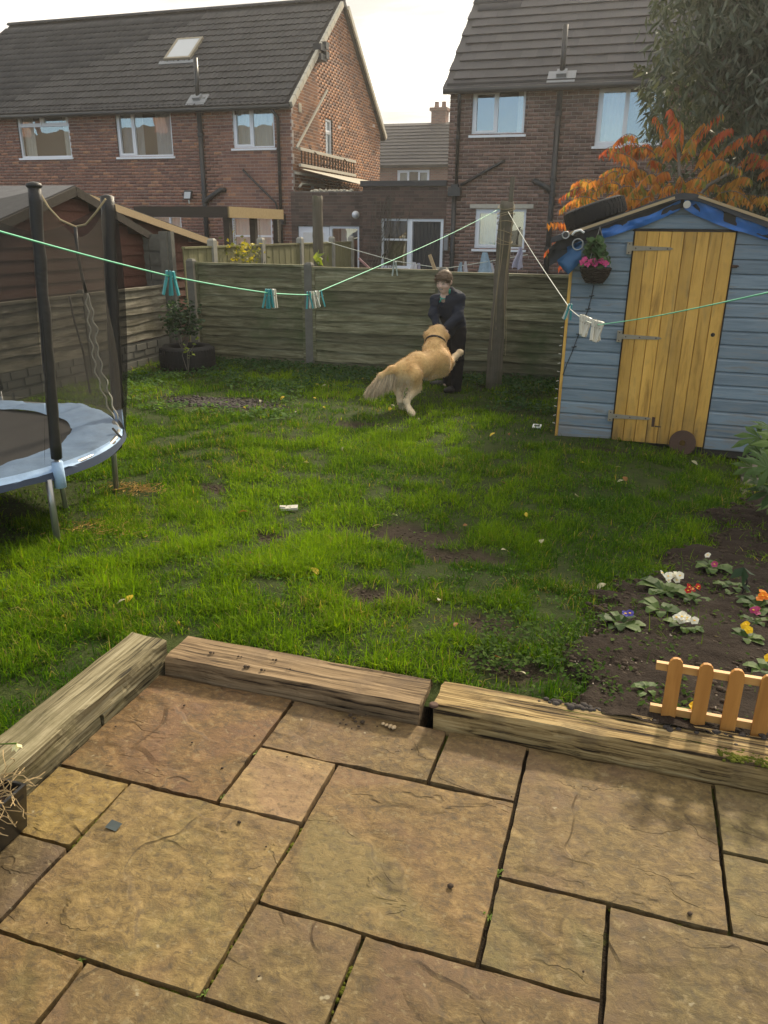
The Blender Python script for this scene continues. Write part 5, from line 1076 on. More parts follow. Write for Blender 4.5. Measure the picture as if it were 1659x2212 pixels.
for px, py, r in ((1248, 528, .045), (1222, 508, .028)):
    p = at(px, py, YS-.19); v = MB(); P = [(p[0]+r*math.cos(a), p[1], p[2]+r*math.sin(a)) for a in np.linspace(0, 6.2832, 20)]; v.tube(P, .006, 6, False); v.build('metal_ring', M['steel'], sh, True)
v = MB(); P = [at(1236, 508, YS-.2), at(1242, 500, YS-.2), at(1254, 497, YS-.2), at(1262, 503, YS-.2)]; v.tube(P, .010, 7); v.build('white_hook', M['white'], sh, True)
# car tyre lying on the roof
def tyre(name, c, R, r, M3, label, tread=True):
    o = empty(name, c, label, 'tyre'); prof = [(R*.62, -r*.72), (R*.68, -r*.98), (R*.85, -r*1.0), (R*.96, -r*.8), (R, -r*.45), (R*1.005, 0), (R, r*.45), (R*.96, r*.8), (R*.85, r*1.0), (R*.68, r*.98), (R*.62, r*.72), (R*.64, r*.4), (R*.8, r*.3), (R*.8, -r*.3), (R*.64, -r*.4), (R*.62, -r*.72)]
    MB().lathe(c, prof, 40, M=M3).build('carcass', M['rubber'], o, True); v = MB(); n = 44
    for k in range(n):
        a = 2*math.pi*k/n; da = 2*math.pi/n*.34
        for s, (h0, h1) in enumerate(((-.78, -.30), (-.24, .24), (.30, .78))):
            off = da*.6*(s % 2); P = []
            for hh in (h0, h1):
                for q in (-da, da):
                    for rr in (.985, 1.02): P.append(M3 @ np.array([R*rr*(.985 if abs(hh) > .7 else 1)*math.cos(a+q+off), R*rr*(.985 if abs(hh) > .7 else 1)*math.sin(a+q+off), r*hh])+np.array(c))
            v.add(P, BOXF)
    v.build('tread_blocks', M['rubber'], o); return o
sl = -math.atan(RS); M3 = np.array([[math.cos(sl), 0, math.sin(sl)], [0, 1, 0], [-math.sin(sl), 0, math.cos(sl)]]); xt = at(1285, 470, YS+.45)[0]
tyre('car_tyre', (xt, YS+.42, RZ-RS*abs(xt-RX)+.02+.095), .275, .085, M3, 'worn black car tyre lying on the left slope of the shed roof')
# ------------------------------------------------------------------ hanging basket
M['leaf_ger'] = leafy('geranium_leaf', [(0, (.035, .075, .03)), (.5, (.065, .125, .045)), (1, (.11, .18, .07))], trans=.3)
M['petal_pink'] = leafy('pink_petal', [(0, (.62, .06, .22)), (1, (.80, .16, .36))], trans=.35, tcol=(1, .8, .9))
p = at(1287, 578, YS-.16); hb = empty('hanging_basket', (p[0], p[1], p[2]-.2), 'dark wicker hanging basket with pink flowers on the shed front', 'hanging basket'); br_ = at(1320, 578, p[1])[0]-p[0]; zb = at(1287, 612, p[1])[2]
H_ = p[2]-zb; prof = [(.001, 0), (br_*.45, .0), (br_*.62, H_*.15), (br_*.86, H_*.5), (br_, H_*.92), (br_*1.04, H_), (br_*.9, H_), (br_*.85, H_*.8)]
MB().lathe((p[0], p[1], zb), prof, 22).build('bowl', M['wicker'], hb, True)
for k in range(9):
    t = (k+.5)/9; r = np.interp(t*H_, [0, H_*.15, H_*.5, H_*.92, H_], [br_*.5, br_*.64, br_*.88, br_*1.01, br_*1.05]); v = MB(); P = [(p[0]+r*math.cos(a), p[1]+r*math.sin(a), zb+t*H_+.004*math.sin(a*9+k*2)) for a in np.linspace(0, 6.283, 30)]; v.tube(P, .007, 5, False); v.build('wicker_band', M['wicker'], hb, True)
def roundleaf(c, n, r, m3=None):
    pass
def leaf_disc(V, F, c, nrm, r):
    nrm = np.array(nrm, float); nrm /= np.linalg.norm(nrm); a = np.cross(nrm, [.3, .2, 1.]); a /= np.linalg.norm(a); b = np.cross(nrm, a); k = len(V); V.append(np.array(c)-nrm*r*.25)
    for i in range(9): q = 2*math.pi*i/9; rr = r*(1+.12*(i % 2)); V.append(np.array(c)+rr*(math.cos(q)*a+math.sin(q)*b)+nrm*r*.08*math.sin(q*2))
    for i in range(9): F.append((k, k+1+i, k+1+(i+1) % 9))
V = []; F = []
for _ in range(95):
    u = random.random(); a = random.uniform(0, 6.28); hh = .02+.21*u; rad = br_*1.05*(1-.55*u)*math.sqrt(random.random()); c = (p[0]-.02*u+rad*math.cos(a), p[1]+rad*math.sin(a)*.8-.02, p[2]+hh); leaf_disc(V, F, c, (random.gauss(0, .5), -.7+random.gauss(0, .4), .8+random.gauss(0, .3)), random.uniform(.026, .045))
mk('foliage', V, F, M['leaf_ger'], hb)
def blossom(V, F, c, r, n=5):
    c = np.array(c, float); nr = np.array([random.gauss(0, .35), -.9, .4+random.gauss(0, .3)]); nr /= np.linalg.norm(nr); a = np.cross(nr, [0, 0, 1.]); a /= np.linalg.norm(a); b = np.cross(nr, a)
    for i in range(n):
        q = 2*math.pi*i/n+random.random(); d = math.cos(q)*a+math.sin(q)*b; s = np.cross(nr, d); k = len(V)
        V += [c, c+d*r*.6+s*r*.42+nr*r*.2, c+d*r+nr*r*.05, c+d*r*.6-s*r*.42+nr*r*.2]; F += [(k, k+1, k+2), (k, k+2, k+3)]
for k, (px, py) in enumerate(((1256, 567), (1262, 561), (1273, 567), (1280, 564), (1290, 568), (1284, 572), (1304, 568), (1309, 571), (1268, 572), (1298, 564))):
    V = []; F = []; q = at(px, py, p[1]-br_*.9); blossom(V, F, q, .028); blossom(V, F, q+np.array([.008, .006, .006]), .024); mk('flower', V, F, M['petal_pink'], hb)
v = MB(); hk = at(1285, 520, YS-.1)
for a in (0, 2.1, 4.2): v.tube([(p[0]+br_*math.cos(a), p[1]+br_*math.sin(a), p[2]), (p[0], p[1]+.02, p[2]+.33)], .0025, 4)
v.tube([(p[0], p[1]+.02, p[2]+.33), (p[0], YS-.02, p[2]+.36)], .006, 5); v.build('hanger', M['steel'], hb)
# fairy-light cable on the shed
P = [at(a, b, YS-.03) for a, b in ((1283, 615), (1278, 640), (1270, 670), (1262, 690), (1250, 722), (1236, 760), (1225, 785), (1216, 810))]; v = MB(); v.tube(P, .004, 5); fl = tag(v.build('fairy_light_cable', M['blackpl']), 'dark cable of fairy lights trailing down the blue shed boards', 'cable')
P = [at(1216+1.0*k*(-1), 810+k*14, YS-.04) for k in range(10)]
v = MB(); v.tube([np.array([X0-.03, YS-.03, z+.0]) for z in np.linspace(1.0, -.08, 12)], .003, 4); v.build('cable_run', M['blackpl'], fl)
for k in range(13): v = MB(); q = np.array([X0-.035, YS-.035, .98-.082*k]); v.tube([q, q+np.array([-.022, -.01, .006*(-1)**k])], .0035, 5); v.build('fairy_bulb', M['boardwhite'], fl)
for k, (a, b) in enumerate(((1278, 640), (1270, 668), (1250, 722), (1240, 750))): q = at(a, b, YS-.03); v = MB(); v.tube([q-UX*.022, q, q+UX*.022+UZ*.008], .0045, 5); v.build('fairy_bulb', M['blackpl'], fl)
# grinding wheel leaning on the door
p = at(1474, 957, YS-.10); v = MB(); tl = np.array([[1, 0, 0], [0, math.sin(.22), -math.cos(.22)], [0, math.cos(.22), math.sin(.22)]]); R0 = .115
v.lathe(p, [(.026, -.016), (R0*.96, -.016), (R0, -.012), (R0, .012), (R0*.96, .016), (.026, .016), (.026, -.016)], 40, M=tl); tag(v.build('grinding_wheel', M['rust'], smooth=False), 'rusty round grinding wheel with a hole, leaning against the yellow door', 'grinding wheel')
# old timber step under the right of the shed
for k, (px0, py0, px1, py1) in enumerate(((1602, 985, 1640, 1022), (1608, 1018, 1650, 1050), (1606, 1046, 1640, 1072))):
    a, b = atz(px0, py1, -.15), atz(px1, py1, -.15); v = MB(); v.box(a[0], b[0], a[1], a[1]+.24, -.24, -.13-.012*k); tag(v.build('old_timber_block', M['postwood']), ('top', 'middle', 'lowest')[k]+' rotten timber block of the step under the right side of the shed', 'timber block')
# solar lamp in the grass
p = atz(1160, 926, gzf(-.8, 7.6)); p[1] -= .0; z = gzf(p[0], p[1]); so_ = empty('solar_light', (p[0], p[1], z), 'small square solar garden light in the grass left of the shed', 'garden light'); q = at(1160, 921, p[1])
v = MB(); v.tube([(q[0], q[1], z-.02), (q[0], q[1], q[2]-.012)], .008, 6); v.box(q[0]-.035, q[0]+.035, q[1]-.03, q[1]+.03, q[2]-.035, q[2]-.004); v.build('housing', M['blackpl'], so_); v = MB(); v.obox((q[0], q[1]-.006, q[2]+.004), (.042, 0, 0), (0, .036, .008), (0, -.001, .005)); v.build('panel', M['white'], so_); v = MB(); v.obox((q[0], q[1]-.007, q[2]+.0098), (.027, 0, 0), (0, .021, .0046), (0, -.0005, .0005)); v.build('cell', M['slate'], so_)
# ------------------------------------------------------------------ little picket fence
pf = empty('picket_fence', (.62, 2.57, .03), 'small amber wooden picket fence behind the pale sleeper', 'picket fence')
for k in range(9):
    x = .268+.0995*k; w = .024; z0, z1 = .035, .335-.003*k; v = MB(); pr_ = [(-w, z0), (w, z0), (w, z1-.03), (w*.85, z1-.014), (w*.5, z1-.003), (0, z1), (-w*.5, z1-.003), (-w*.85, z1-.014), (-w, z1-.03)]; n = len(pr_); y0 = 2.555
    v.add([(x+a, y0, b) for a, b in pr_]+[(x+a, y0+.014, b) for a, b in pr_], [tuple(range(n)), tuple(range(2*n-1, n-1, -1))]+[(i, n+i, n+(i+1) % n, (i+1) % n) for i in range(n)]); v.build('picket', M['picket'], pf)
for z in (.288, .112): v = MB(); v.box(.205, 1.25, 2.570, 2.588, z-.016, z+.012); v.build('rail', M['rail'], pf)
# ------------------------------------------------------------------ planter trough, lower left
tr = empty('planter_trough', (-1.6, 1.22, 0), 'black plastic trough with dry stems at the lower left edge of the patio', 'planter'); v = MB()
B = [(-1.685, .82), (-1.60, .82), (-1.60, 1.475), (-1.685, 1.475)]; T = [(-1.695, .78), (-1.535, .78), (-1.535, 1.44), (-1.695, 1.44)]; Ti = [(-1.688, .79), (-1.545, .79), (-1.545, 1.432), (-1.688, 1.432)]
v.add([(a, b, .002) for a, b in B]+[(a, b, .205) for a, b in T]+[(a, b, .205) for a, b in Ti]+[(a, b, .16) for a, b in Ti], [(i, (i+1) % 4, 4+(i+1) % 4, 4+i) for i in range(4)]+[(4+i, 4+(i+1) % 4, 8+(i+1) % 4, 8+i) for i in range(4)]+[(8+i, 8+(i+1) % 4, 12+(i+1) % 4, 12+i) for i in range(4)]+[(3, 2, 1, 0)]); v.build('trough', M['pot'], tr)
v = MB(); v.add([(a, b, .185) for a, b in Ti], [(0, 1, 2, 3)]); v.build('soil', M['soil'], tr); v = MB()
for _ in range(130):
    q = np.array([random.uniform(-1.68, -1.56), random.uniform(1.2, 1.43), .18]); P = [q]; d = np.array([random.gauss(.25, .45), random.gauss(.12, .4), random.uniform(.3, 1)]); 
    for j in range(6): d = d+np.array([random.gauss(0, .4), random.gauss(0, .4), random.gauss(-.22, .2)]); d /= np.linalg.norm(d); q = q+d*.024; q[2] = max(q[2], .17); P.append(q)
    v.tube(P, .0014, 3, False)
v.build('dry_stems', M['twig'], tr); V = []; F = []
M['petal_cream'] = leafy('cream_petal', [(0, (.72, .70, .40)), (1, (.82, .80, .58))], trans=.35)
q = atz(36, 1606, .27); 
for i in range(5): a = i*1.256; d = np.array([math.cos(a)*.5+.3, math.sin(a)*.6-.2, -.55+.4*math.cos(a*2)]); d /= np.linalg.norm(d); s = np.cross(d, [0, .3, 1]); s /= np.linalg.norm(s); k = len(V); V += [q, q+d*.014+s*.0085, q+d*.026, q+d*.014-s*.0085]; F += [(k, k+1, k+2), (k, k+2, k+3)]
mk('trumpet_flower', V, F, M['petal_cream'], tr); v = MB(); v.tube([(-1.64, 1.3, .18), q+np.array([-.05, -.02, .0]), q], .003, 5); v.build('flower_stalk', M['weed'], tr)
rosette('leaf_tuft', -1.66, 1.36, .26, .07, 12, M['weed'], tr, lift=1.0, wid=.5)
# ------------------------------------------------------------------ trampoline
TC = np.array([-4.26, 3.625]); TR = 1.215; TZ = .415
tp = empty('trampoline', (TC[0], TC[1], -.1), 'round trampoline with sky-blue pad and torn black safety net on the left', 'trampoline')
def ring(r, z, a): return np.array([TC[0]+r*math.cos(a), TC[1]+r*math.sin(a), z])
AN = np.linspace(0, 2*math.pi, 97)
MB().tube([ring(TR, TZ, a) for a in AN], .021, 8, False).build('frame_ring', M['steel'], tp, True)
v = MB(); V = [ring(0, TZ-.02, 0)]+[ring(TR*.80, TZ+.012, a) for a in AN[:-1]]; v.add(V, [(0, 1+i, 1+(i+1) % 96) for i in range(96)]); v.build('jump_mat', M['mat'], tp, True)
# padded collar, crumpled, with a dark skirt
V = []; F = []; k = 9
for i in range(192):
    a = 2*math.pi*i/192
    for j in range(k):
        t = j/(k-1); r = TR*.765+(TR*1.035-TR*.765)*t; z = TZ+.030+.016*math.sin(math.pi*t)+.020*float(fbm(a*7, t*2, 1., 5, 4))*(.4+t)-.012*abs(math.sin(a*6.1+t))**8-(.03 if j == k-1 else 0); V.append(ring(r+.010*float(vnoise(a*6, t, 1, 8)), z, a))
for i in range(192):
    for j in range(k-1): b = ((i+1) % 192)*k; F.append((i*k+j, i*k+j+1, b+j+1, b+j))
mk('pad', V, F, M['pad'], tp, smooth=True); V = []; F = []
for i in range(96):
    a = AN[i]; w = .040+.014*float(vnoise(a*7, 1, 1, 4)); V += [ring(TR*1.036, TZ+.012, a), ring(TR*1.045, TZ-w+.01, a)]
for i in range(96): b = 2*((i+1) % 96); F.append((2*i, 2*i+1, b+1, b))
mk('pad_skirt', V, F, M['padskirt'], tp, smooth=True)
for a in np.linspace(0, 2*math.pi, 48, endpoint=False): MB().tube([ring(TR*.80, TZ+.012, a), ring(TR-.02, TZ, a)], .006, 4).build('spring', M['steel'], tp)
# legs and net poles at their places round the ring
LEG = [R_(-12.5), R_(51), R_(110), R_(170), R_(230), R_(290)]; tops = {0: (-2.93, 3.44, 1.92), 1: (-3.40, 4.66, 1.91)}
for i, a in enumerate(LEG):
    p = ring(TR, TZ, a); b = np.array([*ring(TR*1.0, 0, a)[:2], 0]); b[2] = gzf(b[0], b[1])-.02
    if i == 0: b = np.array([-3.025, 3.355, gzf(-3.03, 3.35)-.03])
    if i == 0: p = np.array([-3.03, 3.36, TZ])
    if i == 1: b = np.array([-3.515, 4.56, gzf(-3.5, 4.6)-.03])
    MB().tube([p-UZ*.02, (p*.6+b*.4), b], .019, 8).build('leg', M['steel'], tp, True)
    t = np.array(tops.get(i, tuple(ring(TR*1.02, 1.9, a)))); c = ring(TR*1.045, TZ+.10, a)
    if i == 0: c = atx(122, 990, -3.01); 
    MB().tube([c-UZ*(.26 if i else .30)+np.array([0, 0.02, 0]), c], .014, 8).build('net_pole', M['steel'], tp, True)
    n = 16; P = []; Rr = []
    for j in range(n+1): s = j/n; P.append(c*(1-s)+t*s+np.array([.002*math.sin(j*1.7+i), .002*math.cos(j*2.1), 0])); Rr.append((.030 if i != 1 else .042)+.002*math.sin(j*2.3+i)+(.003 if j > n-2 else 0))
    MB().tube(P, Rr, 10).build('foam_sleeve', M['foam'], tp, True); v = MB(); v.lathe(t, [(.030, -.02), (.040, -.012), (.036, .002), (.015, .010), (.001, .012)], 12); v.build('pole_cap', M['foam'], tp, True)
    if i < 2:
        v = MB(); v.tube([c-UZ*.17, c-UZ*.02], [.034, .031], 10); v.build('pole_boot', M['pad'], tp, True)
# netting hung between the poles, sagging at the top
def net(i, j, ztop, sag, name, m, push=0., zlow=TZ+.05, lean=0.):
    a0, a1 = LEG[i], LEG[j]
    if a1 < a0: a1 += 2*math.pi
    t0 = np.array(tops.get(i, tuple(ring(TR*1.02, 1.88, LEG[i])))); t1 = np.array(tops.get(j, tuple(ring(TR*1.02, 1.88, LEG[j])))); n = 24; k = 14; V = []; F = []
    for x in range(n+1):
        s = x/n; top = t0*(1-s)+t1*s; top[2] -= .03+sag*(1-abs(2*s-1)**1.6); lo = ring(TR*1.03, zlow, a0+(a1-a0)*s)
        for y in range(k+1):
            t = y/k; q = lo*(1-t)+top*t; w = .03*math.sin(s*9+t*4+i)*math.sin(math.pi*t); rad = q[:2]-TC; rad /= np.linalg.norm(rad); V.append((q[0]+rad[0]*(w+push*math.sin(math.pi*s)*math.sin(math.pi*t)), q[1]+rad[1]*(w+push*math.sin(math.pi*s)*math.sin(math.pi*t)), q[2]))
        if x:
            for y in range(k): b = (x-1)*(k+1)+y; F.append((b, b+k+1, b+k+2, b+1))
    return mk(name, V, F, m, tp, smooth=True)
for i, j, sg in ((0, 1, .22), (1, 2, .18), (2, 3, .1), (3, 4, .1), (5, 0, .1)): net(i, j, 1.85, sg, 'safety_net', M['net'])
# gathered edge of the net at the far pole, and the cords round the opening
V = []; F = []
for s in range(15):
    t = s/14; z = 1.86*(1-t)+.30*t; c = np.array([-3.40, 4.66])*(1-t)+ring(TR*1.04, 0, LEG[1])[:2]*t; w = .03+.05*math.sin(math.pi*min(1, t*1.1))**.7
    V += [(c[0]-.02, c[1]-.02, z), (c[0]+w*.9+.015, c[1]+.02, z)]
    if s: F.append((2*s-2, 2*s-1, 2*s+1, 2*s))
mk('gathered_net', V, F, M['net2'], tp, smooth=True)
Yn = 3.95
c0 = [at(a, b, Yn) for a, b in ((88, 420), (105, 448), (130, 475), (163, 490))]; c1 = [at(a, b, Yn+.2) for a, b in ((163, 490), (185, 485), (205, 462), (228, 430))]
for P in (c0, c1):
    MB().tube(P, .0065, 6).build('net_hem', M['cord'], tp, True)
MB().tube([at(a, b, Yn) for a, b in ((163, 490), (167, 545), (178, 600), (186, 632))], .010, 6).build('zip_seam', M['foam'], tp, True)
z1_ = [(187, 634), (189, 660), (192, 690), (194, 715), (199, 745), (203, 775), (207, 800), (213, 822), (222, 846), (235, 880), (247, 905)]; z2_ = [(187, 634), (198, 655), (202, 690), (210, 712), (208, 740), (216, 772), (222, 805), (231, 825), (236, 850), (248, 885), (254, 905)]
for Z in (z1_, z2_): MB().tube([at(np.interp(q, [b for _, b in Z], [a for a, _ in Z])+2.5*math.sin(q*.17), q, Yn+.15) for q in np.linspace(Z[0][1], Z[-1][1], 60)], .0045, 5).build('zip_cord', M['verge'], tp, True)
V = []; F = []
for s, ((a, b), (c, d)) in enumerate(zip(z1_[:9], z2_[:9])):
    V += [at(a+3, b, Yn+.17), at(c-2, d, Yn+.17)]
    if s: F.append((2*s-2, 2*s-1, 2*s+1, 2*s))
M['flap'] = net_mat('pale_zip_flap', .55, (.36, .33, .27)); mk('zip_flap', V, F, M['flap'], tp, smooth=True)
MB().tube([at(a, b, 4.85) for a, b in ((150, 640), (160, 690), (180, 760), (195, 850))], .008, 5).build('net_strap', M['foam'], tp, True)
# torn loop of pad and cord hanging by the far leg
MB().tube([at(a, b, 4.2) for a, b in ((243, 925), (262, 945), (262, 965), (245, 980), (228, 985))], .008, 6).build('loose_tie', M['foam'], tp, True)
# ------------------------------------------------------------------ plants
def leaves(P, D, L, w, cup=.15, roll=None):
    """pointed folded leaves: base P, direction D (unit), length L, width w -> V,F (4 tris)"""
    n = len(P); D = D/np.linalg.norm(D, axis=1)[:, None]; ref = RNG.normal(0, 1, (n, 3)) if roll is None else roll
    S = np.cross(D, ref); S /= np.linalg.norm(S, axis=1)[:, None]+1e-9; N = np.cross(S, D); L = np.asarray(L)[:, None]; w = np.asarray(w)[:, None]
    V = np.stack([P, P+D*L*.45+S*w*.5+N*w*cup, P+D*L*.5-N*L*.03, P+D*L*.45-S*w*.5+N*w*cup, P+D*L-N*L*.10], 1).reshape(-1, 3); i = np.arange(n)*5
    return V, np.concatenate([np.stack([i, i+2, i+1], 1), np.stack([i, i+3, i+2], 1), np.stack([i+1, i+2, i+4], 1), np.stack([i+2, i+3, i+4], 1)])
# tyre planter with a shrub in the rear left corner
tyre('tyre_planter', (-5.84, 9.42, .045), .37, .155, np.eye(3), 'black tyre used as a planter in the rear left corner')
v = MB(); v.lathe((-5.84, 9.42, .09), [(.0, .02), (.26, .0)], 18); v.build('soil', M['soil'], bpy.data.objects['tyre_planter'])
def shrub(name, base, h, r, n, m, label, L, cat='shrub', stems=9, group=None, lean=(0, 0)):
    o = empty(name, base, label, cat, group); v = MB(); tips = []
    for k in range(stems):
        a = random.uniform(0, 6.28); rr = r*random.uniform(.3, 1); top = np.array(base)+np.array([rr*math.cos(a)+lean[0], rr*math.sin(a)+lean[1], h*random.uniform(.6, 1)]); mid = np.array(base)*.5+top*.5+np.array([random.gauss(0, .04), random.gauss(0, .04), .05]); v.tube([base, mid, top], [.007, .005, .002], 5); tips.append((mid, top))
    v.build('stem', M['bark'], o); P = []; D = []
    for _ in range(n):
        m_, t_ = random.choice(tips); s = random.random(); q = np.array(base)*(max(0, .35-s))+m_*(1-s)*1.0+t_*s if s > .35 else m_*(1-s)+t_*s
        q = m_*(1-s)+t_*s+np.array([random.gauss(0, .05), random.gauss(0, .05), random.gauss(0, .04)])*(r/.3); P.append(q); a = random.uniform(0, 6.28); D.append((math.cos(a), math.sin(a), random.uniform(-.5, .5)))
    P = np.array(P); D = np.array(D); V, F = leaves(P, D, RNG.uniform(.7, 1.2, n)*L, RNG.uniform(.4, .6, n)*L); mk('foliage', V, F, m, o); return o
M['leaf_dk'] = leafy('dark_leaf', [(0, (.018, .038, .018)), (.5, (.032, .065, .03)), (.9, (.055, .10, .045)), (1, (.10, .16, .05))], trans=.25)
M['leaf_lime'] = leafy('lime_leaf', [(0, (.16, .22, .03)), (1, (.34, .40, .06))], trans=.4)
shrub('potted_shrub', (-5.88, 9.42, .08), .72, .34, 620, M['leaf_dk'], 'dark leafy shrub growing from the black tyre planter', .075, stems=12)
shrub('sapling', (-5.62, 9.05, -.12), .55, .14, 16, M['leaf_lime'], 'thin sapling with a few lime leaves before the tyre planter', .07, 'sapling', 3, lean=(.12, 0))
for k in range(5): pass
M['leaf_yel'] = leafy('yellow_green_leaf', [(0, (.08, .10, .02)), (.4, (.22, .22, .03)), (.8, (.50, .40, .03)), (1, (.62, .50, .05))], trans=.4)
M['leaf_ol'] = leafy('olive_leaf', [(0, (.035, .05, .02)), (1, (.10, .11, .04))], trans=.3)
p = at(515, 560, 12.0); bsh = shrub('yellowing_bush', (p[0], 12.0, -.2), 1.75, .55, 420, M['leaf_ol'], 'straggly bush with yellow leaves behind the left rear panel', .085, 'bush', 16); q = at(525, 545, 11.9)
P = np.array([(q[0]+random.gauss(0, .17), 11.85+random.gauss(0, .15), q[2]+random.gauss(0, .10)) for _ in range(130)]); D = np.array([(random.gauss(0, 1), random.gauss(0, 1), random.gauss(-.2, .5)) for _ in range(130)]); V, F = leaves(P, D, RNG.uniform(.06, .10, 130), RNG.uniform(.04, .06, 130)); mk('yellow_foliage', V, F, M['leaf_yel'], bsh)
q = at(690, 570, 11.0); P = np.array([(q[0]+random.gauss(0, .06), 11.0+random.gauss(0, .05), q[2]+random.uniform(-.08, .08)) for _ in range(14)]); D = np.array([(random.gauss(0, .6), random.gauss(0, .6), random.uniform(.1, 1)) for _ in range(14)]); V, F = leaves(P, D, RNG.uniform(.11, .17, 14), RNG.uniform(.06, .08, 14)); cl = empty('laurel_shoot', (q[0], 11.0, -.2), 'lime-leaved shoot showing above the fence post', 'shoot'); mk('foliage', V, F, M['leaf_lime'], cl); MB().tube([(q[0], 11.0, -.25), (q[0], 11.0, q[2])], .012, 6).build('stem', M['bark'], cl)
# ---- flower bed
M['leaf_prim'] = leafy('primrose_leaf', [(0, (.028, .062, .012)), (.5, (.055, .105, .022)), (1, (.10, .155, .038))], trans=.3)
PET = {'white': ((.74, .72, .58), (.84, .82, .70)), 'red': ((.35, .012, .012), (.5, .03, .02)), 'yellow': ((.80, .48, .01), (.86, .6, .03)), 'orange': ((.75, .17, .01), (.82, .27, .02)), 'purple': ((.36, .035, .12), (.46, .08, .2)), 'blue': ((.06, .05, .3), (.12, .1, .42))}
for c, (a, b) in PET.items(): M['pet_'+c] = leafy(c+'_petal', [(0, a), (1, b)], trans=.3, tcol=(1, 1, 1))
def primrose(px, py, col, nl, nf, r, label, fz=.07):
    p = atz(px, py, 0.); z = bz(p[0], p[1]); p = atz(px, py, z+.03); z = bz(p[0], p[1])-.005; o = empty('primrose', (p[0], p[1], z), label, 'flower', 'flowers in the bed')
    V = []; F = []
    for k in range(nl):
        a = 6.283*k/nl+random.uniform(-.3, .3); L = r*random.uniform(.7, 1.15); w = L*.5; up = random.uniform(.25, .9); d = np.array([math.cos(a), math.sin(a), 0]); s = np.array([-d[1], d[0], 0]); b = len(V); base = np.array([p[0], p[1], z])
        for t, ww, zz in ((0, .12, 0), (.4, .42, .42), (.75, .5, .50), (1, .14, .36)): c = base+d*L*t; h = L*zz*up; V += [c-s*w*ww+UZ*(h+.14*w*ww), c+UZ*h, c+s*w*ww+UZ*(h+.14*w*ww)]
        for q in range(3): e = b+3*q; F += [(e, e+1, e+4, e+3), (e+1, e+2, e+5, e+4)]
    mk('leaf_rosette', V, F, M['leaf_prim'], o, smooth=False)
    for k in range(nf):
        V = []; F = []; a = random.uniform(0, 6.28); rr = r*.45*math.sqrt(random.random()); c = np.array([p[0]+rr*math.cos(a), p[1]+rr*math.sin(a)*.6, z+fz*random.uniform(.8, 1.2)])
        nr = np.array([random.gauss(0, .4), -.5+random.gauss(0, .3), .8]); nr /= np.linalg.norm(nr); aa = np.cross(nr, [0, .2, 1.]); aa /= np.linalg.norm(aa); bb = np.cross(nr, aa); R0 = random.uniform(.016, .024)
        for i in range(5): q = 1.2566*i; d = math.cos(q)*aa+math.sin(q)*bb; s = np.cross(nr, d); b = len(V); V += [c, c+d*R0*.7+s*R0*.55+nr*R0*.15, c+d*R0*1.05, c+d*R0*.7-s*R0*.55+nr*R0*.15]; F += [(b, b+1, b+2), (b, b+2, b+3)]
        f = mk('bloom', V, F, M['pet_'+col], o); v = MB(); v.lathe(c+nr*.002, [(0, .002), (.005, .001), (.006, 0)], 6); v.build('eye', M['pet_yellow'], f)
    return o
primrose(1440, 1268, 'white', 13, 9, .13, 'large primrose with white and cream blooms in the bed, nearest the lawn', .10); primrose(1497, 1285, 'red', 9, 5, .085, 'deep red primrose right of the white one in the bed'); primrose(1478, 1350, 'white', 10, 9, .10, 'white pansies with blue specks in the middle of the bed', .06)
primrose(1610, 1372, 'yellow', 10, 3, .075, 'yellow primrose near the picket fence side of the bed'); primrose(1640, 1300, 'orange', 12, 5, .12, 'orange primrose at the right edge of the bed'); primrose(1632, 1335, 'purple', 7, 4, .06, 'magenta primrose above the yellow one'); primrose(1540, 1220, 'purple', 12, 1, .11, 'leafy primrose with a single magenta bud farthest back in the bed', .05); primrose(1535, 1205, 'white', 5, 1, .05, 'single pale bloom behind the leafy primrose', .06); primrose(1585, 1260, 'white', 10, 0, .09, 'flowerless primrose rosette right of centre in the bed'); primrose(1428, 1315, 'white', 9, 0, .10, 'flowerless dark-leaved plant in front of the large white primrose')
primrose(1340, 1340, 'blue', 9, 2, .10, 'small blue-flowered clump near the lawn edge of the bed'); primrose(1500, 1540, 'yellow', 6, 2, .07, 'yellow flower glimpsed through the pickets'); primrose(1652, 1440, 'yellow', 8, 2, .08, 'yellow primrose at the right border above the pickets'); primrose(1400, 1480, 'white', 7, 0, .06, 'small leafy weed left of the picket fence')
p = atz(1600, 1285, bz(.68, 4.08)); st = empty('wilted_stalk', (p[0], p[1], bz(p[0], p[1])), 'dark wilted stalk with drooping leaves on the right of the bed', 'stalk'); q = at(1607, 1225, p[1]); MB().tube([(p[0], p[1], bz(p[0], p[1])-.02), (p[0]+.02, p[1], (q[2]+p[2])/2), q], [.006, .005, .003], 5).build('stem', M['chip'], st); P = np.array([q, q, q, (q+p)/2]); D = np.array([(-.6, -.2, -.7), (.6, .1, -.5), (.1, -.4, -1), (.5, -.2, -.6)]); V, F = leaves(P, D, np.array([.09, .08, .1, .07]), np.array([.05, .045, .05, .04])); mk('drooping_leaves', V, F, M['leaf_dk'], st)
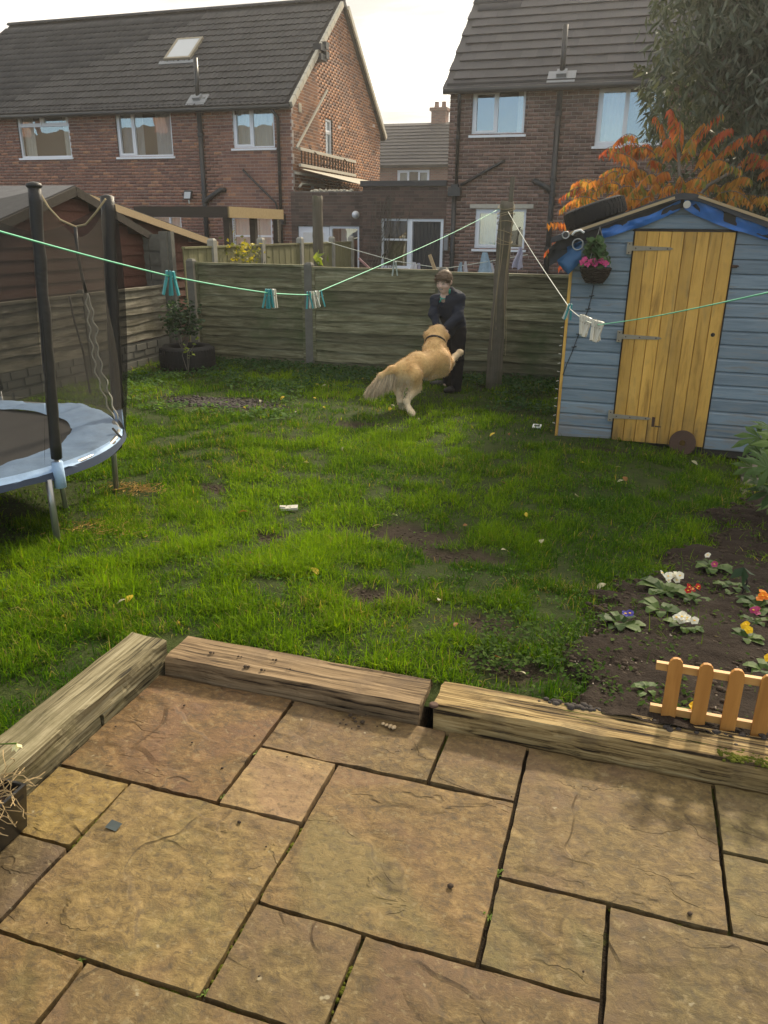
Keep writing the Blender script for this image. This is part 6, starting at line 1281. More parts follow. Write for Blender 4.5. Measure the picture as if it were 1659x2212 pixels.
# ---- fatsia at the right edge
M['leaf_fat'] = leafy('fatsia_leaf', [(0, (.035, .075, .018)), (.5, (.07, .13, .032)), (.85, (.14, .21, .055)), (1, (.24, .29, .10))], trans=.35, rough=.55)
ft = empty('fatsia_shrub', (1.25, 5.55, -.1), 'large-leaved fatsia shrub at the right edge, below the shed', 'shrub')
def palm_leaf(c, nrm, r, heading, parent, m):
    nrm = np.array(nrm, float); nrm /= np.linalg.norm(nrm); h = np.array(heading, float); h -= nrm*(h @ nrm); h /= np.linalg.norm(h); s = np.cross(nrm, h); V = [np.array(c, float)]; F = []
    for i in range(7):
        a = (i-3)*.62; d = math.cos(a)*h+math.sin(a)*s; e = np.cross(nrm, d); L = r*(1-.07*abs(i-3)); b = len(V); V += [c+d*L*.36+e*L*.10-nrm*.0, c+d*L*.66+e*L*.145-nrm*L*.05, c+d*L-nrm*L*.18, c+d*L*.66-e*L*.145-nrm*L*.05, c+d*L*.36-e*L*.10, c+d*L*.68-nrm*L*.02]; F += [(0, b, b+5), (b, b+1, b+5), (b+1, b+2, b+5), (b+5, b+2, b+3), (b+5, b+3, b+4), (0, b+5, b+4)]
    return mk('leaf', V, F, m, parent)
v = MB()
for (px, py, r, hx, hz) in ((1640, 945, .19, -1, .0), (1668, 930, .17, -.6, .4), (1650, 985, .16, -1, -.4), (1625, 1010, .15, -1, -.5), (1660, 1010, .2, -.8, -.3), (1645, 1045, .15, -.7, -.6), (1670, 1060, .18, -.9, -.4), (1690, 960, .2, -.3, .3), (1675, 1090, .15, -.8, -.5), (1700, 1020, .2, 0, .2), (1655, 965, .15, -.8, -.2), (1680, 1000, .18, .2, -.1), (1720, 1060, .2, .5, 0), (1720, 960, .2, .6, .2)):
    c = at(px, py, 5.35+random.uniform(-.3, .35)); palm_leaf(c, (random.gauss(-.1, .35), -.5+random.gauss(0, .3), .7), r*.95, (hx, -.35, hz), ft, M['leaf_fat']); v.tube([(1.25, 5.55, -.15), (np.array([1.25, 5.55, 0])+c)/2+UZ*.05, c], [.012, .008, .005], 5)
v.build('stem', M['weed'], ft)
# ------------------------------------------------------------------ sumac with autumn fronds
M['sumac'] = leafy('sumac_leaflet', None, attr=True, trans=.5, rough=.5, tcol=(1.15, .95, .6))
su = empty('sumac_tree', (1.2, 11.6, -.3), 'sumac with drooping orange and red autumn fronds behind the shed', 'tree'); SV = []; SF = []; SCc = []; n0 = 0; br_ = MB(); bs = MB()
def frond(tip_px, root_px, Y, nl, Lf, hue):
    """pinnate frond from root to tip, arching, leaflets hanging"""
    global n0
    a, b = at(*root_px, Y+random.uniform(-.1, .5)), at(*tip_px, Y+random.uniform(-.35, .05)); m_ = (a+b)/2+UZ*np.linalg.norm(b-a)*random.uniform(.18, .42); P = []; D = []; L = []; C = []; prev = None
    pts = [a*(1-t)**2+2*m_*t*(1-t)+b*t*t for t in np.linspace(0, 1, 14)]; br_.tube(pts, [.006-.004*i/13 for i in range(14)], 4, False)
    for k in range(nl):
        t = .12+.88*k/(nl-1); q = a*(1-t)**2+2*m_*t*(1-t)+b*t*t; tg = 2*(1-t)*(m_-a)+2*t*(b-m_); tg /= np.linalg.norm(tg); sd = np.cross(tg, UZ); sd /= np.linalg.norm(sd)+1e-9
        for s in (-1, 1):
            d = sd*s*.38+np.array([0, 0, -random.uniform(.7, 1.1)])+tg*random.uniform(.0, .3); P.append(q); D.append(d); L.append(Lf*(1-.45*abs(t-.45))*random.uniform(.85, 1.15))
            h = np.clip(hue+.5*(t-.5)*.8+random.gauss(0, .14), 0, 1); c = np.array([.52, .34, .07])*(1-h)+np.array([.56, .165, .05])*h
            if h > .75: c = c*(1-(h-.75)*2)+np.array([.44, .075, .06])*(h-.75)*2
            if random.random() < .17: c = np.array([.24, .26, .06])
            if random.random() < .12: c = c*.6
            C.append(c*random.uniform(.8, 1.2))
    V, F = leaves(np.array(P), np.array(D), np.array(L), np.array(L)*.34, .2, roll=np.tile(tg, (len(P), 1))+RNG.normal(0, .25, (len(P), 3))); SV.append(V); SF.append(F+n0); n0 += len(V); SCc.append(np.repeat(np.array(C), 5, 0))
FR = [((1212, 425), (1300, 400), .75), ((1198, 515), (1280, 470), .85), ((1218, 480), (1320, 445), .8), ((1215, 448), (1310, 425), .45), ((1240, 395), (1330, 400), .5), ((1270, 395), (1360, 395), .4), ((1300, 375), (1380, 360), .45), ((1325, 330), (1390, 350), .7), ((1345, 315), (1430, 320), .85), ((1300, 330), (1370, 345), .8), ((1380, 320), (1440, 330), .75), ((1415, 250), (1450, 320), .65), ((1448, 235), (1470, 330), .9), ((1470, 260), (1465, 330), .8), ((1520, 265), (1465, 330), .2), ((1495, 320), (1475, 330), .1), ((1560, 245), (1475, 330), .95), ((1580, 275), (1480, 345), .9), ((1620, 290), (1500, 360), .85), ((1540, 330), (1480, 370), .5), ((1570, 350), (1480, 380), .4), ((1600, 365), (1490, 385), .45), ((1520, 390), (1470, 390), .5), ((1330, 415), (1400, 400), .3), ((1300, 435), (1390, 415), .35), ((1360, 420), (1420, 400), .2), ((1400, 430), (1440, 395), .4), ((1430, 425), (1460, 390), .45), ((1280, 450), (1350, 430), .4), ((1340, 455), (1380, 425), .55), ((1385, 395), (1440, 370), .35), ((1420, 380), (1455, 360), .6), ((1350, 380), (1420, 365), .45), ((1475, 395), (1465, 360), .55), ((1510, 425), (1480, 390), .4), ((1550, 400), (1500, 390), .3), ((1590, 410), (1530, 400), .25), ((1620, 385), (1560, 385), .3), ((1640, 330), (1570, 360), .8), ((1659, 350), (1600, 350), .95), ((1655, 280), (1600, 340), .9), ((1690, 320), (1620, 350), .85), ((1610, 430), (1550, 400), .25), ((1650, 440), (1580, 400), .2), ((1245, 420), (1320, 410), .55), ((1265, 470), (1330, 440), .7), ((1208, 540), (1255, 500), .8), ((1212, 572), (1250, 540), .85), ((1290, 410), (1350, 390), .25), ((1380, 440), (1410, 410), .5), ((1450, 440), (1460, 400), .5), ((1490, 450), (1480, 400), .35), ((1540, 440), (1500, 400), .3), ((1310, 480), (1350, 440), .5), ((1405, 345), (1450, 350), .6), ((1440, 300), (1465, 340), .75), ((1500, 300), (1470, 345), .6), ((1255, 440), (1330, 425), .5), ((1350, 440), (1400, 415), .3), ((1320, 395), (1390, 385), .5)]
for t_, r_, h_ in FR:
    s = random.uniform(.6, .85); frond(t_, (t_[0]+(r_[0]-t_[0])*s, t_[1]+(r_[1]-t_[1])*s+8), 11.0+random.uniform(-.3, .8), random.randint(9, 13), .15, h_)
    if random.random() < .75 and t_[1] > 300:
        dx, dy = random.gauss(0, 26), random.gauss(12, 22); t2 = (t_[0]+dx+15, t_[1]+dy); r2 = (t2[0]+random.uniform(35, 75)*random.choice((1, 1, -1)), t2[1]+random.uniform(-30, 12)); frond(t2, r2, 11.2+random.uniform(-.3, .9), random.randint(8, 11), .14, h_*.8)
mk('leaflets', np.concatenate(SV), np.concatenate(SF), M['sumac'], su, cols=np.concatenate(SCc)); br_.build('frond_stalks', M['bark'], su)
for P in (((1300, 520), (1310, 470), (1325, 430), (1400, 400)), ((1470, 470), (1468, 390), (1466, 330)), ((1420, 480), (1400, 440), (1380, 400)), ((1470, 470), (1530, 400), (1600, 360))): bs.tube([np.array([at(P[0][0], 520, 11.3)[0], 11.3, -.3])]+[at(a, b, 11.3) for a, b in P], [.035]+[.03-.006*i for i in range(len(P))], 7)
bs.build('trunk', M['bark'], su, True)
# ------------------------------------------------------------------ tall evergreen at the right
M['leaf_ev'] = leafy('evergreen_leaf', [(0, (.055, .070, .048)), (.45, (.085, .105, .075)), (.8, (.12, .14, .10)), (1, (.19, .21, .16))], trans=.25, rough=.55)
tv = empty('evergreen_tree', (2.2, 13.6, -.3), 'tall dark evergreen tree with hanging narrow leaves at the upper right', 'tree'); LB = []; tr_ = MB()
def limb(p, d, L, r, depth):
    n = 6; P = [np.array(p, float)]; d = np.array(d, float); d /= np.linalg.norm(d)
    for i in range(n): d = d+np.array([random.gauss(0, .14), random.gauss(0, .14), random.gauss(.03, .08)]); d /= np.linalg.norm(d); P.append(P[-1]+d*L/n)
    tr_.tube(P, [r*(1-.6*i/n) for i in range(n+1)], 6 if r > .03 else 4, False)
    if depth >= 2: LB.extend([(q, d) for q in P[2:]])
    if depth < 4:
        for k in range(random.randint(3, 4)):
            i = random.randint(2, n); a = random.uniform(0, 6.28); nd = d*.7+np.array([math.cos(a), math.sin(a), random.uniform(-.1, .5)])*.75; limb(P[i], nd, L*random.uniform(.5, .72), r*.5, depth+1)
for b_, d_, L_ in (((1.9, 13.4, -.3), (-.10, -.05, 1), 3.4), ((2.5, 13.8, -.3), (.10, .05, 1), 3.5), ((2.2, 13.2, -.3), (-.24, -.12, 1), 3.0), ((2.8, 13.4, -.3), (.30, -.1, 1), 3.0)): limb(b_, d_, L_, .11, 0)
tr_.build('trunk', M['bark'], tv, True)
def crown_ok(q):
    v_ = q-CC; dz = v_ @ FW; x = IW/2+FPX*(v_ @ CR)/dz; y = IH/2-FPX*(v_ @ CU)/dz
    lim = np.interp(y, [-400, -60, 40, 120, 200, 260, 310, 360, 460], [1330, 1370, 1400, 1415, 1385, 1375, 1345, 1400, 1480])
    return x > lim+random.gauss(0, 14)
P = []; D = []
for q, d in LB:
    for _ in range(7):
        c = q+np.array([random.gauss(0, .16), random.gauss(0, .16), random.gauss(-.05, .15)])
        if crown_ok(c) and 1.6 < c[2] < 6.6: P.append(c); D.append((random.gauss(0, .55), random.gauss(0, .55), -random.uniform(.25, 1.1)))
# fill of the crown's volume
k = 0
while k < 17000:
    c = np.array([random.uniform(-.4, 4.6), random.gauss(13.3, .8), random.uniform(1.7, 6.6)]); e = ((c[0]-2.1)/2.5)**2+((c[2]-4.2)/2.5)**2
    cl = float(fbm(c[0]*1.0, c[2]*1.0+c[1]*.7, 1.3, 91, 3))
    if e < 1 and cl > -.25 and crown_ok(c): P.append(c); D.append((random.gauss(0, .5), random.gauss(0, .5), -random.uniform(.25, 1.1)))
    k += 1
P = np.array(P); D = np.array(D); V, F = leaves(P, D, RNG.uniform(.13, .24, len(P)), RNG.uniform(.035, .06, len(P))); mk('crown', V, F, M['leaf_ev'], tv)
# ivy-like trail along the right gutter
P = np.array([(at(x, 150+random.gauss(0, 5)+.06*(x-1370), 18.0)+np.array([0, random.gauss(0, .08), 0])) for x in RNG.uniform(1365, 1480, 120)]); D = RNG.normal(0, 1, (120, 3)); V, F = leaves(P, D, RNG.uniform(.06, .11, 120), RNG.uniform(.05, .08, 120)); gi = empty('gutter_creeper', (at(1400, 150, 18.0)[0], 18.0, 4.5), 'pale creeper trailing along the gutter of the right house', 'creeper'); mk('foliage', V, F, M['leaf_ol'], gi)
MB().tube([at(1365, 150, 18.0), at(1420, 156, 18.0), at(1480, 158, 18.0)], .012, 5).build('stem', M['bark'], gi)
# ------------------------------------------------------------------ boy and dog: one continuous surface each, grown from a signed distance field
def sdf(prims, G, k):
    d = None
    for p in prims:
        if isinstance(p[0], str):
            c, r = np.array(p[1]), np.array(p[2]); q = (G-c)
            if len(p) > 3: q = q @ p[3]
            e = (np.linalg.norm(q/r, axis=-1)-1)*r.min()
        else:
            a, b, ra, rb = np.array(p[0]), np.array(p[1]), p[2], p[3]; ab = b-a; t = np.clip(((G-a) @ ab)/(ab @ ab+1e-12), 0, 1); e = np.linalg.norm(G-a-t[..., None]*ab, axis=-1)-(ra+(rb-ra)*t)
        if d is None: d = e
        else: h = np.clip(.5+.5*(d-e)/k, 0, 1); d = d*(1-h)+e*h-k*h*(1-h)
    return d
def surfnet(D, o, h):
    """naive surface nets: D sampled on a grid"""
    s = D < 0; nx, ny, nz = D.shape; c = np.zeros((nx-1, ny-1, nz-1), int)
    for i in (0, 1):
        for j in (0, 1):
            for k in (0, 1): c += s[i:nx-1+i, j:ny-1+j, k:nz-1+k]
    act = (c > 0) & (c < 8); idx = -np.ones(c.shape, int); cells = np.argwhere(act); idx[act] = np.arange(len(cells)); acc = np.zeros((len(cells), 3)); cnt = np.zeros(len(cells)); cor = [(i, j, k) for i in (0, 1) for j in (0, 1) for k in (0, 1)]
    for a in cor:
        for b in cor:
            if sum(b)-sum(a) != 1 or any(y < x for x, y in zip(a, b)): continue
            A, B = np.array(a), np.array(b); da = D[tuple((cells+A).T)]; db = D[tuple((cells+B).T)]; m = (da < 0) != (db < 0); t = np.where(m, da/np.where(m, da-db, 1), 0); P = A+(B-A)*t[:, None]; acc[m] += P[m]; cnt[m] += 1
    V = o+(cells+acc/np.maximum(cnt, 1)[:, None])*h; F = []
    for ax in range(3):
        u, w = [(1, 2), (2, 0), (0, 1)][ax]; sl0 = [slice(None)]*3; sl1 = [slice(None)]*3; sl0[ax] = slice(0, -1); sl1[ax] = slice(1, None); e = np.argwhere(s[tuple(sl0)] != s[tuple(sl1)]); m = (e[:, u] > 0) & (e[:, w] > 0) & (e[:, u] < D.shape[u]-1) & (e[:, w] < D.shape[w]-1); e = e[m]
        q = []
        for du, dw in ((1, 1), (0, 1), (0, 0), (1, 0)): f = e.copy(); f[:, u] -= du; f[:, w] -= dw; q.append(idx[tuple(f.T)])
        q = np.stack(q, 1); flip = ~s[tuple(e.T)]; q[flip] = q[flip][:, ::-1]; F.append(q)
    F = np.concatenate(F); return V, F[(F >= 0).all(1)]
def grow(name, prims, k, h, m, parent, cut=None, cols=None, pad=.06):
    pts = []
    for p in prims:
        if isinstance(p[0], str): pts += [np.array(p[1])-max(p[2]), np.array(p[1])+max(p[2])]
        else: pts += [np.array(p[0])-p[2], np.array(p[0])+p[2], np.array(p[1])-p[3], np.array(p[1])+p[3]]
    lo = np.min(pts, 0)-pad; hi = np.max(pts, 0)+pad; n = np.ceil((hi-lo)/h).astype(int)+1; ax = [lo[i]+h*np.arange(n[i]) for i in range(3)]; G = np.stack(np.meshgrid(*ax, indexing='ij'), -1); D = sdf(prims, G, k)
    if cut is not None: D = cut(D, G)
    V, F = surfnet(D, lo, h); return mk(name, V, F, m, parent, smooth=True, cols=cols(V) if cols is not None else None), V, F
def z_(x, y, Y): return at(768.05+.16535*x, 559.6+.16535*y, Y)
gB = gzf(-2.0, 9.1)
# ---- the boy
J = dict(hipR=z_(1345, 930, 9.20), kneeR=z_(1338, 1320, 9.11), ankR=z_(1312, 1715, 9.10), hipL=z_(1240, 930, 9.24), kneeL=z_(1238, 1330, 9.27), ankL=z_(1200, 1610, 9.40), pel=z_(1295, 880, 9.22), belly=z_(1250, 740, 9.17), chest=z_(1200, 610, 9.11), neck=z_(1172, 505, 9.05), head=z_(1158, 285, 8.97), shL=z_(1055, 535, 9.09), elL=z_(1020, 720, 8.99), wrL=z_(1065, 880, 8.88), shR=z_(1350, 565, 9.13), elR=z_(1340, 760, 9.00), wrR=z_(1200, 890, 8.86))
J['ankR'][2] = gB+.075; J['ankL'][2] = gB+.075
bo = empty('person', (J['pel'][0], 9.2, gB), 'boy in navy hoodie and dark trousers bending to the leaping dog', 'person')
hd = J['head']; fd = np.array([-.24, -.90, -.30]); fd /= np.linalg.norm(fd)     # where the face looks
rt_ = np.cross(fd, UZ); rt_ /= np.linalg.norm(rt_); upf = np.cross(rt_, fd)
def fc(r, u, f): return hd+rt_*r+upf*u+fd*f
HEADR = np.stack([rt_, upf, fd], 1)
skin = [('e', hd, (.080, .098, .095), HEADR), ('e', fc(0, -.055, .032), (.060, .070, .055), HEADR), (fc(0, -.095, .050), fc(0, -.102, .056), .026, .024), (fc(0, -.005, .088), fc(0, -.032, .104), .009, .014), ('e', fc(.040, -.040, .060), (.024, .022, .02)), ('e', fc(-.040, -.040, .060), (.024, .022, .02)), (fc(-.082, -.005, -.008), fc(-.084, -.030, -.004), .016, .011), (fc(.082, -.005, -.008), fc(.084, -.030, -.004), .016, .011),
        (fc(0, -.06, -.01), J['neck'], .045, .048), (J['neck'], J['chest'], .05, .085), (J['chest'], J['belly'], .095, .09), (J['belly'], J['pel'], .09, .09), (J['neck'], J['shL'], .05, .045), (J['neck'], J['shR'], .05, .045), (J['shL'], J['elL'], .045, .034), (J['elL'], J['wrL'], .034, .023), (J['shR'], J['elR'], .045, .034), (J['elR'], J['wrR'], .034, .023),
        (J['pel'], J['hipR'], .085, .075), (J['pel'], J['hipL'], .085, .075), (J['hipR'], J['kneeR'], .072, .05), (J['kneeR'], J['ankR'], .05, .033), (J['hipL'], J['kneeL'], .072, .05), (J['kneeL'], J['ankL'], .05, .033)]
tgt = z_(1150, 985, 8.80)
for w_, el, sg in ((J['wrL'], J['elL'], 1), (J['wrR'], J['elR'], -1)):
    d = tgt-w_; d /= np.linalg.norm(d); s = np.cross(d, [0, -1., .2]); s /= np.linalg.norm(s); dn = np.cross(s, d); pm = w_+d*.055; skin.append((w_, pm, .021, .026))
    for i in range(4):
        b = pm+s*(.011*(i-1.5)*1.6); L = (.024, .029, .027, .021)[i]; m_ = b+d*L+dn*.004; skin += [(b, m_, .0085, .008), (m_, m_+d*L*.75+dn*.014*sg, .008, .007)]
    b = w_+d*.022-s*sg*.022; skin += [(b, b+d*.022-s*sg*.014, .009, .008), (b+d*.022-s*sg*.014, b+d*.042-s*sg*.010, .008, .007)]
for a in ('ankR', 'ankL'): skin.append((J[a], J[a]+np.array([-.02, -.05, -.045]), .028, .02))
grow('body', skin, .022, .0075, M['skin'], bo)
hood = [(J['neck']-UZ*.03, J['chest'], .085, .125), (J['chest'], J['belly'], .128, .128), (J['belly'], J['pel']+UZ*.02, .128, .128), (J['pel']+UZ*.02, J['pel']-UZ*.06, .125, .122), (J['neck']-UZ*.05, J['shL'], .07, .064), (J['neck']-UZ*.05, J['shR'], .07, .064), (J['shL'], J['elL'], .064, .052), (J['elL'], J['wrL'], .05, .038), (J['shR'], J['elR'], .066, .056), (J['elR'], J['wrR'], .054, .040)]
hp = z_(1330, 490, 9.17); hood += [(z_(1225, 425, 9.14), hp, .05, .065), (hp, z_(1385, 490, 9.10), .062, .044), (z_(1250, 540, 9.02), z_(1370, 520, 9.08), .028, .03), (z_(1255, 400, 9.10), z_(1290, 450, 9.06), .03, .032)]
for t in np.linspace(0, 1, 5): q = J['elR']*(1-t)+J['wrR']*t; hood.append(('e', q+np.array([.0, -.005, 0]), (.046-.008*t,)*3))
ncut = [(J['neck']+UZ*.05, J['neck']+np.array([-.03, -.10, -.06]), .045, .040), ('e', fc(0, -.03, .02), (.095, .12, .10), HEADR)]
def folds(G, a, s): return a*(vnoise(G[..., 0]+.6*G[..., 1], G[..., 2]*1.6+.4*G[..., 0], s, 5)+.6*vnoise(G[..., 0]-.5*G[..., 1], G[..., 2]*2.2-.5*G[..., 0], s*1.9, 6))
grow('hoodie', hood, .05, .009, M['navy'], bo, cut=lambda D, G: np.maximum(D+folds(G, .0055, 13), -sdf(ncut, G, .01)))
grow('trousers', [(J['pel'], J['hipR'], .115, .098), (J['pel'], J['hipL'], .115, .098), (J['hipR'], J['kneeR'], .096, .072), (J['kneeR'], J['ankR']-UZ*.03, .074, .066), (J['hipL'], J['kneeL'], .096, .072), (J['kneeL'], J['ankL']-UZ*.03, .072, .064)], .02, .009, M['trouser'], bo, cut=lambda D, G: D+folds(G, .005, 12))
for a, d in (('ankR', np.array([-.10, -.13, 0])), ('ankL', np.array([-.19, -.06, 0]))):
    q = J[a].copy(); q[2] = gB+.035; grow('shoe', [(J[a]-UZ*.02, q-d*.15, .042, .04), (q-d*.2, q+d*.55, .042, .042), (q+d*.55, q+d*.95, .042, .032)], .02, .008, M['shoe'], bo, cut=lambda D, G: np.maximum(D, gB-.005-G[..., 2]))
hair = [('e', fc(0, .030, -.014), (.090, .092, .100), HEADR), ('e', fc(0, .062, .048), (.076, .038, .045), HEADR), ('e', fc(.02, .056, .080), (.050, .016, .018), HEADR), ('e', fc(-.035, .052, .074), (.035, .016, .018), HEADR), ('e', fc(.076, .02, .02), (.016, .03, .04), HEADR), ('e', fc(-.076, .02, .02), (.016, .03, .04), HEADR)]
_, HV, HF = grow('hair', hair, .015, .0075, M['hair'], bo, cut=lambda D, G: np.maximum(D, -sdf([('e', fc(0, -.065, .085), (.084, .108, .088), HEADR)], G, .01)))
i_ = RNG.integers(0, len(HV), 1500); nr = HV[i_]-fc(0, .02, -.01); nr /= np.linalg.norm(nr, axis=1)[:, None]; V, F = leaves(HV[i_]-nr*.004, nr*.35+fd*.5-upf*.35+RNG.normal(0, .25, (1500, 3)), RNG.uniform(.02, .035, 1500), np.full(1500, .004)); mk('hair_strands', V, F, M['hair'], bo)
for s in (-1, 1):
    v = MB(); v.tube([fc(s*.020, -.004, .091), fc(s*.033, -.001, .088), fc(s*.046, -.006, .079)], [.0035, .005, .003], 6); v.build('eye', M['eye'], bo, True); v = MB(); v.tube([fc(s*.016, .020, .094), fc(s*.034, .025, .088), fc(s*.052, .016, .073)], [.004, .005, .003], 5); v.build('eyebrow', M['hair'], bo, True)
v = MB(); v.tube([fc(-.026, -.056, .082), fc(-.012, -.064, .089), fc(.0, -.066, .091), fc(.012, -.064, .089), fc(.026, -.056, .082)], [.0025, .0045, .005, .0045, .0025], 6); v.build('mouth', M['mouth'], bo, True)
v = MB(); v.tube([fc(-.016, -.0605, .0895), fc(0, -.0625, .0945), fc(.016, -.0605, .0895)], [.002, .003, .002], 5); v.build('teeth', M['white'], bo, True)
v = MB(); ring_ = [J['neck']+np.array([.054*math.cos(a), -.018+.052*math.sin(a), .022+.030*math.sin(a)]) for a in np.linspace(0, 6.2832, 18)]; v.tube(ring_, .0065, 6, False); v.tube([J['neck']+np.array([-.02, -.075, .0]), J['neck']+np.array([-.045, -.088, -.045])], [.009, .006], 6); v.tube([J['neck']+np.array([.055, -.045, .05]), J['neck']+np.array([.062, -.052, .10])], [.012, .009], 6); v.build('polo_collar', M['polo'], bo, True)
v = MB(); v.tube([J['neck']+np.array([-.035, -.09, -.06]), z_(1075, 640, 8.97), z_(1085, 720, 8.98)], .004, 5); v.build('zip', M['shoe'], bo)
# ---- the dog
g1, g2 = gzf(-2.2, 7.85), gzf(-2.4, 8.05)
DG = dict(pel=z_(650, 1475, 8.00), mid=z_(850, 1385, 8.20), chest=z_(1055, 1330, 8.44), with_=z_(1020, 1205, 8.48), neck=z_(1050, 1085, 8.58), head=z_(1068, 965, 8.66))
f1, f2 = z_(735, 2030, 7.80), z_(610, 1960, 8.00); f1[2] = g1+.03; f2[2] = g2+.03
dog = [(DG['pel'], DG['mid'], .110, .122), (DG['mid'], DG['chest'], .122, .150), (DG['pel']+np.array([-.02, 0, .02]), z_(800, 1330, 8.2), .10, .10), (DG['chest'], DG['with_'], .15, .118), (z_(1110, 1410, 8.50), DG['chest'], .11, .14), (z_(960, 1480, 8.32), z_(1110, 1420, 8.48), .085, .10), (DG['with_'], DG['neck'], .118, .098), (z_(1120, 1290, 8.56), DG['neck'], .11, .09), (DG['neck'], DG['head'], .094, .080), (DG['head'], z_(1085, 935, 8.74), .082, .068), (z_(1100, 930, 8.75), z_(1148, 905, 8.88), .050, .034),
       (z_(1000, 920, 8.655), z_(942, 990, 8.61), .026, .036), (z_(942, 990, 8.61), z_(925, 1075, 8.59), .036, .020), (z_(1130, 950, 8.69), z_(1178, 1005, 8.66), .026, .034), (z_(1178, 1005, 8.66), z_(1172, 1075, 8.65), .032, .016),
       (z_(750, 1520, 8.0), z_(775, 1680, 8.05), .105, .070), (z_(780, 1690, 8.05), z_(665, 1855, 7.88), .052, .030), (z_(665, 1855, 7.88), z_(705, 1965, 7.83), .030, .024), (z_(705, 1965, 7.83), f1, .024, .026), (f1, f1+np.array([.025, -.035, -.008]), .030, .024),
       (z_(600, 1530, 7.99), z_(570, 1690, 8.04), .088, .058), (z_(555, 1690, 8.02), z_(585, 1860, 7.94), .050, .029), (z_(585, 1860, 7.94), f2, .028, .024), (f2, f2+np.array([.03, -.03, -.008]), .028, .023),
       (z_(1140, 1330, 8.58), z_(1225, 1360, 8.72), .085, .048), (z_(1225, 1345, 8.72), z_(1300, 1275, 8.85), .046, .032), (z_(1300, 1275, 8.85), z_(1362, 1222, 8.93), .031, .030), (z_(1362, 1222, 8.93), z_(1378, 1215, 8.955), .034, .026),
       (z_(1170, 1395, 8.60), z_(1215, 1410, 8.74), .055, .036), (z_(1215, 1410, 8.74), z_(1275, 1365, 8.87), .033, .027),
       (z_(590, 1440, 7.97), z_(470, 1450, 7.90), .050, .040), (z_(470, 1450, 7.90), z_(330, 1530, 7.86), .040, .030), (z_(330, 1530, 7.86), z_(180, 1690, 7.84), .030, .014)]
pelc = DG['pel']; ax_ = DG['chest']-DG['pel']; ax_ /= np.linalg.norm(ax_)
def dogcol(V):
    n = np.clip(.5+.5*fbm(V[:, 0]*1.2+V[:, 1], V[:, 2], 9, 3, 3), 0, 1)[:, None]; c = np.array([.66, .40, .15])*(1-n)+np.array([.80, .53, .22])*n; cream = np.array([.84, .70, .48])
    low = sstep(.36, .16, V[:, 2]-g1)[:, None]*sstep(8.35, 8.1, V[:, 1])[:, None]; c = c*(1-.75*low)+cream*.75*low
    rear = sstep(.0, -.10, (V-pelc) @ ax_)[:, None]*sstep(.05, -.1, V[:, 2]-pelc[2])[:, None]; c = c*(1-.7*rear)+cream*.7*rear
    leg = sstep(8.70, 8.80, V[:, 1])[:, None]*sstep(.1, -.02, V[:, 2]-DG['with_'][2])[:, None]; c = c*(1-.7*leg)+cream*.7*leg
    head = sstep(.05, .12, V[:, 2]-DG['neck'][2])[:, None]; c = c*(1-.25*head)+np.array([.80, .56, .30])*.25*head
    for ea, eb in ((z_(942, 990, 8.61), z_(925, 1075, 8.59)), (z_(1178, 1005, 8.66), z_(1172, 1075, 8.65))):
        t = np.clip(((V-ea) @ (eb-ea))/((eb-ea) @ (eb-ea)), 0, 1); dd = np.linalg.norm(V-ea-t[:, None]*(eb-ea), axis=1); w = sstep(.055, .03, dd)[:, None]; c = c*(1-.55*w)+np.array([.36, .19, .065])*.55*w
    return c
k = NT('golden_fur'); a = k.n('Attribute', attribute_name='Col'); g = k.n('NewGeometry'); n = k.noise(40, 4, .7, g.outputs['Position']); c = k.mix(k.mr(n, .3, .7, 0, .45), a.outputs['Color'], k.mix(1., a.outputs['Color'], (.5, .42, .34), 'MULTIPLY')); k.bump(k.noise(70, 3, .6, g.outputs['Position']), .6, .01); M['fur'] = k.fin(c, .75, .25); k.b.inputs['Sheen Weight'].default_value = .25
dg = empty('dog', (DG['pel'][0], 8.0, g1), 'golden retriever up on its hind legs, front paws on the boy', 'dog')
_, DV, DF = grow('body', dog, .038, .0115, M['fur'], dg, cols=dogcol)
# fur: short coat laid back over the body, feathering on tail, thighs and belly
def normals(V, F):
    n = np.cross(V[F[:, 2]]-V[F[:, 0]], V[F[:, 3]]-V[F[:, 1]]); N = np.zeros_like(V)
    for i in range(4): np.add.at(N, F[:, i], n)
    return N/(np.linalg.norm(N, axis=1)[:, None]+1e-9)
DN = normals(DV, DF); N_ = 15000; i_ = RNG.integers(0, len(DV), N_); P = DV[i_]+RNG.normal(0, .005, (N_, 3)); nn = DN[i_]; fl = -ax_*.8-UZ*.75; T = fl-nn*(nn @ fl)[:, None]; T /= np.linalg.norm(T, axis=1)[:, None]+1e-6
small = ((P[:, 2]-g1 < .22) | (P[:, 1] > 8.72)); ln = np.where(small, .010, .022)*RNG.uniform(.7, 1.4, N_); Dd = T+nn*.16+RNG.normal(0, .13, (N_, 3))
V, F = leaves(P-nn*.002, Dd, ln, np.full(N_, .0040)); C = dogcol(P)*RNG.uniform(.75, 1.25, (N_, 1)); mk('coat', V, F, M['fur'], dg, cols=np.repeat(C, 5, 0))
P = []; D = []; L = []; tl = [z_(575, 1440, 7.96), z_(470, 1450, 7.90), z_(330, 1530, 7.86), z_(180, 1690, 7.84)]
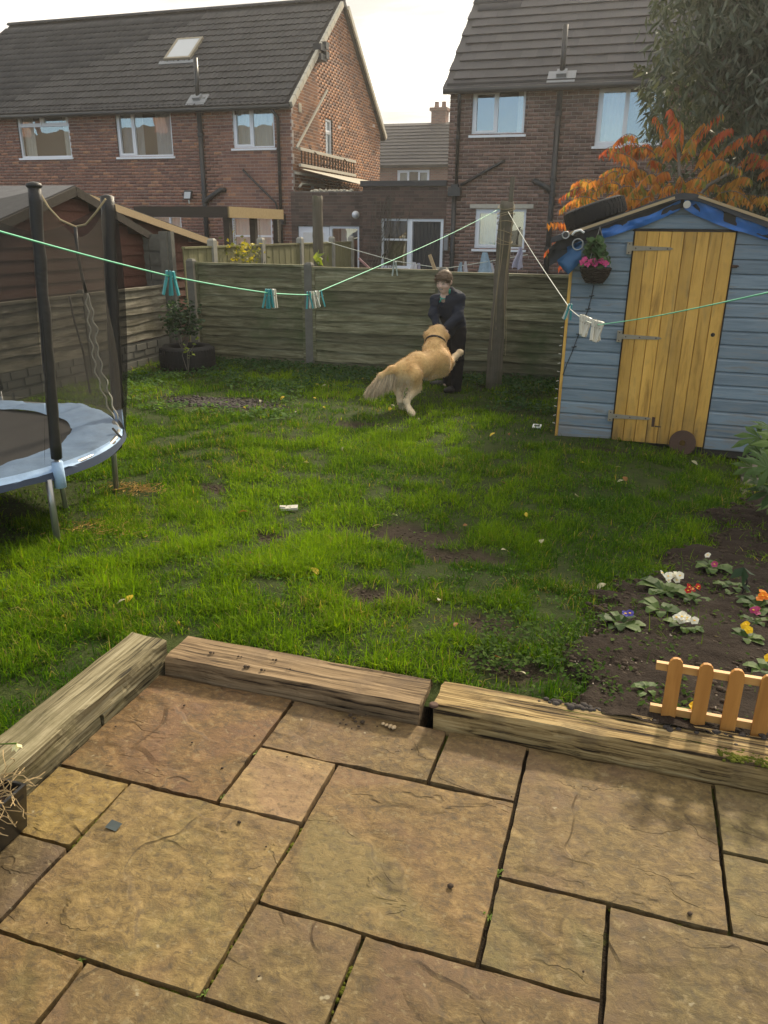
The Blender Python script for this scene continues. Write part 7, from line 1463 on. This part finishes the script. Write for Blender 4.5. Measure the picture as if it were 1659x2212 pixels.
for _ in range(3200):
    t = random.random()**.8*3; i = min(2, int(t)); q = tl[i]*(1-(t-i))+tl[i+1]*(t-i); P.append(q+np.array([random.gauss(0, .012), random.gauss(0, .014), random.gauss(-.005, .012)])); e = z_(150, 1725, 7.84)-q; e /= np.linalg.norm(e)+1e-6; D.append(e*(.25+.5*t/3)+np.array([random.gauss(.04, .10), random.gauss(0, .12), -random.uniform(.5, 1.0)*(1.0 if t < 2.4 else .5)])); L.append((.24 if .5 < t < 2.3 else .13)*random.uniform(.55, 1.05))
n = len(P); V, F = leaves(np.array(P), np.array(D), np.array(L), np.full(n, .006)); C = np.array([.80, .64, .44])*RNG.uniform(.65, 1.25, (n, 1)); mk('tail_feathering', V, F, M['fur'], dg, cols=np.repeat(C, 5, 0))
P = []; D = []; L = []
for _ in range(300):
    u = random.random(); s = random.choice((0, 1)); q = (z_(600, 1530, 7.93)*(1-u)+z_(590, 1790, 7.90)*u) if s else (z_(700, 1560, 7.90)*(1-u)+z_(665, 1800, 7.86)*u); P.append(q+np.array([random.gauss(0, .03), random.gauss(-.01, .02), random.gauss(0, .02)])); D.append((random.gauss(0, .15), random.gauss(-.15, .12), -1)); L.append(random.uniform(.02, .045))
for _ in range(900):
    u = random.random(); q = z_(900, 1540, 8.24)*(1-u)+z_(1190, 1440, 8.55)*u; P.append(q+np.array([random.gauss(0, .03), random.gauss(0, .05), random.gauss(.02, .015)])); D.append((-.3+random.gauss(0, .2), -.2, -1)); L.append(random.uniform(.03, .06))
n = len(P); V, F = leaves(np.array(P), np.array(D), np.array(L), np.full(n, .005)); C = np.array([.70, .56, .39])*RNG.uniform(.7, 1.2, (n, 1)); mk('feathering', V, F, M['fur'], dg, cols=np.repeat(C, 5, 0))
v = MB(); c = z_(1045, 1082, 8.575); d = DG['head']-DG['with_']; d /= np.linalg.norm(d); s = np.cross(d, UY); s /= np.linalg.norm(s); t = np.cross(s, d); v.tube([c+.108*(math.cos(a)*s+math.sin(a)*t) for a in np.linspace(0, 6.2832, 24)], .012, 6, False); v.build('collar', M['collar'], dg, True)
v = MB(); v.lathe(z_(1150, 902, 8.905), [(0, .014), (.012, .010), (.016, 0), (.010, -.008)], 10); v.build('nose', M['eye'], dg, True)
# ------------------------------------------------------------------ grass and weeds
M['grass'] = leafy('grass_blade', None, attr=True, trans=.45, rough=.7, spec=.04, tcol=(1.2, 1.3, .25))
def in_lawn(x, y):
    ok = (x > -6.55) & (x < 3.2) & (y < 10.2) & ~((x > -1.88) & (y < 2.585)) & ~((x > -.62) & (x < 1.22) & (y > 7.43))
    return ok & ~((y < 2.6) & (x > -1.9))
def blades(x, y, L, w, lean, col):
    n = len(x); a = RNG.uniform(0, 2*np.pi, n); z = gh(x, y) - .012
    d = np.stack([np.cos(a), np.sin(a), np.zeros(n)], 1); s = np.stack([-np.sin(a), np.cos(a), np.zeros(n)], 1); up = np.array([0, 0, 1.])
    P = np.stack([x, y, z], 1); t1 = lean*.55; t2 = lean
    A = P + L[:, None]*.55*(np.sin(t1)[:, None]*d + np.cos(t1)[:, None]*up); T = A + L[:, None]*.5*(np.sin(t2*1.35)[:, None]*d + np.cos(t2*1.35)[:, None]*up)
    w_ = w[:, None]/2
    V = np.stack([P-s*w_, P+s*w_, A-s*w_*.8, A+s*w_*.8, T], 1).reshape(-1, 3)
    i = np.arange(n)*5; F = np.concatenate([np.stack([i, i+1, i+3], 1), np.stack([i, i+3, i+2], 1), np.stack([i+2, i+3, i+4], 1)])
    return V, F, np.repeat(col, 5, 0)
def scatter(n, x0, x1, y0, y1, wmul):
    x = RNG.uniform(x0, x1, n); y = RNG.uniform(y0, y1, n)
    tuft = fbm(x, y, 5.5, 41, 3); tuft2 = fbm(x, y, 1.1, 47, 3); B = bare(x, y); D = bed(x, y)
    dens = (.60+.55*tuft)*(1-B)**1.6*(1-.92*D)
    keep = in_lawn(x, y) & (RNG.uniform(0, 1, n) < dens)
    x, y, tuft, tuft2 = x[keep], y[keep], tuft[keep], tuft2[keep]; n = len(x)
    edge = np.exp(-np.abs(np.minimum(y-2.6, 9))/.10)*(x > -1.9) + np.exp(-np.abs(-1.88-x)/.07)*(y < 2.5)
    ebed = np.exp(-((bed(x+.10, y)-.5)/.35)**2)
    L = np.clip(.036 + .034*tuft + .016*tuft2 + RNG.gamma(2.2, .010, n) + .02*edge + .018*ebed, .018, .15)
    w = RNG.uniform(.003, .0058, n)*wmul; lean = np.clip(RNG.normal(.92, .42, n), .05, 1.6)
    t = np.clip(.5+.50*tuft2+.22*tuft+.26*RNG.normal(0, 1, n), 0, 1)[:, None]
    c = np.array([.030, .088, .005])*(1-t) + np.array([.165, .268, .008])*t
    dry = RNG.uniform(0, 1, n) < .03+.10*sstep(.25, .7, fbm(x, y, 1.7, 77, 3)); c[dry] = np.array([.26, .22, .08])*RNG.uniform(.7, 1.2, (dry.sum(), 1))
    yel = RNG.uniform(0, 1, n) < .12; c[yel] = c[yel]*np.array([1.5, 1.25, .8])
    c = c*RNG.uniform(.75, 1.25, (n, 1))
    return blades(x, y, L, w, lean, c)
parts = [scatter(150000, -3.6, .6, 2.4, 4.6, 1.0), scatter(60000, -4.2, -1.85, .9, 2.6, 1.0), scatter(150000, -4.8, 1.3, 4.6, 7.0, 1.25), scatter(100000, -6.5, 1.4, 7.0, 10.2, 1.6), scatter(16000, -6.5, -3.6, 2.6, 7.0, 1.4)]
V = []; F = []; Cc = []; n0 = 0
for a, b, c in parts: V.append(a); F.append(b+n0); Cc.append(c); n0 += len(a)
tag(mk('grass', np.concatenate(V), np.concatenate(F), M['grass'], cols=np.concatenate(Cc), origin=(0, 0, 0)), 'short patchy green lawn grass', 'grass', kind='stuff')
# broad-leaved weeds, clover and ground ivy
def leafbits(n, x0, x1, y0, y1, dens, size, cols, lift):
    x = RNG.uniform(x0, x1, n); y = RNG.uniform(y0, y1, n); k = RNG.uniform(0, 1, n) < dens(x, y); x, y = x[k], y[k]; n = len(x)
    a = RNG.uniform(0, 2*np.pi, n); L = RNG.uniform(.6, 1.3, n)*size; tl = RNG.uniform(-.15, .7, n)
    d = np.stack([np.cos(a)*np.cos(tl), np.sin(a)*np.cos(tl), np.sin(tl)], 1); s = np.stack([-np.sin(a), np.cos(a), RNG.uniform(-.35, .35, n)], 1)
    P = np.stack([x, y, gh(x, y) + RNG.uniform(.2, 1, n)*lift], 1); L = L[:, None]
    V = np.stack([P, P+d*L*.5+s*L*.38+[0, 0, .004], P+d*L, P+d*L*.5-s*L*.38+[0, 0, .004]], 1).reshape(-1, 3)
    i = np.arange(n)*4; F = np.concatenate([np.stack([i, i+1, i+2], 1), np.stack([i, i+2, i+3], 1)])
    t = RNG.uniform(0, 1, (n, 1)); c = np.array(cols[0])*(1-t)+np.array(cols[1])*t
    return V, F, np.repeat(c, 4, 0)
G1 = ((.04, .10, .018), (.13, .23, .045))
W_ = [leafbits(26000, -4.5, .5, 2.5, 6.5, lambda x, y: in_lawn(x, y)*(1-.9*bed(x, y))*np.clip(.02+.7*fbm(x, y, 1.9, 61, 3), 0, 1)*(1-.8*bare(x, y)), .018, G1, .045),
      leafbits(26000, -6.3, 1.0, 8.2, 10.15, lambda x, y: in_lawn(x, y)*np.clip(.10+sstep(9.1, 9.9, y)*.8+.5*fbm(x, y, 1.9, 61, 3), 0, 1)*(1-.7*bare(x, y)), .045, ((.022, .060, .022), (.07, .13, .055)), .075),
      leafbits(7000, -6.0, -3.2, 6.9, 8.9, lambda x, y: np.clip(.5*fbm(x, y, 2.3, 66, 3)+.2, 0, 1)*(1-bare(x, y)), .045, ((.05, .11, .03), (.14, .22, .07)), .06),
      leafbits(9000, -.5, .5, 2.58, 3.3, lambda x, y: np.clip(.02+.6*fbm(x, y, 3.3, 75, 3), 0, 1)*(x < .35), .022, ((.03, .065, .014), (.10, .16, .035)), .05),
      leafbits(9000, -.4, 1.6, 2.6, 6.2, lambda x, y: bed(x, y)*np.clip(.05+.7*fbm(x, y, 3.1, 71, 3), 0, 1), .022, ((.03, .06, .014), (.10, .15, .035)), .06),
      leafbits(5000, -.6, .6, 2.6, 4.4, lambda x, y: np.exp(-((bed(x, y)-.5)/.4)**2)*.35, .022, ((.04, .08, .015), (.10, .16, .035)), .05)]
V = []; F = []; Cc = []; n0 = 0
for a, b, c in W_: V.append(a); F.append(b+n0); Cc.append(c); n0 += len(a)
tag(mk('lawn_weeds', np.concatenate(V), np.concatenate(F), M['grass'], cols=np.concatenate(Cc), origin=(0, 0, 0)), 'low broad-leaved weeds and clover in the lawn', 'weeds', kind='stuff')
# crumbs of soil and bark chips on the bare patches
def chips(name, n, f, r, m, label):
    pts = []
    while len(pts) < n:
        p = f()
        if p is not None: pts.append(p)
    tag(blob_cluster(name, pts, r, m, origin=(0, 0, 0)), label, 'debris', kind='stuff')
def _patch():
    x = random.gauss(-4.32, .33); y = random.gauss(7.6, .13); return (x, y, gzf(x, y)-.005) if bare(x, y) > .4 else None
def _bare():
    c = random.choice(BARE); x = random.gauss(c[0], c[2]*.6); y = random.gauss(c[1], c[3]*.6); return (x, y, gzf(x, y)-.018) if bare(x, y) > .3 else None
def _bed():
    x = random.uniform(-.4, 1.6); y = random.uniform(2.6, 6.5); return (x, y, bz(x, y)-.004) if bed(x, y) > .6 else None
chips('bark_chips', 700, _patch, .022, M['chip'], 'dark bark chips over an old bed in the lawn')
chips('soil_clods', 900, _bare, .010, M['pebble'], 'crumbly earth on the scuffed bare patches of lawn')
chips('bed_clods', 3800, _bed, .012, M['pebble'], 'crumbly dark earth of the flower bed')
M['grit'] = plain('pale_grit', (.36, .30, .24), .9, .2, var=.3)
chips('bed_grit', 500, lambda: (lambda q: q if q is not None and q[1] < 3.4 else None)(_bed()), .0045, M['grit'], 'pale grit scattered on the flower bed soil')
def straw(cx, cy, n, r):
    mb = MB()
    for _ in range(n):
        x = random.gauss(cx, r); y = random.gauss(cy, r*.5); a = random.uniform(0, 6.3); l = random.uniform(.02, .05); z = gzf(x, y)+random.uniform(.01, .035)
        mb.tube([(x, y, z), (x+l*math.cos(a), y+l*math.sin(a), z+random.uniform(-.01, .01))], .0015, 3, False)
    return mb
M['straw'] = plain('dry_thatch', (.42, .26, .08), .9, .1, var=.3)
tag(straw(-3.38, 4.62, 260, .12).build('dry_thatch', M['straw'], origin=(0, 0, 0)), 'rusty dry thatch at the foot of the far trampoline leg', 'dry grass', kind='stuff')
tag(straw(-3.0, 3.68, 220, .16).build('dry_thatch', M['straw'], origin=(0, 0, 0)), 'rusty dry thatch at the foot of the near trampoline leg', 'dry grass', kind='stuff')
# fallen leaves
def flat_leaf(name, m, L):
    V = []; F = []; n = 6
    for i in range(n+1):
        t = i/n; w = L*.28*math.sin(math.pi*min(1, t*.92+.06))**.8; z = .14*L*math.sin(t*3)
        V += [(L*(t-.5), -w, z+.10*L*abs(w/L)), (L*(t-.5), 0, z), (L*(t-.5), w, z+.16*L*abs(w/L))]
        if i: b = 3*i; F += [(b-3, b-2, b+1, b), (b-2, b-1, b+2, b+1)]
    return mk(name, V, F, m, origin=(0, 0, 0))
M['leaf_y'] = leafy('yellow_leaf', [(0, (.55, .38, .03)), (1, (.72, .52, .06))], trans=.3)
M['leaf_p'] = leafy('pale_leaf', [(0, (.30, .27, .16)), (1, (.46, .43, .28))], trans=.3)
M['leaf_b'] = leafy('brown_leaf', [(0, (.20, .085, .03)), (1, (.33, .15, .05))], trans=.3)
FL = [('y', 680, 860), ('y', 686, 832), ('y', 784, 818), ('y', 528, 880), ('y', 842, 884), ('p', 818, 917), ('p', 835, 922), ('p', 740, 970), ('p', 700, 833), ('p', 822, 866), ('p', 848, 876), ('p', 562, 867), ('p', 935, 912), ('p', 1010, 955), ('b', 1088, 1045), ('y', 1137, 1112), ('p', 1245, 1072), ('p', 853, 1113), ('p', 815, 1137), ('p', 1290, 905), ('b', 1100, 938), ('y', 1064, 939), ('p', 958, 893), ('p', 660, 1000), ('p', 600, 975), ('y', 280, 1295), ('p', 262, 1300), ('b', 525, 1107), ('p', 948, 1296), ('b', 1075, 1422), ('p', 1125, 1455), ('p', 1300, 1267), ('p', 1060, 868), ('b', 862, 875), ('y', 700, 880), ('p', 1340, 1040), ('p', 1335, 1010), ('b', 1350, 1035), ('p', 1500, 1000), ('y', 1260, 1000), ('p', 735, 1180), ('b', 540, 1196), ('p', 640, 890), ('y', 610, 860), ('p', 905, 905), ('b', 1005, 1135), ('p', 1170, 1170), ('p', 1090, 1190), ('y', 680, 1235), ('b', 985, 1350), ('p', 930, 1250)]
_lw = dict(y=('yellow', 'bright yellow fallen leaf lying on the lawn'), p=('pale', 'pale withered fallen leaf lying on the lawn'), b=('brown', 'curled brown fallen leaf lying on the lawn')); _lp = {}
LM = {'the trampoline leg': (250, 1060), 'the bark-chip bed': (480, 870), 'the dog': (870, 890), 'the boy': (985, 850), 'the timber post': (1065, 840), 'the solar light': (1160, 925), 'the shed door': (1420, 955), 'the grinding wheel': (1474, 985), 'the central bare patch': (860, 1165), 'the small bare patch': (800, 1330), 'the pale wood chunk': (625, 1097), 'the gap between the sleepers': (930, 1480), 'the flower bed': (1330, 1290)}
_labs = {c: iter(place_words([(a, b) for k, a, b in FL if k == c], LM, [_lw[c][0]+' fallen leaf']*60)) for c in 'ypb'}
for c, px, py in FL:
    p = atz(px, py, -.08); z = gzf(p[0], p[1]); p = atz(px, py, z+.035)
    if c not in _lp: _lp[c] = o = flat_leaf('fallen_leaf', M['leaf_'+c], .075)
    else: o = copy_tree(_lp[c])
    o.location = (p[0], p[1], z+.036); o.rotation_euler = (random.uniform(-.6, .6), random.uniform(-.6, .6), random.uniform(0, 6.3)); s = random.uniform(.45, .9); o.scale = (s, s, s)
    tag(o, next(_labs[c]), 'leaf', _lw[c][0]+' fallen leaves on the lawn')
p = atz(625, 1097, gzf(-2.18, 4.68)+.03); b = MB(); b.obox((p[0], p[1], p[2]), (.055, .02, .004), (-.008, .02, .004), (0, 0, .008)); b.obox((p[0]-.045, p[1]-.012, p[2]+.004), (.02, .004, 0), (-.004, .012, 0), (0, 0, .008))
tag(b.build('wood_chunk', M['boardwhite']), 'pale chewed wood chunk on the grass in the middle', 'wood chunk')
# ------------------------------------------------------------------ haze volume added to imitate the veil of sun glare
k = NT('glare_haze'); k.t.nodes.remove(k.b); vol = k.n('VolumePrincipled'); vol.inputs['Density'].default_value = HAZE; vol.inputs['Color'].default_value = (1, .96, .90, 1); vol.inputs['Anisotropy'].default_value = .55; k.L(vol.outputs[0], k.out.inputs['Volume'])
v = MB(); v.box(-70, 70, -35, 105, -1.5, 13); hz = v.build('haze', k.m, origin=(0, 0, -1.5)); tag(hz, 'added thin haze volume standing in for the veil of sun glare', 'haze', kind='stuff')
